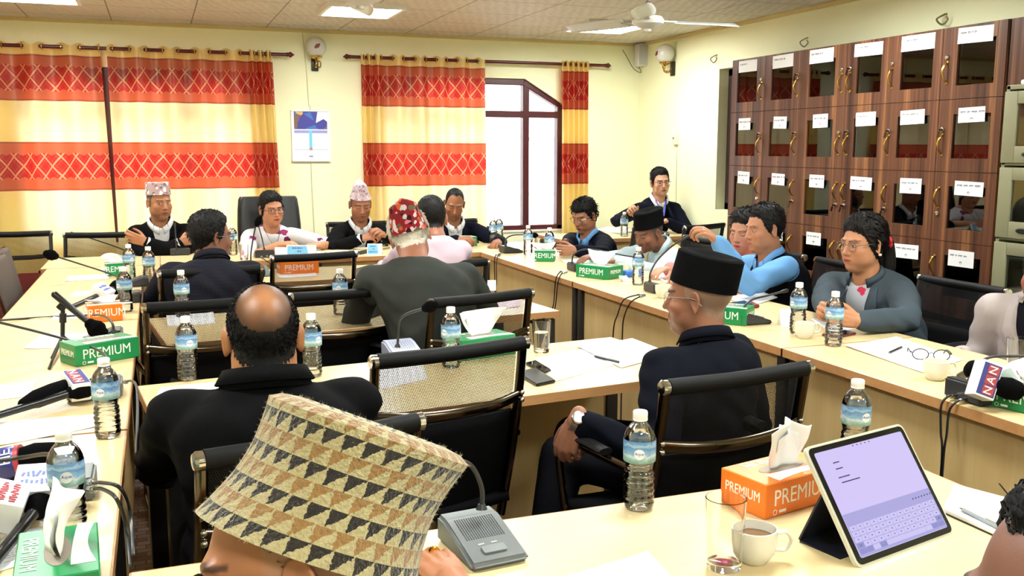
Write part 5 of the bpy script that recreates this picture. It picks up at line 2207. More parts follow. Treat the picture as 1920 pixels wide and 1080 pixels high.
for k in range(7):
    marks.prism([(Wt * 0.75 + k * 0.009, kb - 0.012), (Wt * 0.75 + k * 0.009 + 0.003, kb - 0.012), (Wt * 0.75 + k * 0.009 + 0.003, kb - 0.0095), (Wt * 0.75 + k * 0.009, kb - 0.0095)], 0.0013, 0.0016, M=M)
marks.build('keyboard_icons', SINK, sc, smooth=False)
# folding cover: triangular stand behind
b = MB()
back = M @ Vector((0, 0, -1))
h0 = ey * (Ht * 0.62)
foot = Vector((h0.x, h0.y, 0)) - nrm * 0.055
foot.z = 0.0
th = 0.004
for (p, q) in (((ey * 0.0) + back * 0.0095, foot), (foot, h0 + back * 0.0095)):
    e1, e2 = p, q
    n_ = (q - p).cross(ex).normalized() * th
    vs = [e1, e1 + ex * Wt, e2 + ex * Wt, e2, e1 + n_, e1 + ex * Wt + n_, e2 + ex * Wt + n_, e2 + n_]
    b.add(vs, [[0, 1, 2, 3], [7, 6, 5, 4], [0, 4, 5, 1], [1, 5, 6, 2], [2, 6, 7, 3], [3, 7, 4, 0]])
b.build('folding_cover', plain('navy_folding_cover', (22, 24, 36), 0.5), r, smooth=False)

# ---- conference microphones
t = NT('grey_unit_plastic')
v = t.coord('Object')
GREY = t.done(t.pbsdf(t.mix(t.noise(v, 40, 2), srgb(94, 100, 100), srgb(104, 110, 110)), 0.42))
DARKU = plain('dark_unit_plastic', (46, 46, 48), 0.4, var=0.08)
NECK = plain('gooseneck_black', (34, 34, 36), 0.4)
FOAM = plain('black_foam', (7, 7, 8), 0.95, spec=0.05, var=0.3, vscale=300, bump=0.8, bscale=700)
LILU = plain('light_washed_unit_plastic', (140, 146, 170), 0.35)  # pale lilac stands in for light on the unit


def mic_unit(loc, rz, label, neck, mat=None, foam=0.012, cables=(), W=0.115, D=0.15, H=0.05, detail=False, head_r=0.008, head_len=0.03):
    """desk unit; local +y is the back edge where the neck and sockets are; neck/cables are world points"""
    r = empty('conference_microphone', (loc[0], loc[1], TZ + 0.0006), rz, label, 'microphone', 'gooseneck conference microphones')
    inv = (Matrix.Translation(r.location) @ Matrix.Rotation(rz, 4, 'Z')).inverted()
    mat = mat or DARKU
    b = MB()
    bm = bmesh.new()
    pr = [(-D / 2, 0), (D / 2, 0), (D / 2, H), (D / 2 - 0.035, H), (-D / 2, 0.014)]
    vs0 = [bm.verts.new((-W / 2, y, z)) for y, z in pr]
    f0 = bm.faces.new(vs0)
    e = bmesh.ops.extrude_face_region(bm, geom=[f0])
    bmesh.ops.translate(bm, vec=(W, 0, 0), verts=[g for g in e['geom'] if isinstance(g, bmesh.types.BMVert)])
    bmesh.ops.recalc_face_normals(bm, faces=bm.faces)
    bmesh.ops.bevel(bm, geom=bm.edges[:], offset=0.006, segments=3, affect='EDGES')
    b.from_bm(bm)
    b.build('base', mat, r)
    # sloping face features
    p0, p1 = Vector((0, -D / 2, 0.014)), Vector((0, D / 2 - 0.035, H))
    sl = (p1 - p0).normalized()
    F = frame_m(p0 + Vector((0, 0, 0)), (1, 0, 0), sl)
    L = (p1 - p0).length
    hb = MB()
    n1, n2 = (17, 17) if detail else (9, 7)
    for i in range(n1):
        for j in range(n2):
            x = (i / (n1 - 1) - 0.5) * W * 0.66
            y = L * (0.50 + 0.44 * j / (n2 - 1))
            s = 0.0011 if detail else 0.0016
            hb.prism([(x - s, y - s), (x + s, y - s), (x + s, y + s), (x - s, y + s)], 0.0002, 0.0005, M=F)
    hb.build('speaker_grille', plain('grille_dark', (40, 42, 44), 0.6), r, smooth=False)
    b = MB()
    b.prism(rrect(-W * 0.2, L * 0.16, W * 0.2, L * 0.30, 0.003, 3), 0.0, 0.004, M=F)
    b.build('talk_button', plain('button_grey', (120, 126, 126), 0.4), r, smooth=False)
    b = MB()
    for x in (-0.3, 0.15):
        b.prism(rrect(x * W * 0.5 - 0.006, L * 0.36, x * W * 0.5 + 0.006, L * 0.385, 0.001, 2), 0.0, 0.0008, M=F)
    b.build('indicator', plain('indicator_pale', (176, 180, 178), 0.4), r, smooth=False)
    N = [inv @ Vector(p) for p in neck]
    b = MB()
    rr = [0.0075] * 2 + [0.0045] * (len(N) - 2) if len(N) > 3 else 0.0045
    b.tube([N[0], N[0].lerp(N[1], 0.25)], [0.011, 0.007], 12)
    b.tube(N, 0.0046, 10, smooth=8)
    b.build('gooseneck', NECK, r)
    d = (N[-1] - N[-2]).normalized()
    b = MB()
    if foam > 0.015:
        b.tube([N[-1] - d * 0.005, N[-1] + d * foam * 0.5, N[-1] + d * foam * 1.2, N[-1] + d * foam * 1.9], [foam * 0.7, foam, foam, foam * 0.7], 16, smooth=5, round_ends=True)
        b.build('foam_windshield', FOAM, r)
    else:
        b.tube([N[-1], N[-1] + d * head_len], [0.0065, head_r], 12, round_ends=True)
        b.build('microphone_head', BLACKPL, r)
    for k, cb in enumerate(cables):
        e_ = Vector(cb[-1])
        if e_.z < 0.74:
            cb = list(cb) + [Vector((e_.x, e_.y, e_.z * 0.5)), Vector((e_.x, e_.y, 0.006))]
        Cc = [inv @ Vector(p) for p in cb]
        b = MB()
        dd = (Cc[1] - Cc[0]).normalized()
        b.tube([Cc[0] - dd * 0.012, Cc[0] + dd * 0.018], 0.0075, 10)
        b.tube([Cc[0] + dd * 0.018, Cc[0] + dd * 0.028], [0.006, 0.0045], 10)
        pl_ = b.build('plug', CHROME, r)
        b = MB()
        b.tube([Cc[0] + dd * 0.02] + Cc[1:], 0.0034, 8, smooth=8)
        b.build('cable', BLACKPL, r)
    return r


def Y(u, v, y):
    return ony(u, v, y)


def XX(u, v, x):
    return onx(u, v, x)


# nearest table, in front of the knitted cap
c = onz(903, 1005, TZ + 0.03)
neck = [Y(903, 955, 1.60), Y(903, 915, 1.605), Y(885, 875, 1.60), Y(855, 862, 1.58), Y(800, 845, 1.55), Y(740, 835, 1.50)]
mic_unit((c.x + 0.002, c.y + 0.005), math.radians(6), 'grey conference microphone beside the ringed hand on the nearest table', neck, GREY, 0.022, detail=True, D=0.165, W=0.112)
# middle table, light falling on the unit painted as pale lilac plastic
c = onz(752, 655, TZ + 0.02)
neck = [Y(745, 652, 3.10), Y(747, 625, 3.11), Y(750, 600, 3.1), Y(765, 588, 3.05), Y(800, 577, 2.98)]
mic_unit((c.x, c.y - 0.03), math.radians(6), 'pale conference microphone behind the empty middle chair', neck, LILU, 0.020)
# furthest middle table
c = onz(490, 512, TZ + 0.02)
neck = [Y(470, 497, 5.78), Y(471, 470, 5.80), Y(478, 430, 5.82), Y(482, 420, 5.82)]
mic_unit((c.x - 0.02, c.y + 0.06), math.radians(2), 'grey conference microphone on the furthest middle table below the woman in white', neck, plain('olive_unit_plastic', (96, 108, 104), 0.4), 0.020, W=0.14, D=0.17)
c = onz(655, 545)
neck = [Y(672, 512, 5.75), Y(684, 500, 5.72), Y(700, 490, 5.6), Y(720, 482, 5.45)]
# back table
def back_unit(u, v, label, neck, cab=(), rz=PI, foam=0.012, **k):
    c = onz(u, v)
    return mic_unit((c.x, c.y + 0.03), rz, label, neck, DARKU, foam, cab, W=0.13, D=0.14, **k)


back_unit(496, 482, 'black conference microphone in front of the woman in white', [Y(496, 470, 6.72), Y(492, 450, 6.75), Y(488, 435, 6.78), Y(485, 425, 6.8)], [[Y(490, 481, 6.58), Y(491, 484, 6.5), Y(500, 490, 6.40), Y(508, 505, 6.38)], [Y(500, 480, 6.58), Y(502, 483, 6.5), Y(516, 490, 6.40), Y(522, 510, 6.38)]])
back_unit(338, 478, 'black conference microphone before the man with folded arms', [Y(331, 476, 6.65), Y(330, 450, 6.66), Y(328, 425, 6.7)], foam=0.0, head_r=0.007, head_len=0.02)
# left table units: back edge faces the aisle (+x)
def left_unit(u, v, label, neck, cab=(), foam=0.012, mat=None, **k):
    c = onz(u, v)
    return mic_unit((c.x - 0.05, c.y), -PI / 2, label, neck, mat or DARKU, foam, cab, **k)


X0 = -0.19
left_unit(270, 535, 'dark conference microphone near the dark checked suit on the left table', [XX(263, 510, -0.16), XX(258, 488, -0.17), XX(235, 470, -0.26), XX(180, 450, -0.45), XX(140, 438, -0.58)], [[XX(266, 532, -0.135), XX(268, 536, -0.11), XX(268, 548, -0.095), XX(266, 575, -0.09)]])
left_unit(255, 565, 'dark conference microphone whose neck reaches left past the small green box', [XX(235, 556, -0.18), XX(232, 530, -0.19), XX(210, 515, -0.27), XX(150, 495, -0.42), XX(102, 480, -0.53)], foam=0.028)
left_unit(218, 640, 'dark conference microphone between the tripod microphone and the orange box', [XX(213, 622, -0.17), XX(210, 605, -0.175), XX(195, 593, -0.22), XX(168, 591, -0.30), XX(80, 595, -0.50), XX(-20, 602, -0.68)], mat=DARKU)
left_unit(214, 740, 'grey conference microphone behind the left bottle, its neck arching to the left edge', [XX(208, 705, -0.16), XX(203, 680, -0.17), XX(190, 660, -0.2), XX(150, 644, -0.28), XX(70, 622, -0.42), XX(-20, 600, -0.56)], [[XX(236, 716, -0.115), XX(245, 714, -0.095), XX(255, 722, -0.075), XX(258, 760, -0.07), XX(256, 850, -0.07)]], mat=GREY)
left_unit(157, 925, 'grey conference microphone behind the bottom left bottle with two black cables', [XX(120, 900, -0.2), XX(112, 870, -0.21), XX(90, 852, -0.24), XX(40, 858, -0.30), XX(-30, 868, -0.37)], [[XX(172, 905, -0.14), XX(192, 905, -0.115), XX(225, 915, -0.085), XX(243, 960, -0.075), XX(250, 1040, -0.07)], [XX(172, 917, -0.14), XX(192, 917, -0.117), XX(218, 935, -0.09), XX(236, 985, -0.08), XX(243, 1060, -0.075)]], mat=GREY)


# right table units: back edge faces the aisle (-x)
def right_unit(u, v, label, neck, cab=(), foam=0.012, mat=None, **k):
    c = onz(u, v)
    return mic_unit((c.x + 0.055, c.y), PI / 2, label, neck, mat or DARKU, foam, cab, **k)


xr = 2.19
right_unit(945, 474, 'black conference microphone nearest the open window', [XX(948, 462, 2.25), XX(949, 448, 2.26), XX(962, 441, 2.32), XX(985, 440, 2.42), XX(1000, 441, 2.5)], [[XX(937, 477, 2.17), XX(930, 478, 2.14), XX(927, 490, 2.125), XX(928, 530, 2.12), XX(928, 545, 2.12)], [XX(937, 479, 2.17), XX(933, 480, 2.14), XX(931, 492, 2.125), XX(931, 530, 2.12), XX(930, 545, 2.12)]], foam=0.02)
right_unit(1075, 508, 'black conference microphone with a long low neck before the navy suit man', [XX(1072, 495, 2.26), XX(1076, 478, 2.27), XX(1095, 468, 2.32), XX(1130, 471, 2.42), XX(1165, 478, 2.5), XX(1190, 482, 2.55)], [[XX(1058, 509, 2.17), XX(1050, 510, 2.14), XX(1042, 525, 2.122), XX(1038, 570, 2.118), XX(1030, 603, 2.11)], [XX(1060, 511, 2.17), XX(1053, 513, 2.14), XX(1046, 530, 2.122), XX(1041, 575, 2.118), XX(1032, 606, 2.11)]])
right_unit(1222, 548, 'black conference microphone with a tall neck left of the plain black cap', [XX(1218, 530, 2.26), XX(1220, 510, 2.27), XX(1235, 485, 2.34), XX(1262, 460, 2.44), XX(1292, 442, 2.52)], [[XX(1205, 552, 2.17), XX(1195, 553, 2.14), XX(1170, 562, 2.12), XX(1158, 590, 2.115), XX(1150, 622, 2.11)], [XX(1206, 555, 2.17), XX(1198, 557, 2.14), XX(1182, 568, 2.12), XX(1170, 595, 2.115), XX(1167, 628, 2.11)]], head_len=0.05)
right_unit(1385, 607, 'black conference microphone behind the shoulder of the plain black cap man', [XX(1393, 590, 2.27), XX(1396, 575, 2.28), XX(1410, 562, 2.34), XX(1440, 554, 2.44), XX(1466, 547, 2.52)], foam=0.0)
right_unit(1812, 752, 'black conference unit with two chrome plugs at the right edge', [XX(1815, 720, 2.25), XX(1820, 705, 2.26), XX(1850, 672, 2.32), XX(1900, 668, 2.42), XX(1950, 668, 2.5)], [[XX(1789, 741, 2.16), XX(1778, 743, 2.13), XX(1765, 760, 2.115), XX(1764, 810, 2.11), XX(1766, 858, 2.105)], [XX(1807, 748, 2.16), XX(1795, 752, 2.13), XX(1780, 770, 2.115), XX(1775, 815, 2.11), XX(1769, 860, 2.105)]], H=0.06, W=0.14)


# ---- press microphones
FLAGW = plain('flag_white', (232, 234, 236), 0.35, var=0.01)
FLAGB = plain('flag_navy', (44, 50, 128), 0.35)
FLAGR = plain('flag_red', (168, 54, 62), 0.35)


def hand_mic(tail, head, label, foam=(0.028, 0.06), handle_r=0.012, flag=None, flat=None):
    """tail -> head world points; foam (radius, length)"""
    tail, head = Vector(tail), Vector(head)
    r = empty('press_microphone', tail, 0, label, 'microphone', 'press microphones')
    d = (head - tail).normalized()
    L = (head - tail).length
    b = MB()
    b.tube([Vector(), d * (L - foam[1])], [handle_r * 0.85, handle_r], 14)
    b.build('handle', BLACKPL, r)
    b = MB()
    f0 = L - foam[1]
    b.tube([d * (f0 - 0.004), d * (f0 + foam[1] * 0.2), d * (f0 + foam[1] * 0.55), d * (f0 + foam[1] * 0.85)], [handle_r * 1.1, foam[0] * 0.85, foam[0], foam[0] * 0.85], 20, smooth=5, round_ends=True)
    b.build('foam_windshield', FOAM, r)
    return r, d, L


def flag_cube(r, d, pos, size, face_n, letters, colors, text_up, tsize, sx=1.0, strip=None, ink=None, depth=None):
    """box round the handle; face_n: direction of the lettered face"""
    d = d.normalized()
    n = (Vector(face_n) - d * Vector(face_n).dot(d)).normalized()
    s = d.cross(n)
    w_, l_ = size
    M = Matrix(((s.x, d.x, n.x, 0), (s.y, d.y, n.y, 0), (s.z, d.z, n.z, 0), (0, 0, 0, 1)))
    M.translation = Vector(pos)
    dep = depth or w_
    b = MB()
    b.box((0, 0, 0), (w_, l_, dep), bev=0.004)
    b.xform(M)
    fl = b.build('flag', FLAGW, r)
    if colors:
        b = MB()
        b.box((0, 0, dep / 2 + 0.0004), (w_ * 0.86, l_ * 0.88, 0.0008))
        b.xform(M)
        b.build('flag_field', colors[0], fl, smooth=False)
        if len(colors) > 1:
            b = MB()
            k = len(letters)
            for q in range(k):
                b.box((w_ * 0.08, (q - (k - 1) / 2) * l_ * 0.28, dep / 2 + 0.0012), (w_ * 0.55, l_ * 0.25, 0.0008))
            b.xform(M)
            b.build('letter_tile', colors[1], fl, smooth=False)
    b = MB()
    k = len(letters)
    for q, ch in enumerate(letters):
        c = Vector((w_ * 0.08, (q - (k - 1) / 2) * l_ * 0.28, dep / 2 + 0.0022))
        text_mb(ch, tsize, M @ frame_m(c, (0, 1, 0), (-1, 0, 0)), sx=sx, mb=b)
    if not letters:
        # print too small to read: rows of short strokes
        rr = random.Random(int(abs(pos[0]) * 1e4))
        for z_ in (-0.12, 0.16):
            y_ = -l_ * 0.36
            while y_ < l_ * 0.34:
                hh = rr.uniform(0.05, 0.11) * w_
                b.box((z_ * w_, y_, dep / 2 + 0.0008), (hh * 2, l_ * 0.045, 0.0008), rz=rr.uniform(-0.5, 0.5))
                y_ += l_ * 0.085
        b.xform(M)
    b.build('lettering', ink or WHITEP, fl, smooth=False)
    return fl


# NAN microphone on the left table (letters run down towards the head)
tail, head = onz(-75, 800, TZ + 0.02), onz(182, 722, TZ + 0.05)
r, d, L = hand_mic(tail, head, 'long black press microphone with a red and blue NAN flag on the left table', (0.028, 0.085), 0.012)
b = MB()
q0, q1 = onz(45, 757, TZ + 0.04) - tail, onz(122, 728, TZ + 0.05) - tail
b.tube([q0, q0.lerp(q1, 0.3), q0.lerp(q1, 0.7), q1], [0.016, 0.026, 0.028, 0.026], 18, smooth=4, round_ends=True)
b.build('rear_foam', FOAM, r)
flag_cube(r, Vector((0.35, -0.9, -0.25)), onz(143, 722, TZ + 0.055) - tail, (0.055, 0.10), (0.2, -0.45, 0.85), 'NAN', (FLAGB, FLAGR), -1, 0.034)
# white-flag microphone further up
tail, head = onz(132, 577, TZ + 0.04), onz(226, 536, TZ + 0.07)
r, d, L = hand_mic(tail, head, 'black press microphone with a small white lettered flag behind the orange box', (0.036, 0.07), 0.014)
flag_cube(r, d, d * (L * 0.58), (0.08, 0.085), (0.1, -0.8, 0.6), '', None, 1, 0.028, ink=BADGE_INK)
# microphones in the bottom left heap
tail, head = onz(-60, 885, TZ + 0.02), onz(108, 850, TZ + 0.05)
r, d, L = hand_mic(tail, head, 'black press microphone with a red and blue HE ring at the left edge', (0.034, 0.10), 0.014)
b = MB()
M = frame_m(d * (L * 0.47), basis(d)[0], basis(d)[1])
b.lathe([(0.036, -0.02), (0.038, -0.016), (0.038, 0.014), (0.036, 0.018)], 26, M=M)
rg_ = b.build('ring_flag', FLAGB, r)
b = MB()
b.lathe([(0.0375, -0.026), (0.0378, -0.018), (0.0375, -0.012)], 26, M=M)
b.build('red_band', FLAGR, rg_)
b = MB()
fwd = Vector((0.25, -0.75, 0.6))
n = (fwd - d * fwd.dot(d)).normalized()
s_ = d.cross(n)
text_mb('HE', 0.034, frame_m(d * (L * 0.47) + n * 0.0395, -s_, d), mb=b, sx=0.9)
b.build('lettering', WHITEP, rg_, smooth=False)
tail, head = onz(-80, 985, TZ + 0.02), onz(60, 905, TZ + 0.05)
r, d, L = hand_mic(tail, head, 'black press microphone with a silver grey flag box and blue print at bottom left', (0.03, 0.07), 0.013)
flag_cube(r, Vector((1, -0.12, 0)), onz(88, 912, TZ + 0.06) - tail, (0.075, 0.11), (0.0, -0.5, 0.86), '', None, 1, 0.026, ink=BADGE_INK, depth=0.06)
tail, head = onz(-75, 1090, TZ + 0.02), onz(-6, 935, TZ + 0.06)
r, d, L = hand_mic(tail, head, 'press microphone with a white flag box and red ring mark at the left edge', (0.03, 0.07), 0.013)
fl = flag_cube(r, d, onz(8, 948, TZ + 0.06) - tail, (0.07, 0.095), (0.3, -0.4, 0.86), '', None, 1, 0.04, ink=FLAGR, depth=0.06)
tail, head = onz(-20, 1065, TZ + 0.015), onz(82, 938, TZ + 0.04)
r, d, L = hand_mic(tail, head, 'plain black press microphone with round foam lying on the printed sheet', (0.027, 0.05), 0.012)
# tripod microphone
base = onz(118, 648)
r = empty('tripod_microphone', (base.x, base.y, TZ + 0.0006), 0, 'black microphone tilted on a small desk tripod on the left table', 'microphone')


def rel(p):
    return Vector(p) - Vector((base.x, base.y, TZ))


yb = base.y
hub = rel(Y(118, 640, yb)) + Vector((0, 0, 0.02))
topc = rel(Y(118, 575, yb))
b = MB()
b.tube([hub, topc], 0.008, 12)
b.tube([rel(Y(118, 605, yb)), rel(Y(118, 588, yb))], 0.0125, 12)
b.build('stem', BLACK_METAL, r)
for (u, v) in ((92, 691), (97, 671), (155, 660)):
    b = MB()
    f = onz(u, v, TZ + 0.005)
    b.tube([hub, rel(f)], [0.006, 0.0045], 8, round_ends=True)
    b.build('leg', BLACK_METAL, r)
b = MB()
m0, m1 = rel(Y(103, 553, yb)), rel(Y(172, 610, yb - 0.02))
b.tube([m0, m0.lerp(m1, 0.85)], [0.013, 0.011], 14, round_ends=True)
b.build('handle', BLACKPL, r)
b = MB()
d = (m1 - m0).normalized()
q = m1 - d * 0.005
b.tube([q, q + d * 0.018, q + d * 0.036, q + d * 0.05], [0.022, 0.033, 0.034, 0.026], 20, smooth=5, round_ends=True)
b.build('foam_windshield', FOAM, r)
b = MB()
b.tube([topc - Vector((0.012, 0, 0.01)), topc + Vector((0.012, 0, 0.016))], 0.016, 12)
b.build('clip', BLACKPL, r)
# NAN flag microphone at the right edge
tail, head = onz(1975, 752, TZ + 0.03), onz(1868, 722, TZ + 0.075)
r, d, L = hand_mic(tail, head, 'black press microphone with a slanted NAN flag at the right edge', (0.032, 0.08), 0.013)
pc = onz(1845, 713, TZ + 0.085)
flag_cube(r, Vector((0.42, 0.12, 0.9)), pc - tail, (0.058, 0.105), (-0.35, -0.9, 0.2), 'NAN', (FLAGB, FLAGR), 1, 0.032)
tail, head = onz(1800, 706, TZ + 0.03), onz(1835, 690, TZ + 0.085)
r, d, L = hand_mic(tail, head, 'short black microphone behind the NAN flag at the right edge', (0.03, 0.06), 0.014)
tail, head = onz(1985, 722, TZ + 0.03), onz(1900, 708, TZ + 0.07)
r, d, L = hand_mic(tail, head, 'black press microphone with a plain white flag at the right edge', (0.026, 0.05), 0.012)
flag_cube(r, Vector((0.8, 0.1, 0.3)), onz(1906, 700, TZ + 0.09) - tail, (0.06, 0.07), (-0.35, -0.9, 0.3), '', None, 1, 0.01, ink=FLAGR)
# ================================================================== PEOPLE
def np3(v):
    return np.array([v[0], v[1], v[2]], float)


def skin_mat(name, rgb, rough=0.45):
    """skin whose lips, brows, eyes, stubble and cropped hair come from the surface colour layer"""
    if name in MATS:
        return MATS[name]
    t = NT(name)
    at = t.n('VertexColor', layer_name='Col')
    v = t.coord('Object')
    n1 = t.noise(v, 60, 4)
    c = t.mix(t.math('MULTIPLY', n1, 0.22), at.outputs[0], t.mix(0.55, at.outputs[0], srgb(rgb[0] * 0.85, rgb[1] * 0.62, rgb[2] * 0.52)))
    p = t.pbsdf(c, rough, 0, 0.4)
    p.inputs['Subsurface Weight'].default_value = 0.06
    p.inputs['Subsurface Radius'].default_value = (0.012, 0.005, 0.003)
    p.inputs['Subsurface Scale'].default_value = 0.5
    t.set(p.inputs['Normal'], t.bump(t.noise(v, 420, 3), 0.12, 0.001))
    MATS[name] = t.done(p)
    return MATS[name]


def cloth(name, a, rough=0.8, weave=700, var=0.12, pattern=None, sheen=0.0):
    if name in MATS:
        return MATS[name]
    t = NT(name)
    v = t.coord('Object')
    c0 = srgb(*a)
    n = t.noise(v, 9, 4)
    c = t.mix(n, tuple(x * (1 - var) for x in c0), tuple(min(1, x * (1 + var) + 0.002) for x in c0))
    if pattern:
        c = pattern(t, v, c)
    p = t.pbsdf(c, rough, 0, 0.06)
    p.inputs['Sheen Weight'].default_value = sheen
    p.inputs['Sheen Roughness'].default_value = 0.5
    h = t.math('ADD', t.math('MULTIPLY', t.noise(v, weave, 2), 0.35), t.math('MULTIPLY', t.noise(v, 26, 3), 0.9))
    t.set(p.inputs['Normal'], t.bump(h, 0.3, 0.006))
    MATS[name] = t.done(p)
    return MATS[name]


t = NT('spectacle_lens')
fr = t.n('Fresnel')
fr.inputs[0].default_value = 1.18
gl = t.n('BsdfGlossy', i_Roughness=0.05)
tr = t.n('BsdfTransparent', i_Color=(0.93, 0.94, 0.96, 1))
mx = t.n('MixShader')
t.set(mx.inputs[0], fr)
t.set(mx.inputs[1], tr)
t.set(mx.inputs[2], gl)
LENS = t.done(mx)


# ------------------------------------------------------------------ head surface
def s_ell(p, c, r):
    q = p - np.array(c)
    r = np.array(r)
    k0 = np.sqrt(((q / r) ** 2).sum(1)) + 1e-9
    k1 = np.sqrt(((q / r ** 2) ** 2).sum(1)) + 1e-9
    return k0 * (k0 - 1) / k1


def s_cap(p, a, b, ra, rb):
    a, b = np.array(a, float), np.array(b, float)
    ab = b - a
    h = np.clip(((p - a) @ ab) / (ab @ ab), 0, 1)
    d = np.linalg.norm(p - a - h[:, None] * ab, axis=1)
    return d - (ra + (rb - ra) * h)


def smin(a, b, k):
    h = np.clip(0.5 + 0.5 * (b - a) / k, 0, 1)
    return b * (1 - h) + a * h - k * h * (1 - h)


def smax(a, b, k):
    return -smin(-a, -b, k)


def head_sdf(p, o):
    """o: shape options (jaw, fat, nose, female)"""
    W = o.get('w', 1.0)
    jaw, fat, nose = o.get('jaw', 1.0), o.get('fat', 0.0), o.get('nose', 1.0)
    q = p.copy()
    q[:, 0] = np.abs(q[:, 0]) / W
    d = s_ell(q, (0, -0.016, 0.030), (0.074, 0.094, 0.086))
    d = smin(d, s_ell(q, (0, 0.026, -0.03), (0.060 + 0.004 * fat, 0.062, 0.082)), 0.03)
    d = smin(d, s_ell(q, (0, 0.03, -0.075), (0.050 * jaw + 0.006 * fat, 0.048, 0.036)), 0.025)
    d = smin(d, s_ell(q, (0.045, 0.0, -0.060), (0.014 + 0.004 * fat, 0.04, 0.026)), 0.03)
    d = smin(d, s_ell(q, (0, 0.072, -0.100), (0.020, 0.014, 0.014)), 0.022)
    d = smin(d, s_ell(q, (0.040, 0.056, -0.030), (0.024, 0.022, 0.022)), 0.02)
    d = smin(d, s_ell(q, (0.026, 0.074, 0.020), (0.026, 0.013, 0.008)), 0.014)
    # eye sockets, then lids bulging over the eyeballs
    d = smax(d, -s_ell(q, (0.031, 0.094, 0.000), (0.019, 0.014, 0.012)), 0.012)
    d = smin(d, s_ell(q, (0.031, 0.0705, -0.001), (0.0155, 0.0125, 0.0105)), 0.005)
    # nose
    d = smin(d, s_cap(q, (0, 0.080, 0.008), (0, 0.080 + 0.022 * nose, -0.034), 0.007, 0.0105 * nose), 0.010)
    d = smin(d, s_ell(q, (0.0115, 0.088, -0.039), (0.0075, 0.010, 0.0075)), 0.007)
    # mouth
    d = smin(d, s_ell(q, (0, 0.074, -0.066), (0.028, 0.018, 0.022)), 0.014)
    d = smin(d, s_ell(q, (0, 0.0885, -0.0625), (0.020, 0.0075, 0.0048)), 0.006)
    d = smin(d, s_ell(q, (0, 0.0870, -0.0725), (0.017, 0.0075, 0.0055)), 0.006)
    d = smax(d, -s_ell(q, (0, 0.098, -0.0675), (0.024, 0.008, 0.0012)), 0.003)
    if fat > 0:
        d = smin(d, s_ell(q, (0.03, 0.045, -0.062), (0.026, 0.026, 0.028)), 0.02 * fat + 0.005)
        d = smin(d, s_ell(q, (0, 0.03, -0.112), (0.035, 0.035, 0.016)), 0.025)
    return d


NAZ, NPOL = 132, 100
_az = np.arange(NAZ) / NAZ * 2 * PI
_pol = (np.arange(NPOL) + 0.5) / NPOL * PI
DIRS = np.stack([np.outer(np.sin(_pol), np.sin(_az)), np.outer(np.sin(_pol), np.cos(_az)), np.outer(np.cos(_pol), np.ones(NAZ))], -1).reshape(-1, 3)
HO = np.array([0, 0.0, -0.012])


def head_points(o, neck_dir, neck_len, neck_r):
    def f(p):
        d = head_sdf(p, o)
        nb = np.array(neck_dir) * neck_len
        dn = s_cap(p, (0, -0.022, -0.05), nb, neck_r * 0.96, neck_r * 1.08)
        return smin(d, dn, 0.022)
    lo = np.full(len(DIRS), 0.02)
    hi = np.full(len(DIRS), 0.02)
    # march outward to the first crossing
    t = np.full(len(DIRS), 0.05)
    done = np.zeros(len(DIRS), bool)
    for _ in range(70):
        p = HO + DIRS * t[:, None]
        v = f(p)
        done |= v > -1e-4
        t = np.where(done, t, t + np.maximum(-v * 0.7, 0.0004))
    return HO + DIRS * t[:, None]


def grid_faces(rows, cols):
    F = []
    for j in range(rows - 1):
        for i in range(cols):
            k = (i + 1) % cols
            F.append((j * cols + i, (j + 1) * cols + i, (j + 1) * cols + k, j * cols + k))
    F.append(tuple(range(cols)))
    F.append(tuple((rows - 1) * cols + i for i in range(cols))[::-1])
    return F


HEADF = grid_faces(NPOL, NAZ)


def sstep(x, a, b):
    t = np.clip((x - a) / (b - a), 0, 1)
    return t * t * (3 - 2 * t)


HLX = [0, 30, 48, 58, 66, 74, 84, 92, 96, 104, 125, 150, 180]
HAIRLINE = {
    'male': [0.066, 0.068, 0.060, 0.042, 0.012, -0.006, -0.022, -0.022, 0.012, -0.012, -0.038, -0.058, -0.064],
    'low': [0.050, 0.052, 0.048, 0.036, 0.012, -0.004, -0.022, -0.022, 0.012, -0.016, -0.045, -0.064, -0.070],
    'receding': [0.086, 0.092, 0.084, 0.062, 0.024, 0.002, -0.020, -0.020, 0.012, -0.012, -0.04, -0.058, -0.064],
    'female': [0.066, 0.056, 0.044, 0.030, 0.012, -0.012, -0.03, -0.042, -0.05, -0.06, -0.08, -0.10, -0.11],
    'cap': [0.2, 0.2, 0.2, 0.2, 0.04, 0.0, -0.022, -0.022, 0.012, -0.012, -0.045, -0.062, -0.066],
}


def hair_mask(P, style, noise=0.004):
    az = np.degrees(np.abs(np.arctan2(P[:, 0], P[:, 1])))
    zl = np.interp(az, HLX, HAIRLINE[style])
    jit = noise * (np.sin(P[:, 0] * 900 + P[:, 1] * 510) + np.sin(P[:, 1] * 1300 - P[:, 2] * 300))
    return P[:, 2] - zl + jit


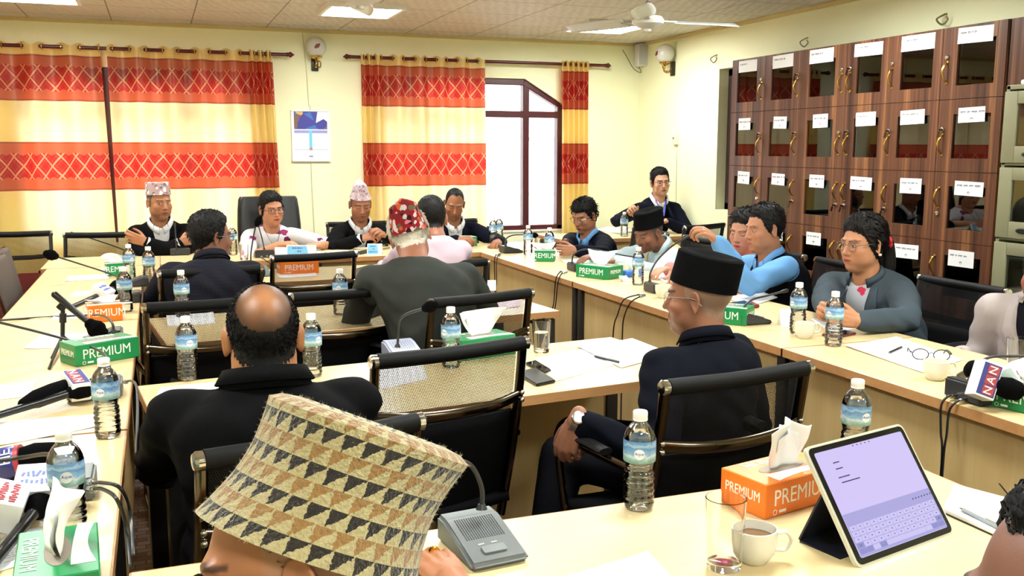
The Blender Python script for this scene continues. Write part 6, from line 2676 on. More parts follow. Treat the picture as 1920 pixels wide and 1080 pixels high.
def ear_mb(side, out=0.0):
    """an ear with a rim, bowl and lobe in head space"""
    b = MB()
    n, m = 26, 9
    rings = []
    for j in range(m):
        q = j / (m - 1)
        rg = []
        for i in range(n):
            a = 2 * PI * i / n
            ry = (0.0165 + 0.003 * math.cos(a - 0.9)) * (1.0 if math.sin(a) > 0 else 0.86)
            rz = 0.031
            # lobe narrows
            yy = ry * math.cos(a) * (1 - 0.28 * max(0, -math.sin(a)))
            zz = rz * math.sin(a)
            if q < 0.35:
                k = 0.62 + 0.38 * (q / 0.35)
                h = -0.010 + 0.014 * (q / 0.35)
            elif q < 0.6:
                k = 1.0 + 0.03 * math.sin((q - 0.35) / 0.25 * PI)
                h = 0.004 + 0.006 * (q - 0.35) / 0.25
            else:
                r_ = (q - 0.6) / 0.4
                k = 1.0 - 0.97 * r_
                h = 0.010 - 0.006 * math.sin(min(1, r_ * 1.6) * PI / 2) - 0.001 * r_
            rg.append((h, yy * k, zz * k))
        rings.append(rg)
    b.loft(rings)
    ang = math.radians(26 + out)
    M = Matrix.Translation((side * 0.0745, -0.014, -0.008)) @ Matrix.Rotation(-side * 0.0, 4, 'Z') @ Matrix.Diagonal((side, 1, 1, 1)) @ Matrix.Rotation(ang, 4, 'Z') @ Matrix.Rotation(math.radians(-8), 4, 'X') @ Matrix.Diagonal((1, 1.08, 1.08, 1))
    b.xform(M)
    if side < 0:
        b.f = [f[::-1] for f in b.f]
    return b


def rot_head(yaw, pitch, roll):
    """yaw anticlockwise from +y, pitch down positive, roll to the right shoulder"""
    return Matrix.Rotation(math.radians(yaw), 4, 'Z') @ Matrix.Rotation(-math.radians(pitch), 4, 'X') @ Matrix.Rotation(math.radians(roll), 4, 'Y')


def seg_d(p, a, b):
    ab = b - a
    return (p - a - ab * max(0, min(1, (p - a).dot(ab) / ab.length_squared))).length


# ------------------------------------------------------------------ hands
def hand_mb(wrist, d, palm, side, curl=0.35, spread=1.0, thumb=0.3, scale=1.0, curls=None):
    """wrist point, direction of the fingers, palm normal, side +1 right hand / -1 left"""
    d = Vector(d).normalized()
    n = Vector(palm)
    n = (n - d * n.dot(d)).normalized()
    s = d.cross(n) * side      # toward the thumb
    S = scale
    b = MB()
    W = Vector(wrist)
    kn = []
    # palm
    for k, o in enumerate((0.030, 0.011, -0.009, -0.028)):
        base = W + s * (o * 0.62 * S) + d * 0.012 * S
        tip = W + s * (o * S) + d * ((0.088, 0.092, 0.088, 0.080)[k] * S) - n * (0.004 * S if k in (1, 2) else 0.001)
        b.tube([base, base.lerp(tip, 0.5) - n * 0.003 * S, tip], [0.0145 * S, 0.0125 * S, 0.0098 * S], 10, smooth=3, round_ends=True)
        kn.append(tip)
    b.tube([W - d * 0.02 * S, W + d * 0.03 * S], [0.026 * S, 0.027 * S], 14, round_ends=True, flat=(1, 0.72), hint=n)
    lens = ((0.040, 0.025, 0.020), (0.045, 0.029, 0.021), (0.042, 0.027, 0.021), (0.033, 0.020, 0.018))
    rad = (0.0088, 0.0090, 0.0086, 0.0076)
    for k in range(4):
        c = curls[k] if curls else curl * (0.9 + 0.08 * k)
        p = kn[k]
        ang = 0.0
        fan = (0.10, 0.02, -0.05, -0.14)[k] * spread
        dirv = (d + s * fan).normalized()
        pts, rs_ = [p - dirv * 0.008 * S, p], [rad[k] * S * 1.05, rad[k] * S * 1.06]
        for j in range(3):
            ang += c * (0.75, 1.0, 0.7)[j] * 1.35
            dv = dirv * math.cos(ang) + n * math.sin(ang)
            p = p + dv * lens[k][j] * S
            pts.append(p)
            rs_.append(rad[k] * S * (0.97, 0.88, 0.74)[j])
        b.tube(pts, rs_, 10, smooth=3, round_ends=True)
    # thumb leaves the side of the palm near its base
    p0 = W + s * 0.018 * S + d * 0.018 * S + n * 0.006 * S
    dv = (d * 0.72 + s * (0.75 - 0.5 * thumb) + n * (0.25 + 0.5 * thumb)).normalized()
    p1 = p0 + dv * 0.045 * S
    dv2 = (dv + d * 0.45 - s * 0.25 * (0.5 + thumb)).normalized()
    p2 = p1 + dv2 * 0.032 * S
    dv3 = (dv2 + d * 0.25 - s * 0.2).normalized()
    p3 = p2 + dv3 * 0.024 * S
    b.tube([p0, p1, p2, p3], [0.0150 * S, 0.0115 * S, 0.0102 * S, 0.0082 * S], 10, smooth=3, round_ends=True)
    return b, kn


def two_bone(a, c, l1, l2, hint):
    a, c = Vector(a), Vector(c)
    d = c - a
    L = d.length
    mx_ = (l1 + l2) * 0.995
    if L > mx_:
        c = a + d.normalized() * mx_
        d = c - a
        L = mx_
    x = (l1 * l1 - l2 * l2 + L * L) / (2 * L)
    h = math.sqrt(max(0, l1 * l1 - x * x))
    u = d.normalized()
    hv = Vector(hint)
    hv = (hv - u * hv.dot(u))
    hv = hv.normalized() if hv.length > 1e-6 else basis(u)[0]
    return a + u * x + hv * h, c


HAIRBLACK = plain('black_hair', (9, 7, 7), 0.55, spec=0.25, var=0.35, vscale=60, bump=0.5, bscale=350)
HAIRGREY = plain('greying_hair', (88, 82, 76), 0.5, var=0.4, vscale=90, bump=0.5, bscale=350)
HAIRWHITE = plain('white_hair', (226, 220, 206), 0.5, var=0.12, vscale=90, bump=0.5, bscale=350)
HAIRBROWN = plain('dark_brown_hair', (16, 10, 9), 0.55, spec=0.25, var=0.35, vscale=60, bump=0.5, bscale=350)


def np_rot(R):
    return np.array([[R[i][j] for j in range(3)] for i in range(3)])


def mesh_np(name, V, F, mat, parent, smooth=True, angle=60, uvs=None):
    b = MB()
    b.v = [tuple(p) for p in V]
    b.f = [list(f) for f in F]
    b.mi = [0] * len(F)
    if uvs is not None:
        for k, f in enumerate(F):
            b.uv[k] = [uvs[i] for i in f]
    return b.build(name, mat, parent, smooth, angle=angle)


def person(label, seat, facing, head, hyaw, hpitch=8, hroll=0, skin=(170, 118, 86), shape=None, hands=None, jacket=None,
           shirt=None, vopen=None, hair=None, girth=1.0, shoulder=0.16, lap=None, collar='jacket', seat_h=0.46,
           brow=(30, 24, 22), lips=(150, 84, 76), stubble=0.0, eyes='open', neck_r=0.056, wrinkle=1.0, sleeve=1.0, trousers=(28, 28, 34),
           lapels=True, standing=False, scalp=None, group=None, sleeve_mat=None, elbow_out=0.5, voxel_j=0.011, legs=True, cuff=None, bald=None, slouch=0.05, neck=0.15, fwd=0.035):
    """everything is laid out in world metres and then hung on an Empty under the seat"""
    shape = shape or {}
    root = empty('person', (seat[0], seat[1], 0), 0, label, 'person', group)
    RL = Vector((seat[0], seat[1], 0))
    H = Vector(head)
    fa = math.radians(facing)
    F = Vector((-math.sin(fa), math.cos(fa), 0))
    S = Vector((math.cos(fa), math.sin(fa), 0))          # the person's right
    R = rot_head(hyaw, hpitch, hroll)
    R3 = np_rot(R.to_3x3())
    P = Vector((seat[0], seat[1], seat_h + 0.07))
    N = H - F * fwd + Vector((0, 0, -neck))     # base of the neck
    # spine
    mid = P.lerp(N, 0.5) - F * slouch + Vector((0, 0, 0.03))

    def spine(t):
        return P * ((1 - t) ** 2) + mid * (2 * t * (1 - t)) + N * (t * t)
    T = (N - P).normalized()
    up_s = (N - mid).normalized()
    G = girth
    chest_f = (F - up_s * F.dot(up_s)).normalized()
    secs = [(0.0, 0.175, 0.125), (0.10, 0.178, 0.130), (0.28, 0.160 + 0.02 * (G - 1), 0.118 + 0.08 * (G - 1)), (0.5, 0.165, 0.120), (0.66, 0.178, 0.122), (0.77, 0.178, 0.114), (0.86, 0.162, 0.100), (0.93, 0.116, 0.086), (1.0, 0.068, 0.068)]
    ks = 0.3 + 0.7 * shoulder / 0.18

    def torso(off=0.0, t0=0.0, t1=1.0):
        b = MB()
        rings = []
        for t_, hw, hd in secs:
            if t_ < t0 or t_ > t1:
                continue
            c = spine(t_)
            tt = (spine(min(1, t_ + 0.02)) - spine(max(0, t_ - 0.02))).normalized()
            f = (F - tt * F.dot(tt)).normalized()
            k = (ks if t_ < 0.9 else 1.0) * G
            rg = []
            for i in range(32):
                a = 2 * PI * i / 32
                ca, sa = math.cos(a), math.sin(a)
                x = math.copysign(abs(ca) ** 0.85, ca) * (hw * k + off)
                y = math.copysign(abs(sa) ** 0.9, sa) * (hd * (k if t_ < 0.9 else 1) + off)
                rg.append(c + S * x + f * y)
            rings.append(rg)
        b.loft(rings)
        return b

    # ---- arms
    sh_c = spine(0.80)
    arms = {}
    hands = hands or {}
    for nm, sg in (('R', 1), ('L', -1)):
        hd = dict(hands.get(nm, {}))
        tgt = hd.get('at')
        if tgt is None:
            tgt = P + S * sg * 0.15 + F * 0.32 + Vector((0, 0, 0.10))
            hd.setdefault('dir', F)
        tgt = Vector(tgt)
        reach = (tgt - sh_c).normalized()
        shp = sh_c + S * sg * shoulder * G + F * (0.02 + 0.03 * max(0, reach.dot(F))) + Vector((0, 0, 0.004 + hd.get('lift', 0)))
        hint = Vector(hd.get('hint', tuple(S * sg * elbow_out - F * 0.35 + Vector((0, 0, -0.8)))))
        el, wr = two_bone(shp, tgt, 0.295, 0.262, hint)
        arms[nm] = (shp, el, wr, hd)

    def arm_tube(b, nm, extra, upto=1.0):
        shp, el, wr, hd = arms[nm]
        k = 0.9 + 0.1 * G
        inner = spine(0.80) + S * (0.08 if nm == 'R' else -0.08)
        b.tube([inner, shp.lerp(inner, 0.25), shp], [0.055 * k + extra, 0.060 * k + extra, 0.058 * k + extra], 16, smooth=3, round_ends=True)
        b.tube([shp, shp.lerp(el, 0.35), shp.lerp(el, 0.75), el], [0.058 * k + extra, 0.057 * k + extra, 0.052 * k + extra, 0.047 * k + extra], 16, smooth=4, round_ends=True)
        end = el.lerp(wr, upto)
        b.tube([el, el.lerp(end, 0.35), el.lerp(end, 0.8), end], [0.047 * k + extra, 0.047 * k + extra, 0.040 * k + extra * 1.1, 0.036 * k + extra * 1.2], 16, smooth=4, round_ends=True)

    # ---- the body: head and neck, chest core, arms and hands
    nl = (N - H)
    nd = R.to_3x3().inverted() @ nl
    HP = head_points(shape, tuple(nd.normalized()), nl.length + 0.02, neck_r)
    V = HP @ R3.T + np3(H)
    bm_ = MB()
    bm_.add(V, HEADF)
    nh = len(V)
    for sd in (-1, 1):
        e = ear_mb(sd, shape.get('ears', 0))
        e.xform(Matrix.Translation(H) @ R)
        bm_.add(e.v, e.f)
    core = MB()
    tb = torso(-0.03, 0.0, 1.0)
    core.add(tb.v, tb.f)
    kn_all = {}
    for nm, sg in (('R', 1), ('L', -1)):
        shp, el, wr, hd = arms[nm]
        core.tube([sh_c, shp, el], [0.035, 0.036, 0.036], 12, smooth=3, round_ends=True)
        core.tube([el, el.lerp(wr, 0.5), wr], [0.040, 0.036, 0.027], 12, smooth=3, round_ends=True)
        dr = Vector(hd.get('dir', tuple((wr - el).normalized())))
        hb, kn = hand_mb(wr, dr, hd.get('palm', (0, 0, -1)), sg, hd.get('curl', 0.45), hd.get('spread', 1.0), hd.get('thumb', 0.3), hd.get('scale', 1.0), hd.get('curls'))
        core.add(hb.v, hb.f)
        kn_all[nm] = (wr, dr, kn)
    cv, cf = voxel(core, 0.0042, 2, 0.4)
    off = len(bm_.v)
    bm_.add(cv, cf)
    V = np.array(bm_.v) - np3(RL)
    body = mesh_np('body', V, bm_.f, skin_mat('skin_%d_%d_%d' % skin, skin), root, angle=180)
    # colour layer
    base = np.array(srgb(*skin))
    n = len(V)
    C = np.tile(np.append(base, 1.0), (n, 1))
    Q = HP
    lipm = np.maximum(1 - (np.abs(Q[:, 0]) / 0.023) ** 2 - ((Q[:, 2] + 0.0675) / 0.0105) ** 2, 0)
    lipm = sstep(lipm, 0.0, 0.35) * (Q[:, 1] > 0.06)

    def blend(mask, rgb):
        C[:nh, :3] = C[:nh, :3] * (1 - mask[:, None]) + np.array(srgb(*rgb)) * mask[:, None]
    # redder cheeks, nose and ears
    red = np.exp(-(((np.abs(Q[:, 0]) - 0.04) / 0.02) ** 2 + ((Q[:, 2] + 0.03) / 0.02) ** 2)) * (Q[:, 1] > 0.02) * 0.3
    blend(red, (min(255, skin[0] * 1.05), skin[1] * 0.82, skin[2] * 0.78))
    if stubble:
        sm = sstep(-Q[:, 2], 0.045, 0.066) * sstep(Q[:, 1], -0.005, 0.03) * sstep(Q[:, 2], -0.135, -0.115) * stubble
        ml = np.exp(-(((Q[:, 2] + 0.0535) / 0.006) ** 2)) * (np.abs(Q[:, 0]) < 0.026) * (Q[:, 1] > 0.06) * stubble
        blend(np.clip(np.maximum(sm, ml), 0, 1), tuple(skin[i] * (0.62, 0.64, 0.68)[i] for i in range(3)))
    if shape.get('moustache'):
        ml = sstep(np.exp(-(((Q[:, 2] + 0.0545) / 0.0065) ** 2)) * (np.abs(Q[:, 0]) < 0.027) * (Q[:, 1] > 0.06), 0.3, 0.7)
        blend(ml, shape['moustache'])
    blend(lipm * 0.85, lips)
    line_ = np.exp(-((Q[:, 2] + 0.0675) / 0.0013) ** 2) * (np.abs(Q[:, 0]) < 0.023) * (Q[:, 1] > 0.07)
    blend(line_ * 0.8, tuple(c * 0.5 for c in lips))
    ax = np.abs(Q[:, 0])
    bz = 0.019 + 0.006 * np.clip((ax - 0.012) / 0.03, 0, 1) - 0.008 * np.clip((ax - 0.040) / 0.02, 0, 1)
    bmk = sstep(0.0042 - np.abs(Q[:, 2] - bz), 0.0, 0.0025) * (ax > 0.011) * (ax < 0.052) * (Q[:, 1] > 0.03)
    blend(bmk * 0.85, brow)
    ex_, ez_ = ax - 0.031, Q[:, 2] + 0.0015
    if eyes == 'open':
        hgt = 0.0046
        al = hgt * np.clip(1 - (ex_ / 0.0135) ** 2, 0, 1)
        em = sstep(al - np.abs(ez_), -0.0006, 0.0008) * (Q[:, 1] > 0.05)
        blend(em, (216, 208, 200))
        gx = shape.get('gaze', 0.0)
        ir = sstep(0.0050 - np.hypot(Q[:, 0] - np.sign(Q[:, 0]) * 0.031 - gx, ez_), -0.0006, 0.0006) * em
        blend(ir, (34, 22, 18))
        ld = np.exp(-((ez_ - al) / 0.0011) ** 2) * (np.abs(ex_) < 0.0145) * (Q[:, 1] > 0.05)
        blend(ld * 0.9, (26, 18, 16))
        ld = np.exp(-((ez_ + al) / 0.0010) ** 2) * (np.abs(ex_) < 0.0135) * (Q[:, 1] > 0.05)
        blend(ld * 0.45, (60, 40, 34))
    else:
        ld = np.exp(-((ez_ + 0.0035 - 0.003 * (ex_ / 0.014) ** 2) / 0.0013) ** 2) * (np.abs(ex_) < 0.0145) * (Q[:, 1] > 0.05)
        blend(ld * 0.95, (30, 20, 18))
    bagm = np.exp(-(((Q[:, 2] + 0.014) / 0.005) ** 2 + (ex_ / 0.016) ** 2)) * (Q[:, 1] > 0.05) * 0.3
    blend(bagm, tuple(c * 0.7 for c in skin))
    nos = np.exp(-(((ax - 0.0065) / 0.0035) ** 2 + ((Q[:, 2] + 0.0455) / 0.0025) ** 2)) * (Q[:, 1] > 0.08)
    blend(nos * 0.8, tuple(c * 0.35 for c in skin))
    # cropped scalp hair coloured into the skin under the hair
    if hair and hair.get('style'):
        mk = hair_mask(Q, hair['style'])
        sc_ = sstep(mk, -0.004, 0.010)
        if bald:
            dd = np.sqrt(((Q - np.array(bald['c'])) ** 2 * np.array(bald.get('k', (1, 1, 1)))).sum(1))
            sc_ = sc_ * sstep(dd + 0.004 * np.sin(Q[:, 0] * 130 + 40 * Q[:, 2]), bald['r'] - 0.028, bald['r'] + 0.046)
        blend(sc_ * hair.get('paint', 0.9), hair['rgb'])
    if shape.get('bindi'):
        q_ = sstep(0.0035 - np.hypot(Q[:, 0], Q[:, 2] - 0.026), 0, 0.001) * (Q[:, 1] > 0.05)
        blend(q_, (140, 20, 30))
    ca = body.data.color_attributes.new('Col', 'FLOAT_COLOR', 'POINT')
    ca.data.foreach_set('color', C.astype(np.float32).ravel())
    info = dict(root=root, RL=RL, H=H, R=R, R3=R3, HP=HP, F=F, S=S, N=N, spine=spine, arms=arms, knuckles=kn_all, chest_f=chest_f, shape=shape, P=P)

    # ---- hair
    if hair and hair.get('style') and hair.get('thick', 0) > 0:
        mk = hair_mask(Q, hair['style'])
        th = hair['thick'] * sstep(mk, -0.002, 0.014)
        top = sstep(Q[:, 2], 0.03, 0.10)
        th = th * (0.45 + 0.55 * top if hair.get('fade', True) else 1.0)
        if bald:
            dd = np.sqrt(((Q - np.array(bald['c'])) ** 2 * np.array(bald.get('k', (1, 1, 1)))).sum(1))
            th = th * sstep(dd, bald['r'] + 0.022, bald['r'] + 0.075)
        azz = np.arctan2(Q[:, 0], Q[:, 1])
        pol = np.arccos(np.clip(DIRS[:, 2], -1, 1))
        groove = 0.10 * np.sin(azz * 46 + 3 * np.sin(pol * 7)) + 0.10 * np.sin(azz * 23 + pol * 19 + 1) + 0.08 * np.sin(azz * 9 + pol * 31)
        if hair.get('part') is not None:
            vol = 1 + 0.5 * np.exp(-((Q[:, 0] - hair['part']) / 0.05) ** 2) * top * sstep(Q[:, 1], -0.02, 0.07)
        else:
            vol = 1 + 0.35 * top * sstep(Q[:, 1], 0.0, 0.07)
        thk = th * vol * (1 + groove)
        HV = Q + DIRS * thk[:, None] + np.array([0, 0, 0.0]) * thk[:, None]
        keep = th > 0.0008
        FF = [f for f in HEADF if sum(keep[i] for i in f) >= 2]
        used = sorted({i for f in FF for i in f})
        mp = {i: k for k, i in enumerate(used)}
        VV = HV[used] @ R3.T + np3(H - RL)
        VV = VV - (DIRS[used] @ R3.T) * 0.0006 * (th[used] <= 0.0008)[:, None]
        hm = {'black': HAIRBLACK, 'grey': HAIRGREY, 'white': HAIRWHITE, 'brown': HAIRBROWN}[hair.get('col', 'black')]
        ho = mesh_np('hair', VV, [[mp[i] for i in f] for f in FF], hm, root, angle=180)
        info['hair'] = ho
        # loose strands along the lie of the hair
        ns = hair.get('strands', 500)
        rg = np.random.default_rng(len(label))
        cand = np.where(th > hair['thick'] * 0.25)[0]
        sb = MB()
        for i in rg.choice(cand, min(ns, len(cand))):
            p = Q[i] + DIRS[i] * thk[i] * 0.9
            nrm = DIRS[i]
            flow = np.array(hair.get('flow', (0, -1.0, -0.8))) + rg.normal(0, 0.35, 3)
            fl = flow - nrm * (flow @ nrm) + nrm * hair.get('lift', 0.22)
            fl = fl / np.linalg.norm(fl)
            L = hair.get('len', 0.016) * rg.uniform(0.6, 1.3)
            sd = np.cross(fl, nrm) * 0.0007
            q0 = np3(H - RL)
            a_ = R3 @ (p - sd) + q0
            b_ = R3 @ (p + sd) + q0
            c_ = R3 @ (p + fl * L * 0.6 + nrm * 0.001) + q0
            d_ = R3 @ (p + fl * L - nrm * L * 0.25) + q0
            sb.add([a_, b_, c_, d_], [[0, 1, 2], [0, 2, 3]])
        st_ = sb.build('strands', hm, ho, angle=180)
        st_['kind'] = 'stuff'

    # ---- clothing
    if jacket:
        jm = jacket
        jb = torso(0.010)
        full = MB()
        full.add(jb.v, jb.f)
        for nm in ('R', 'L'):
            if sleeve_mat is None:
                arm_tube(full, nm, 0.007, 0.93 * sleeve)
        jv, jf = voxel(full, voxel_j, 9, 0.55)
        # folds: soft wrinkles at waist and elbows
        rg = np.random.default_rng(len(label) * 7 + 3)
        ph = rg.uniform(0, 6.28, 8)
        amp = np.full(len(jv), 0.0019)
        for nm in ('R', 'L'):
            if sleeve_mat is None:
                for pt, a0, s0 in ((arms[nm][1], 0.0055, 0.09), (arms[nm][0] - Vector((0, 0, 0.06)), 0.004, 0.08)):
                    amp += a0 * np.exp(-((np.linalg.norm(jv - np3(pt), axis=1) / s0) ** 2))
        wst = np.abs((jv - np3(spine(0.2))) @ np3(T))
        amp += 0.003 * np.exp(-(wst / 0.12) ** 2)
        ddx = np.sin(jv @ np.array([38, 22, 60]) + ph[0] + 2.5 * np.sin(jv @ np.array([14, -18, 9]) + ph[1])) + 0.6 * np.sin(jv @ np.array([-44, 50, 36]) + ph[2] + 2 * np.sin(jv @ np.array([9, 21, -16]) + ph[3]))
        ctr = np.array([np3(spine(t_)) for t_ in np.linspace(0, 1, 12)])
        nr = jv - ctr[np.argmin(((jv[:, None, :] - ctr[None]) ** 2).sum(2), 1)]
        nr /= np.linalg.norm(nr, axis=1)[:, None] + 1e-9
        jv = jv + nr * (ddx * amp * wrinkle)[:, None]
        bm = bmesh.new()
        vs = [bm.verts.new(p) for p in jv]
        for f in jf:
            try:
                bm.faces.new([vs[i] for i in f])
            except ValueError:
                pass
        if vopen:
            # cut the front opening: edges run from the neck sides down to the button
            wn, tb_ = vopen.get('w', 0.055), vopen.get('t', 0.42)
            cb = spine(tb_)
            Bp = cb + chest_f * 0.16 * G + S * vopen.get('side', 0.0)
            pls = []
            for sg in (-1, 1):
                A_ = N + S * sg * wn + chest_f * 0.035
                B_ = Bp + S * sg * vopen.get('bw', 0.006)
                nrm = (B_ - A_).cross(chest_f).normalized()
                if nrm.dot(S) * sg < 0:
                    nrm = -nrm
                pls.append((A_, nrm))
                bmesh.ops.bisect_plane(bm, geom=bm.verts[:] + bm.edges[:] + bm.faces[:], plane_co=A_, plane_no=nrm)
            kill = []
            for f in bm.faces:
                c = f.calc_center_median()
                if all((c - a_).dot(n_) < 0 for a_, n_ in pls):
                    tt = min(range(13), key=lambda k: (c - spine(k / 12)).length)
                    near = min(min(seg_d(c, arms[q][1], arms[q][2]), seg_d(c, arms[q][0], arms[q][1]) + 0.006) for q in 'RL')
                    if near > 0.078 and (c - spine(tt / 12)).dot(chest_f) > -0.005 and (c - Bp).dot(up_s) > -(0.30 if vopen.get('open') else 0.005):
                        kill.append(f)
            bmesh.ops.delete(bm, geom=kill, context='FACES')
        bmesh.ops.translate(bm, vec=-RL, verts=bm.verts)
        b = MB().from_bm(bm)
        jo = b.build('jacket' if collar != 'shirt' else 'shirt', jm, root, angle=180)
        md = jo.modifiers.new('cloth', 'SOLIDIFY')
        md.thickness = 0.004
        md.offset = -1
        info['jacket'] = jo
        bvh = BVHTree.FromPolygons([Vector(v) for v in b.v], b.f)
        info['bvh'] = bvh
        if vopen and lapels:
            for sg in (-1, 1):
                A_, B_ = (N + S * sg * wn + chest_f * 0.035), Bp + S * sg * vopen.get('bw', 0.006)
                ax_ = (B_ - A_)
                out = (S * sg - ax_.normalized() * (S * sg).dot(ax_.normalized())).normalized()
                lb = MB()
                prof = [(0.02, 0.036), (0.10, 0.05), (0.24, 0.066), (0.30, 0.052), (0.36, 0.062), (0.6, 0.042), (0.85, 0.018), (1.0, 0.003)]
                rows = []
                for k in range(25):
                    q = 0.02 + 0.98 * k / 24
                    wd_ = float(np.interp(q, [p[0] for p in prof], [p[1] for p in prof])) * vopen.get('lap', 1.0)
                    row = []
                    for j in range(6):
                        pt = A_ + ax_ * q + out * (wd_ * j / 5 - 0.003)
                        hit = bvh.ray_cast(pt - RL + chest_f * 0.25, -chest_f)
                        row.append((hit[0] + chest_f * (0.0035 + 0.003 * (j / 5))) if hit[0] is not None else None)
                    rows.append(row)
                # fill misses with nearest in row or previous row
                ok = True
                for k, row in enumerate(rows):
                    for j in range(6):
                        if row[j] is None:
                            alt = [row[i] for i in range(6) if row[i] is not None]
                            row[j] = (alt[0] if alt else (rows[k - 1][j] if k else None))
                rows = [r_ for r_ in rows if all(x is not None for x in r_)]
                if len(rows) > 3:
                    m = len(rows)
                    lb.add([p for r_ in rows for p in r_], [[k * 6 + j, k * 6 + j + 1, (k + 1) * 6 + j + 1, (k + 1) * 6 + j] for k in range(m - 1) for j in range(5)])
                    lo_ = lb.build('lapel', jm, jo, solid=0.004, angle=180)
        if collar in ('jacket', 'shirt', 'band'):
            # collar band standing round the neck, open at the front
            cbm = MB()
            ncf = chest_f
            nup = ((H + R.to_3x3() @ Vector((0, -0.03, -0.06)) - N).normalized() * 0.45 + up_s * 0.55).normalized()
            fS = (ncf - nup * ncf.dot(nup)).normalized()
            sS = fS.cross(nup)
            gap = {'jacket': 0.62, 'shirt': 0.22, 'band': 0.12}[collar]
            ca_ = np.linspace(PI / 2 + gap, PI / 2 + 2 * PI - gap, 40)
            hgt = 0.024 if vopen else 0.032
            cols_ = []
            for a in ca_:
                back_ = 0.5 - 0.5 * math.sin(a)      # 1 at the back
                rx, ry = neck_r * 1.12 + 0.011, neck_r * 1.06 + 0.012
                c0 = N - RL + nup * (-0.012 + 0.026 * back_ - 0.004)
                rad_ = sS * (math.cos(a) * rx) + fS * (math.sin(a) * ry)
                lo_ = c0 + rad_ * 1.16 - nup * 0.012
                mi_ = c0 + rad_ * 1.02 + nup * hgt * 0.5
                hi_ = c0 + rad_ * 0.94 + nup * hgt
                fo_ = c0 + rad_ * 1.02 + nup * hgt * 1.02
                dn_ = c0 + rad_ * (1.16 if vopen else 1.22) + nup * 0.002
                cols_.append([lo_, mi_, hi_, fo_, dn_])
            m = len(cols_)
            cbm.add([p for c in cols_ for p in c], [[i * 5 + j, (i + 1) * 5 + j, (i + 1) * 5 + j + 1, i * 5 + j + 1] for i in range(m - 1) for j in range(4)])
            cbm.build('collar', jm, jo, solid=0.004, angle=180)
    if shirt:
        sb_ = torso(0.001 if jacket else 0.008)
        extra_ = MB()
        extra_.add(sb_.v, sb_.f)
        if sleeve_mat is not None or not jacket:
            for nm in ('R', 'L'):
                arm_tube(extra_, nm, 0.006, 0.95 * sleeve)
        sv, sf = voxel(extra_, 0.011, 4, 0.5)
        if sleeve_mat is not None or not jacket:
            rg = np.random.default_rng(len(label) * 5 + 1)
            ph = rg.uniform(0, 6.28, 8)
            amp = np.full(len(sv), 0.0012)
            for nm in ('R', 'L'):
                for pt, a0, s0 in ((arms[nm][1], 0.006, 0.10), (arms[nm][0].lerp(arms[nm][1], 0.5), 0.003, 0.10), (arms[nm][1].lerp(arms[nm][2], 0.6), 0.003, 0.08)):
                    amp += a0 * np.exp(-((np.linalg.norm(sv - np3(pt), axis=1) / s0) ** 2))
            ddx = np.sin(sv @ np.array([38, 22, 60]) + ph[0] + 2.5 * np.sin(sv @ np.array([14, -18, 9]) + ph[1])) + 0.6 * np.sin(sv @ np.array([-44, 50, 36]) + ph[2])
            segs = [np3(arms[nm][k]) for nm in ('R', 'L') for k in (0, 1, 2)] + [np3(arms[nm][k].lerp(arms[nm][k + 1], 0.5)) for nm in ('R', 'L') for k in (0, 1)]
            ctr = np.array([np3(spine(t_)) for t_ in np.linspace(0, 1, 8)] + segs)
            nr = sv - ctr[np.argmin(((sv[:, None, :] - ctr[None]) ** 2).sum(2), 1)]
            nr /= np.linalg.norm(nr, axis=1)[:, None] + 1e-9
            sv = sv + nr * (ddx * amp * wrinkle)[:, None]
        so = mesh_np('shirt' if jacket else 'top', sv - np3(RL), sf, shirt['mat'], root, angle=180)
        info['shirt'] = so
        info['shirt_bvh'] = BVHTree.FromPolygons([Vector(p) for p in (sv - np3(RL))], sf)
        if shirt.get('collar'):
            cbm = MB()
            nup = ((H + R.to_3x3() @ Vector((0, -0.03, -0.06)) - N).normalized() * 0.45 + up_s * 0.55).normalized()
            fS = (chest_f - nup * chest_f.dot(nup)).normalized()
            sS = fS.cross(nup)
            ca_ = np.linspace(PI / 2 + 0.16, PI / 2 + 2 * PI - 0.16, 44)
            cols_ = []
            for k, a in enumerate(ca_):
                front = max(0.0, math.sin(a))
                rx, ry = neck_r * 1.22 + 0.006, neck_r * 1.14 + 0.006
                c0 = N - RL + nup * (0.010 - 0.040 * front ** 2)
                rad_ = sS * (math.cos(a) * rx) + fS * (math.sin(a) * ry)
                wing = 0.030 * front ** 3
                cols_.append([c0 + rad_ * 1.04 - nup * 0.012, c0 + rad_ * 0.98 + nup * (0.034 - 0.012 * front), c0 + rad_ * 1.05 + nup * (0.036 - 0.012 * front), c0 + rad_ * (1.20 + 0.12 * front) + nup * (0.004 - wing)])
            m = len(cols_)
            cbm.add([p for c in cols_ for p in c], [[i * 4 + j, (i + 1) * 4 + j, (i + 1) * 4 + j + 1, i * 4 + j + 1] for i in range(m - 1) for j in range(3)])
            cbm.build('collar', shirt['mat'], so, solid=0.002, angle=180)
        if shirt.get('buttons'):
            for k in range(4):
                c = spine(0.78 - 0.11 * k)
                hit = info['shirt_bvh'].ray_cast(c - RL + chest_f * 0.3, -chest_f)
                if hit[0] is not None:
                    bb = MB()
                    a_, b_, _ = basis(chest_f)
                    bb.lathe([(0.005, 0), (0.005, 0.002), (0.0001, 0.0022)], 10, M=frame_m(hit[0] + chest_f * 0.001, a_, b_))
                    bb.build('button', plain('pale_button', (216, 214, 208), 0.3), so)
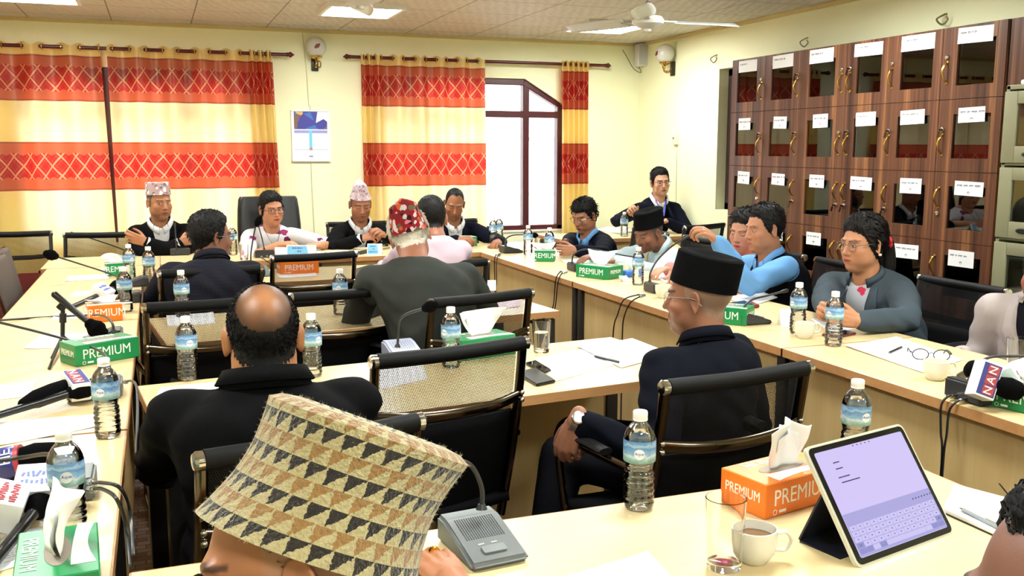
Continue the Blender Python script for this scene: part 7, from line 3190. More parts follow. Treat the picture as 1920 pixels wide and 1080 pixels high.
    if cuff:
        for nm in cuff.get('hands', ('R', 'L')):
            shp, el, wr, hd = arms[nm]
            d = (wr - el).normalized()
            q = el.lerp(wr, 0.93 * sleeve)
            cb2 = MB()
            cb2.tube([q - d * 0.012 - RL, q + d * 0.014 - RL], [0.0385 * (0.9 + 0.1 * G) + 0.002, 0.0375 * (0.9 + 0.1 * G) + 0.001], 18)
            cb2.build('cuff', cuff['mat'], root)
    # ---- legs
    if legs:
        lm = cloth('trousers_%d_%d_%d' % trousers, trousers)
        tb2 = MB()
        lp = lap or {}
        feet = []
        for nm, sg in (('R', 1), ('L', -1)):
            hip = P + S * sg * 0.09 - Vector((0, 0, 0.02))
            if standing:
                knee, ank = P + S * sg * 0.10 - Vector((0, 0, 0.42)), P + S * sg * 0.10 - Vector((0, 0, P.z - 0.1))
            else:
                knee = Vector(lp.get('knee' + nm, hip + F * 0.40 + S * sg * 0.05 + Vector((0, 0, 0.01))))
                ank = Vector(lp.get('foot' + nm, (knee.x + F.x * 0.02, knee.y + F.y * 0.02, 0.09)))
            tb2.tube([hip, hip.lerp(knee, 0.5), knee], [0.098 * G, 0.084, 0.066], 16, smooth=4, round_ends=True)
            tb2.tube([knee, knee.lerp(ank, 0.4), ank], [0.066, 0.064, 0.052], 16, smooth=4, round_ends=True)
            feet.append((ank, nm))
        tb2.tube([P - S * 0.08, P + S * 0.08], 0.115 * G, 16, round_ends=True)
        tv, tf = voxel(tb2, 0.016, 3)
        mesh_np('trousers', tv - np3(RL), tf, lm, root, angle=180)
        for ank, nm in feet:
            fd = Vector(lp.get('toe' + nm, tuple(F))).normalized()
            sh_ = MB()
            c = Vector((ank.x, ank.y, 0)) - RL
            sh_.tube([c + fd * -0.045 + Vector((0, 0, 0.045)), c + fd * 0.05 + Vector((0, 0, 0.045)), c + fd * 0.13 + Vector((0, 0, 0.034)), c + fd * 0.185 + Vector((0, 0, 0.026))], [0.040, 0.042, 0.036, 0.020], 14, smooth=4, round_ends=True, flat=(1.0, 0.85))
            sh_.v = [(x, y, max(0.001, z)) for x, y, z in sh_.v]
            sh_.build('shoe', plain('black_shoe_leather', (18, 17, 17), 0.25), root)
    return info


def on_head(info, mb):
    """head-space mesh to the person's root space"""
    mb.xform(Matrix.Translation(info['H'] - info['RL']) @ info['R'])
    return mb


def glasses(info, mat, rimless=False, w=0.026, h=0.019, half=False, y=0.094, z=-0.004, lens=None):
    g = MB()
    for s in (-1, 1):
        n = 24
        pts = []
        for k in range(n + 1):
            a = 2 * PI * k / n
            if half and 0.1 * PI < a < 0.9 * PI:
                pass
            c, sn = math.cos(a), math.sin(a)
            pts.append((s * 0.0325 + w * math.copysign(abs(c) ** 0.7, c), y - 0.006 * abs(c * w + s * s * 0.01) / 0.03, z + h * math.copysign(abs(sn) ** 0.75, sn)))
        g.tube(pts, 0.0016 if not rimless else 0.0007, 6)
        g.tube([(s * (0.0325 + w), y - 0.006, z + 0.008), (s * 0.074, y - 0.02, z + 0.010), (s * 0.0785, 0.02, z + 0.008), (s * 0.0785, -0.012, z + 0.004), (s * 0.077, -0.03, z - 0.014)], 0.0019, 6, smooth=4)
    g.tube([(-0.0065, y - 0.002, z + 0.004), (0, y + 0.001, z + 0.008), (0.0065, y - 0.002, z + 0.004)], 0.0014, 6, smooth=3)
    on_head(info, g)
    o = g.build('eyeglasses', mat, info['root'])
    for s in (-1, 1):
        l = MB()
        n = 20
        vs = [(s * 0.0325, y, z)]
        for k in range(n):
            a = 2 * PI * k / n
            c, sn = math.cos(a), math.sin(a)
            vs.append((s * 0.0325 + w * math.copysign(abs(c) ** 0.7, c), y - 0.003, z + h * math.copysign(abs(sn) ** 0.75, sn)))
        l.add(vs, [[0, 1 + k, 1 + (k + 1) % n] for k in range(n)])
        on_head(info, l)
        l.build('lens', LENS, o, angle=180)
    return o


def cap(info, mat, h=0.105, z0=0.045, tilt=8, top=0.94, peak=0.0, crease=0.012, lean=-0.012, grow=0.006, rows=12, name='cap', back_low=0.012, topx=1.0, round_=0.012, uvscale=1.0, flare=0.0, aw=1.0):
    """brimless cap: rings from the band up to a creased top; tilt lowers the back"""
    n = 64
    a0, b0 = (0.0765 + grow) * aw, 0.0985 + grow
    rings = []
    tl = math.radians(tilt)

    def ring(q, k, zc, inset=0.0):
        rg = []
        for i in range(n):
            a = 2 * PI * i / n
            ca, sa = math.cos(a), math.sin(a)
            kx = (1 - (1 - topx) * q)
            x = (a0 * k * kx - inset) * ca
            y = (b0 * k - inset) * sa - 0.016 + lean * q
            z = zc
            rg.append([x, y, z])
        return rg
    for j in range(rows + 1):
        q = j / rows
        k = 1 + (top - 1) * q + flare * math.sin(q * PI) * -1
        rg = ring(q, k, z0 + h * q)
        for p in rg:
            # peak: the ridge along the middle rises
            p[2] += peak * q * q * (1 - min(1, abs(p[0]) / (a0 * 0.9)) ** 1.2)
        rings.append(rg)
    last = rings[-1]
    for k, (ins, dz) in enumerate(((round_ * 0.5, round_ * 0.35), (round_ * 1.3, round_ * 0.5), (0.04, round_ * 0.5 - crease * 0.5), (0.08, -crease))):
        rg = []
        for i in range(n):
            p = last[i]
            cx_, cy_ = 0, -0.016 + lean
            f = 1 - ins / 0.09
            rg.append([cx_ + (p[0] - cx_) * f, cy_ + (p[1] - cy_) * f, p[2] + dz + (peak * 0.25 * (1 - f))])
        rings.append(rg)
    b = MB()
    b.loft([[tuple(p) for p in rg] for rg in rings])
    b.xform(Matrix.Translation((0, 0, z0)) @ Matrix.Rotation(-tl * -1, 4, 'X') @ Matrix.Translation((0, 0, -z0)))
    on_head(info, b)
    return b.build(name, mat, info['root'], angle=50)


def pin(info, x, t_, rad, mat, name='lapel_pin'):
    c = info['spine'](t_) + info['S'] * x - info['RL']
    hit = info['bvh'].ray_cast(c + info['chest_f'] * 0.3, -info['chest_f'])
    if hit[0] is None:
        return
    a, b_, _ = basis(hit[1])
    b = MB()
    b.lathe([(rad, 0.0), (rad, 0.006), (rad * 0.7, 0.009), (0.0001, 0.0095)], 14, M=frame_m(hit[0], a, b_))
    b.build(name, mat, info['jacket'])
# ------------------------------------------------------------------ cloths
BLACKS = cloth('black_suiting', (9, 9, 11))
NAVY = cloth('navy_suiting', (13, 15, 28))
NAVY2 = cloth('dark_navy_suiting', (9, 11, 21))
GREYS = cloth('grey_green_suiting', (60, 63, 60))
BLAZER = cloth('slate_grey_blazer', (66, 76, 84))
LIGHTJ = cloth('pale_mauve_wool', (176, 166, 164))
WHITES = cloth('white_shirting', (226, 227, 230), 0.7, var=0.03)
BLUES = cloth('sky_blue_shirting', (104, 154, 206), 0.75, var=0.06)
PALEB = cloth('pale_blue_shirting', (178, 198, 204), 0.75, var=0.05)
BEIGE = cloth('beige_vest_cloth', (188, 170, 126), 0.8)
PINKS = cloth('pale_pink_shirting', (200, 180, 194), 0.75, var=0.05)
PINKT = cloth('coral_pink_knit', (226, 132, 128), 0.8)
KNITB = cloth('brown_pullover', (92, 74, 60), 0.9)
BLACKC = cloth('black_cap_felt', (7, 7, 8), 0.9)


def chk(t, v, c):
    sp = t.n('SeparateXYZ')
    t.set(sp.inputs[0], v)
    a = t.math('LESS_THAN', t.math('FRACT', t.math('MULTIPLY', t.math('ADD', sp.outputs[0], sp.outputs[1]), 70)), 0.12)
    b_ = t.math('LESS_THAN', t.math('FRACT', t.math('MULTIPLY', sp.outputs[2], 60)), 0.12)
    return t.mix(t.math('MULTIPLY', t.math('MAXIMUM', a, b_), 0.22), c, srgb(50, 52, 70))


CHECK = cloth('dark_checked_suiting', (28, 28, 36), pattern=chk)


def petals(base, cols, scale, dens, thr=0.36):
    def f(t, v, c):
        vo = t.n('TexVoronoi')
        t.set(vo.inputs['Vector'], v)
        vo.inputs['Scale'].default_value = scale
        sc_ = t.n('SeparateColor')
        t.set(sc_.inputs[0], vo.outputs['Color'])
        nz_ = t.noise(v, scale * 3, 2)
        d = t.math('ADD', vo.outputs['Distance'], t.math('MULTIPLY', t.math('SUBTRACT', nz_, 0.5), 0.5))
        m = t.math('MULTIPLY', t.math('LESS_THAN', d, thr), t.math('LESS_THAN', sc_.outputs[1], dens))
        stops = [(k / len(cols), srgb(*x)) for k, x in enumerate(cols)]
        return t.mix(m, c, t.ramp(sc_.outputs[0], stops, 'CONSTANT'))
    return f


BLOUSE = cloth('white_floral_blouse', (214, 212, 216), 0.75, var=0.02, pattern=petals(None, [(140, 50, 92), (110, 40, 80), (96, 70, 76), (190, 120, 150)], 13, 0.34))
FLORT = cloth('grey_rose_print_top', (186, 188, 194), 0.75, pattern=petals(None, [(222, 84, 110), (236, 150, 160), (214, 60, 92), (150, 160, 150)], 17, 0.5))
FLORCAP = cloth('red_floral_cap_weave', (126, 40, 44), 0.85, pattern=petals(None, [(60, 24, 30), (206, 190, 188), (196, 92, 52), (206, 196, 196), (96, 96, 70), (210, 120, 130), (150, 30, 40)], 46, 0.97, 0.62))
PALECAP = cloth('pale_pink_cap_weave', (182, 164, 170), 0.85, pattern=petals(None, [(170, 140, 150), (200, 190, 194), (140, 108, 120), (190, 162, 160)], 60, 0.9, 0.55))
OWLCAP = cloth('mauve_patterned_cap_weave', (176, 150, 150), 0.85, pattern=petals(None, [(222, 216, 214), (150, 116, 122), (226, 222, 220), (120, 108, 116)], 42, 0.85, 0.5))
GOLD = plain('gold', (226, 176, 60), 0.2, 1.0)
STEEL = plain('brushed_steel', (190, 190, 188), 0.25, 1.0)
FRAMEB = plain('black_acetate', (26, 22, 24), 0.3)
REDPIN = plain('red_pin', (190, 40, 40), 0.3)

# ---- knitted cap: rows of black and brown triangles on cream
t = NT('knitted_triangle_pattern')
uv = t.n('UVMap')
sp = t.n('SeparateXYZ')
t.set(sp.inputs[0], uv)
nzv = t.n('TexNoise')
t.set(nzv.inputs['Vector'], t.coord('Object'))
nzv.inputs['Scale'].default_value = 260
nzv.inputs['Detail'].default_value = 3
wob = t.math('MULTIPLY', t.math('SUBTRACT', nzv.outputs[0], 0.5), 0.34)
nz2 = t.noise(t.coord('Object', loc=(5, 3, 1)), 240, 3)
wob2 = t.math('MULTIPLY', t.math('SUBTRACT', nz2, 0.5), 0.34)
ROWS, NTRI = 9.0, 32.0
V_ = t.math('MULTIPLY', sp.outputs[1], ROWS)
row = t.math('FLOOR', V_)
odd = t.math('MODULO', row, 2.0)
fv = t.math('ADD', t.math('FRACT', V_), wob2)
fu = t.math('ADD', t.math('FRACT', t.math('ADD', t.math('MULTIPLY', sp.outputs[0], NTRI), t.math('MULTIPLY', odd, 0.25))), wob)
lo = t.math('ADD', 0.03, t.math('MULTIPLY', t.math('SUBTRACT', 1.0, fv), 0.12))
hi = t.math('SUBTRACT', 0.99, t.math('MULTIPLY', t.math('SUBTRACT', 1.0, fv), 0.82))
tri = t.math('MULTIPLY', t.math('GREATER_THAN', fu, lo), t.math('LESS_THAN', fu, hi))
dark = t.mix(odd, srgb(30, 28, 32), srgb(168, 126, 74))
cream = t.mix(nzv.outputs[0], srgb(176, 160, 112), srgb(222, 208, 160))
c = t.mix(tri, cream, dark)
c = t.mix(t.math('MULTIPLY', nz2, 0.25), c, srgb(120, 104, 76))
p = t.pbsdf(c, 0.95, 0, 0.1)
p.inputs['Sheen Weight'].default_value = 0.5
t.set(p.inputs['Normal'], t.bump(nzv.outputs[0], 0.9, 0.006))
KNIT = t.done(p)
FUZZ = plain('cream_wool_fuzz', (206, 194, 158), 0.95)

HB = (24, 21, 20)
# ================================================================== the back row
# man with folded arms, far left
h = ony(299, 379, 7.22)
x = person('man in a black jacket with folded arms and a patterned mauve cap', (h.x + 0.02, 7.36), 180, h, 203, 4, 0, (168, 116, 84),
           dict(jaw=1.08, fat=0.5, nose=1.1, gaze=0.003), dict(R=dict(at=(h.x + 0.12, 6.98, 0.83), dir=(0.8, 0.1, 0.25), palm=(0.2, 0.9, 0), curl=0.4, hint=(-0.9, -0.1, -0.5)), L=dict(at=(h.x - 0.10, 6.96, 0.845), dir=(-0.8, 0.0, 0.3), palm=(-0.2, 0.9, 0.1), curl=0.5, hint=(0.9, -0.1, -0.5))),
           BLACKS, dict(mat=WHITES, collar=True, buttons=True), dict(w=0.06, t=0.40), dict(style='cap', rgb=(60, 54, 52), thick=0.003, col='grey', strands=150, paint=0.7), shoulder=0.166, stubble=0.35, girth=1.06, cuff=dict(mat=WHITES, hands=('L', 'R')))
cap(x, OWLCAP, h=0.085, z0=0.052, tilt=6, top=0.93, crease=0.01)
# woman in the black leather chair
h = ony(509, 391, 7.16)
x = person('woman with glasses in a white floral blouse in the black leather chair', (h.x, 7.30), 180, h, 196, 6, 4, (186, 132, 100),
           dict(jaw=0.94, fat=0.5, nose=0.92, gaze=0.004, bindi=False), dict(R=dict(at=(h.x + 0.02, 6.92, 0.80), dir=(0.75, -0.5, 0.1), palm=(0, 0.3, -1), curl=0.7, hint=(-1, 0.2, -0.35)), L=dict(at=(h.x + 0.30, 6.90, 0.79), dir=(-0.7, -0.5, 0), palm=(0, 0.2, -1), curl=0.6, hint=(1, 0.2, -0.3))),
           None, dict(mat=BLOUSE), None, dict(style='female', rgb=HB, thick=0.016, part=0.0, strands=200, len=0.03, flow=(0, -0.5, -1), lift=0.05), shoulder=0.150, lips=(176, 52, 62), brow=(40, 28, 26), sleeve=0.28, trousers=(60, 40, 60), girth=1.06)
glasses(x, FRAMEB)
b = MB()
b.tube([(0.0, -0.085, 0.0), (-0.005, -0.11, -0.05), (-0.008, -0.105, -0.12), (-0.01, -0.09, -0.17)], [0.03, 0.034, 0.028, 0.012], 12, smooth=4, round_ends=True)
on_head(x, b)
b.build('hair_bun', HAIRBLACK, x['root'])
b = MB()
for sg in (-1, 1):
    b.tube([x['N'] - x['RL'] + x['S'] * sg * 0.062 + Vector((0, 0, 0.02)), x['N'] - x['RL'] + x['F'] * 0.115 + x['S'] * sg * 0.035 + Vector((0, 0, -0.06)), x['N'] - x['RL'] + x['F'] * 0.15 + Vector((0, 0, -0.12))], 0.002, 6, smooth=4)
b.build('lanyard', BLACKPL, x['root'])
# man in the pale peaked cap
h = ony(676, 383, 7.22)
x = person('man in a black jacket and pale peaked cap, looking down between the two windows', (h.x, 7.40), 180, h, 178, 16, 0, (160, 108, 80),
           dict(jaw=1.05, fat=0.3, nose=1.12), dict(R=dict(at=(h.x - 0.06, 6.88, 0.83), dir=(0.6, -0.5, 0.2), palm=(0.6, 0.3, -0.6), curl=0.8, hint=(-1, 0, -0.5)), L=dict(at=(h.x + 0.10, 6.88, 0.85), dir=(-0.4, -0.5, 0.25), palm=(-0.6, 0.3, -0.6), curl=0.85, hint=(1, 0, -0.5))),
           BLACKS, dict(mat=WHITES, collar=True), dict(w=0.055, t=0.36), dict(style='cap', rgb=(70, 64, 60), thick=0.003, col='grey', strands=100, paint=0.6), shoulder=0.162, eyes='down', stubble=0.25, cuff=dict(mat=WHITES, hands=('R',)))
cap(x, PALECAP, h=0.072, z0=0.05, tilt=4, top=0.80, peak=0.045, crease=-0.004, topx=0.75)
pin(x, -0.10, 0.72, 0.008, REDPIN)
# man writing, navy jacket
h = ony(852, 382, 7.16)
x = person('man with cropped hair in a navy jacket and white shirt, writing at the back table', (h.x + 0.02, 7.34), 178, h, 168, 22, -6, (150, 98, 68),
           dict(jaw=1.02, nose=1.1, w=0.96), dict(R=dict(at=(h.x - 0.09, 6.76, 0.81), dir=(0.45, -0.7, 0.05), palm=(0.5, 0, -0.8), curl=0.85, hint=(-1, 0.1, -0.5)), L=dict(at=(h.x + 0.20, 6.70, 0.79), dir=(-0.4, -0.8, -0.05), palm=(-0.2, 0, -1), curl=0.6, hint=(1, 0.1, -0.45))),
           NAVY, dict(mat=WHITES, collar=True, buttons=True), dict(w=0.062, t=0.36), dict(style='receding', rgb=HB, thick=0.0035, strands=260, len=0.006, paint=0.85), shoulder=0.162, eyes='down', stubble=0.3)

# ================================================================== middle rows, seen from behind
h = ony(808, 410, 4.95)
person('man with dark cropped hair in a pale pink shirt, mostly hidden by the floral cap', (h.x - 0.02, 4.86), -4, h, -8, 12, 0, (150, 98, 72), dict(w=1.0),
       dict(R=dict(at=(h.x + 0.16, 5.42, 0.80), dir=(-0.3, 1, 0)), L=dict(at=(h.x - 0.16, 5.42, 0.80), dir=(0.3, 1, 0))), None, dict(mat=PINKS), None,
       dict(style='male', rgb=HB, thick=0.010, strands=500, len=0.012), shoulder=0.155, neck=0.09, fwd=0.09)
h = ony(396, 443, 4.86)
x = person('man with glasses in a dark checked suit turning to the right, seen from behind', (h.x - 0.04, 4.80), -12, h, -66, 4, 0, (134, 90, 70), dict(jaw=1.05, fat=0.4, nose=1.0),
           dict(R=dict(at=(h.x + 0.20, 5.38, 0.79), dir=(-0.4, 1, 0)), L=dict(at=(h.x - 0.22, 5.30, 0.79), dir=(0.3, 1, 0))), CHECK, dict(mat=WHITES), None,
           dict(style='male', rgb=HB, thick=0.015, strands=800, len=0.02, lift=0.3), shoulder=0.166, girth=1.16, neck=0.115, eyes='open')
glasses(x, FRAMEB, h=0.016)
h = ony(768, 442, 3.90)
x = person('white-haired man in a grey suit and red floral cap, his back turned', (h.x + 0.10, 3.74), -6, h, -14, 20, -14, (168, 112, 88), dict(jaw=1.0),
           dict(R=dict(at=(1.34, 4.22, 0.80), dir=(-0.7, 0.8, 0), hint=(0.6, -0.2, -0.8)), L=dict(at=(0.92, 4.18, 0.80), dir=(0.4, 0.9, 0), hint=(-0.6, -0.2, -0.7))), GREYS, dict(mat=WHITES, collar=False), None,
           dict(style='cap', rgb=(206, 200, 188), thick=0.006, col='white', strands=1200, len=0.024, flow=(0, -0.2, -1.2), lift=0.12, fade=False), shoulder=0.170, girth=1.16, neck=0.085, fwd=0.10, collar=None)
cap(x, FLORCAP, h=0.10, z0=0.018, tilt=16, top=0.84, peak=0.035, crease=0.0, topx=0.8, grow=0.01)

# bald man in front, seen from behind
h = ony(493, 628, 2.16)
x = person('bald-crowned man in a black jacket seen from behind, nearest to the centre aisle', (0.215, 2.14), -3, h, -2, 3, 0, (166, 112, 72), dict(w=1.0, fat=0.6, ears=28),
           dict(R=dict(at=(0.40, 2.66, 0.79), dir=(-0.4, 1, 0), hint=(0.35, -0.2, -1)), L=dict(at=(0.02, 2.64, 0.79), dir=(0.4, 1, 0), hint=(-0.35, -0.2, -1))), BLACKS, dict(mat=WHITES, collar=False), None,
           dict(style='male', rgb=(20, 16, 13), thick=0.0022, strands=5500, len=0.008, paint=0.88, fade=False, lift=0.12, flow=(0, -0.5, -1.0)), shoulder=0.174, girth=1.14, neck=0.10, neck_r=0.069,
           bald=dict(c=(0.0, -0.078, 0.084), r=0.027, k=(1.15, 0.9, 1.0)), voxel_j=0.010)
# man in the plain black cap
h = ony(1309, 556, 2.52)
x = person('man in a plain black cap and navy suit with a wristwatch, turned away', (1.50, 2.46), 18, h, 44, 2, 0, (150, 102, 78), dict(jaw=1.05, fat=0.3, nose=1.05, w=0.98),
           dict(L=dict(at=tuple(ony(1081, 790, 2.34)), dir=(-0.30, 0.12, -0.9), palm=(0.75, 0.5, -0.1), curl=0.75, hint=(-0.4, -0.5, -0.6)), R=dict(at=(1.60, 2.70, 0.62), dir=(-0.5, 0.8, 0), hint=(1, -0.2, -0.5))), NAVY2, dict(mat=WHITES), None,
           dict(style='cap', rgb=(160, 146, 130), thick=0.0, col='grey', strands=900, len=0.008, paint=0.5, fade=False), shoulder=0.166, girth=1.10, neck=0.135, trousers=(20, 20, 26),
           lap=dict(kneeL=tuple(ony(1052, 852, 2.55)), footL=(1.02, 2.52, 0.10), toeL=(-0.8, 0.5, 0), kneeR=(1.28, 2.86, 0.52), footR=(1.22, 2.92, 0.09)), stubble=0.3, voxel_j=0.010)
cap(x, BLACKC, h=0.098, z0=0.036, tilt=13, top=0.97, crease=0.012, lean=-0.004, grow=0.007)
glasses(x, STEEL, rimless=True)
b = MB()
shp, el, wr, hd = x['arms']['L']
d = (wr - el).normalized()
q = wr + d * 0.004 - x['RL']
b.tube([q - d * 0.010, q + d * 0.010], 0.0325, 20)
b.build('watch_strap', STEEL, x['root'])
face_n = Vector((-0.1, -0.75, 0.45))
face_n = (face_n - d * face_n.dot(d)).normalized()
b = MB()
b.lathe([(0.019, 0), (0.019, 0.007), (0.016, 0.009), (0.0001, 0.0092)], 22, M=frame_m(q + face_n * 0.029, d, face_n.cross(d)))
b.build('watch_case', STEEL, x['root'])
b = MB()
b.lathe([(0.0145, 0.0093), (0.0001, 0.0096)], 22, M=frame_m(q + face_n * 0.029, d, face_n.cross(d)), cap=False)
b.build('watch_face', plain('pale_watch_dial', (216, 218, 216), 0.2), x['root'])

# ================================================================== the right side
h = onx(1096, 404, 2.93)
x = person('man with glasses in a navy suit and blue shirt, hands together, by the open window', (3.07, h.y + 0.02), 108, h, 112, 20, 0, (160, 110, 82), dict(jaw=1.06, fat=0.6, nose=0.95),
           dict(R=dict(at=(2.62, 5.98, 0.815), dir=(-0.8, -0.55, -0.05), palm=(0.5, -0.8, 0), curl=0.8, hint=(0.2, 1, -0.4)), L=dict(at=(2.63, 5.86, 0.80), dir=(-0.95, 0.2, 0.0), palm=(0.2, 0.9, 0), curl=0.8, hint=(0.2, -1, -0.4))), NAVY, dict(mat=BLUES, collar=True, buttons=True), dict(w=0.06, t=0.34),
           dict(style='low', rgb=HB, thick=0.018, strands=600, len=0.028, flow=(0.3, 0.8, -0.5), part=0.03), shoulder=0.166, eyes='down', girth=1.08)
glasses(x, STEEL)
pin(x, -0.10, 0.7, 0.009, BRASS)
h = onx(1216, 436, 2.94)
x = person('man in a black cap and beige vest over a pale blue shirt, reading', (3.10, h.y + 0.03), 98, h, 104, 18, 0, (128, 84, 60), dict(jaw=0.98, nose=1.15, w=0.95, moustache=(60, 50, 46)),
           dict(R=dict(at=(2.60, 5.50, 0.80), dir=(-0.9, -0.3, -0.1), palm=(0, 0, -1), curl=0.35, hint=(0.1, 1, -0.4)), L=dict(at=(2.62, 5.22, 0.80), dir=(-0.95, 0.1, -0.1), palm=(0, 0, -1), curl=0.3, hint=(0.1, -1, -0.4))), BEIGE, dict(mat=PALEB, collar=True), dict(w=0.06, t=0.25),
           dict(style='cap', rgb=(110, 104, 98), thick=0.004, col='grey', strands=300, len=0.008, paint=0.6), shoulder=0.165, eyes='down', neck=0.10, fwd=0.10, sleeve_mat=PALEB, lapels=False)
cap(x, BLACKC, h=0.10, z0=0.038, tilt=4, top=0.99, crease=0.008, grow=0.008)
pin(x, -0.09, 0.66, 0.014, BRASS, 'badge')
b = MB()
shp, el, wr, hd = x['arms']['L']
d = (wr - el).normalized()
b.tube([wr - d * 0.03 - x['RL'], wr - d * 0.012 - x['RL']], 0.033, 18)
b.build('watch_strap', BLACKPL, x['root'])
# smiling man in the corner
h = ony(1238, 342, 7.46)
x = person('smiling man with round glasses in a navy jacket, behind the corner desk', (h.x - 0.02, 7.66), 172, h, 170, 0, 3, (196, 146, 118), dict(jaw=0.98, nose=0.95, w=0.98),
           dict(R=dict(at=tuple(ony(1186, 402, 7.2)), dir=(-0.5, -0.5, 0.55), palm=(0.4, -0.4, -0.7), curl=0.75, hint=(-1, 0.3, -0.5)), L=dict(at=(h.x - 0.05, 7.25, 0.86), dir=(-0.8, -0.4, 0), palm=(0, 0, -1), hint=(1, 0, -0.5))), NAVY, dict(mat=WHITES, collar=True), dict(w=0.055, t=0.42),
           dict(style='male', rgb=HB, thick=0.020, strands=500, len=0.025, flow=(0.9, 0.5, 0.2), part=-0.02), shoulder=0.162)
glasses(x, FRAMEB, w=0.024, h=0.021)
b = MB()
for sg in (-1, 1):
    b.tube([x['N'] - x['RL'] + x['S'] * sg * 0.05 + x['F'] * 0.06, x['N'] - x['RL'] + x['F'] * 0.135 + Vector((0, 0, -0.14))], [0.007, 0.007], 8, flat=(1, 0.3))
b.build('lanyard', plain('blue_lanyard', (60, 70, 190), 0.5), x['root'])
# woman in pink, behind the blue shirt
h = onx(1398, 432, 3.12)
x = person('woman with greying dark hair and a pink top, beside the man in the blue shirt', (3.16, h.y), 95, h, 112, 12, -4, (188, 138, 110), dict(jaw=0.98, fat=0.8, nose=0.95),
           dict(R=dict(at=(2.72, h.y + 0.15, 0.80), dir=(-0.9, -0.3, 0), hint=(0.2, 1, -0.4)), L=dict(at=(2.74, h.y - 0.10, 0.80), dir=(-0.9, 0.2, 0), hint=(0.2, -1, -0.4))), None, dict(mat=PINKT), None,
           dict(style='female', rgb=(40, 34, 34), thick=0.016, col='black', strands=700, len=0.03, part=0.02, flow=(0.3, -0.6, -0.8)), shoulder=0.146, lips=(190, 60, 70), eyes='down', brow=(50, 36, 32), trousers=(90, 30, 40))
b = MB()
b.tube([(-0.062, 0.045, 0.07), (-0.068, 0.01, 0.085), (-0.06, -0.035, 0.095)], [0.01, 0.018, 0.012], 12, smooth=4, round_ends=True, flat=(1, 0.5))
on_head(x, b)
b.build('grey_lock', HAIRGREY, x['root'])
# man in the blue shirt and dark waistcoat, arm stretched out
h = onx(1433, 428, 2.93)
x = person('man in a sky blue shirt and dark waistcoat, his arm stretched out to a microphone', (3.08, h.y - 0.02), 84, h, 84, 6, 0, (176, 122, 90), dict(jaw=1.08, fat=0.6, nose=0.95, w=1.02),
           dict(L=dict(at=tuple(onx(1345, 452, 2.55)), dir=(-0.75, 0.25, 0.55), palm=(-0.2, 0.5, -0.8), curl=0.75, hint=(0.1, -0.5, -0.9), lift=0.03), R=dict(at=(2.66, h.y + 0.22, 0.80), dir=(-0.9, 0, 0), palm=(0, 0, -1), hint=(0.3, 1, -0.4))), cloth('black_waistcoat', (10, 10, 15)), dict(mat=BLUES, collar=True), dict(w=0.06, t=0.3),
           dict(style='male', rgb=HB, thick=0.016, strands=700, len=0.02, flow=(0, 0.6, 0.2), lift=0.4), shoulder=0.166, sleeve_mat=BLUES, lapels=False, girth=1.08, stubble=0.15)
# woman in the grey blazer
h = onx(1617, 456, 2.95)
x = person('woman with glasses in a slate grey blazer and rose print top, hands clasped', (3.12, h.y + 0.01), 100, h, 93, 4, 0, (188, 132, 96), dict(jaw=0.98, fat=0.8, nose=1.0),
           dict(R=dict(at=(2.56, 3.17, 0.815), dir=(-0.85, -0.5, 0.1), palm=(0.4, -0.8, -0.2), curl=0.85, hint=(0.2, 1, -0.3)), L=dict(at=(2.58, 3.00, 0.805), dir=(-0.8, 0.5, 0.15), palm=(0.4, 0.85, -0.1), curl=0.75, hint=(0.25, -1, -0.35))), BLAZER, dict(mat=FLORT), dict(w=0.065, t=0.30),
           dict(style='female', rgb=(36, 26, 24), thick=0.024, col='brown', strands=900, len=0.035, flow=(0, -1, -0.4), lift=0.04), shoulder=0.162, girth=1.20, lips=(170, 70, 78), brow=(44, 30, 26), trousers=(70, 76, 82))
glasses(x, plain('grey_acetate', (92, 86, 92), 0.3))
pin(x, -0.105, 0.66, 0.013, BRASS)
b = MB()
b.tube([(0, -0.085, 0.02), (0.0, -0.125, 0.0), (0.004, -0.15, -0.05), (0.006, -0.155, -0.13), (0.01, -0.15, -0.22)], [0.045, 0.038, 0.034, 0.036, 0.016], 14, smooth=4, round_ends=True)
on_head(x, b)
pt = b.build('ponytail', HAIRBROWN, x['root'])
b = MB()
n = 24
b.tube([(0.036 * math.cos(2 * PI * k / n), -0.128 + 0.01 * math.sin(2 * PI * k / n), 0.0 + 0.036 * math.sin(2 * PI * k / n)) for k in range(n + 1)], [0.010 + 0.003 * math.sin(k * 2.3) for k in range(n + 1)], 8)
on_head(x, b)
b.build('hair_tie', plain('red_hair_tie', (196, 24, 44), 0.6), x['root'])
b = MB()
for sg in (-1, 1):
    b.lathe([(0.0001, -0.007), (0.006, -0.004), (0.0075, 0), (0.006, 0.004), (0.0001, 0.007)], 14, c=(sg * 0.088, -0.018, -0.046))
    on = b
on_head(x, b)
b.build('pearl_earring', plain('pearl', (240, 228, 200), 0.15), x['root'])
shp, el, wr, hd = x['arms']['L']
d = (wr - el).normalized()
b = MB()
b.tube([wr - d * 0.028 - x['RL'], wr - d * 0.014 - x['RL']], 0.0325, 18)
b.build('watch_strap', plain('gold_watch_strap', (120, 96, 60), 0.3, 0.9), x['root'])
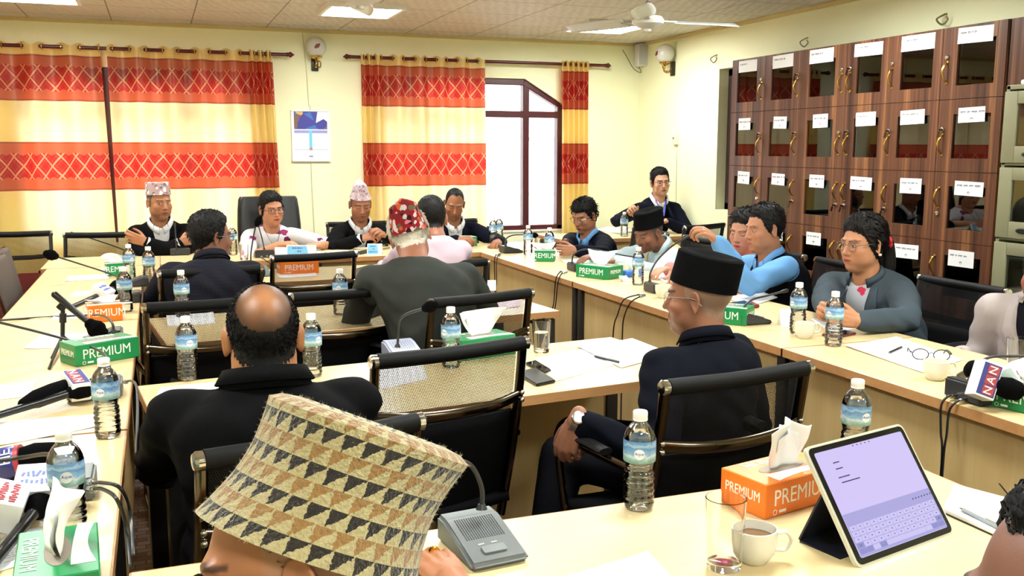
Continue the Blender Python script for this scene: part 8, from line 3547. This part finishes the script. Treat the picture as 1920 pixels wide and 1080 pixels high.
# person in the light jacket at the right edge
h = onx(1962, 512, 3.08)
x = person('person in a pale mauve jacket over black, cut off by the right edge', (3.16, h.y + 0.0), 108, h, 110, 6, 0, (150, 92, 76), dict(jaw=1.0, fat=0.5),
           dict(R=dict(at=(2.86, h.y + 0.16, 0.70), dir=(-0.1, -0.9, -0.2), hint=(0.3, 0.45, -1)), L=dict(at=(2.90, h.y - 0.10, 0.68), dir=(-0.1, 0.9, -0.2), hint=(0.3, -1, -0.6))), LIGHTJ, dict(mat=cloth('black_jersey', (22, 22, 30))), dict(w=0.075, t=0.12, bw=0.03),
           dict(style='female', rgb=HB, thick=0.016, strands=200), shoulder=0.162, girth=1.14, lips=(150, 70, 76), neck=0.09, fwd=0.0)

# ================================================================== nearest people
h = ony(554, 1072, 0.93)
x = person('man in a knitted triangle-patterned cap in the foreground, face turned to the left', (0.20, 0.74), 6, h, 80, 4, 15, (176, 118, 84), dict(jaw=1.0, nose=1.05, w=1.0),
           dict(R=dict(at=tuple(onz(846, 1090, 0.775)), dir=(-0.06, 1, 0.0), palm=(0.15, 0.05, -1), curl=0.16, spread=0.7, hint=(1, -0.4, -0.5)), L=dict(at=(-0.02, 1.22, 0.785), dir=(0.2, 1, 0), palm=(0, 0, -1), hint=(-1, -0.3, -0.5))), KNITB, dict(mat=WHITES, collar=True), None,
           dict(style='cap', rgb=(170, 150, 130), thick=0.0008, col='grey', strands=260, len=0.014, paint=0.25, fade=False), shoulder=0.162, neck=0.14, sleeve=0.7)
ko = cap(x, KNIT, h=0.130, z0=0.030, tilt=26, top=0.93, crease=0.012, grow=0.019, rows=20, name='knitted_cap', round_=0.018, flare=0.10, lean=-0.018)
# wool fuzz standing off the cap
me = ko.data
sb = MB()
rg = np.random.default_rng(5)
vv = [v.co.copy() for v in me.vertices]
vn = [v.normal.copy() for v in me.vertices]
for k in range(3600):
    i = int(rg.integers(0, len(vv)))
    j = (i + int(rg.integers(0, 3))) % len(vv)
    p = vv[i].lerp(vv[j], float(rg.uniform(0, 1))) if (vv[i] - vv[j]).length < 0.02 else vv[i]
    d = (vn[i] + Vector(rg.normal(0, 0.6, 3))).normalized()
    s_ = d.cross(Vector(rg.normal(0, 1, 3))).normalized() * 0.00013
    L = float(rg.uniform(0.002, 0.005))
    sb.add([p - s_, p + s_, p + d * L], [[0, 1, 2]])
fz = sb.build('fuzz', FUZZ, ko, angle=180)
fz['kind'] = 'stuff'
glasses(x, plain('dark_steel_frame', (60, 58, 56), 0.3, 0.9), h=0.018)
# ring on the resting hand
wr, dr, kn = x['knuckles']['R']
kp = kn[2]
d = (Vector(dr)).normalized()
b = MB()
q = kp + d * 0.020 - x['RL']
b.tube([q - d * 0.004, q + d * 0.004], 0.0102, 18)
b.build('gold_ring', GOLD, x['root'])
h = ony(2010, 1140, 0.62)
person('dark-haired person cut off by the bottom right corner, only brow and hair in view', (h.x + 0.02, 0.50), 40, h, 72, 6, 0, (138, 96, 80), dict(jaw=1.0, fat=0.3),
       dict(R=dict(at=(h.x + 0.05, 0.80, 0.62), dir=(-0.2, 1, 0), palm=(0, 0, -1)), L=dict(at=(h.x - 0.2, 0.80, 0.62), dir=(0.2, 1, 0), palm=(0, 0, -1))), cloth('charcoal_pullover', (60, 60, 66)), None, None,
       dict(style='receding', rgb=HB, thick=0.014, strands=800, len=0.025, lift=0.25), shoulder=0.162, neck=0.14)
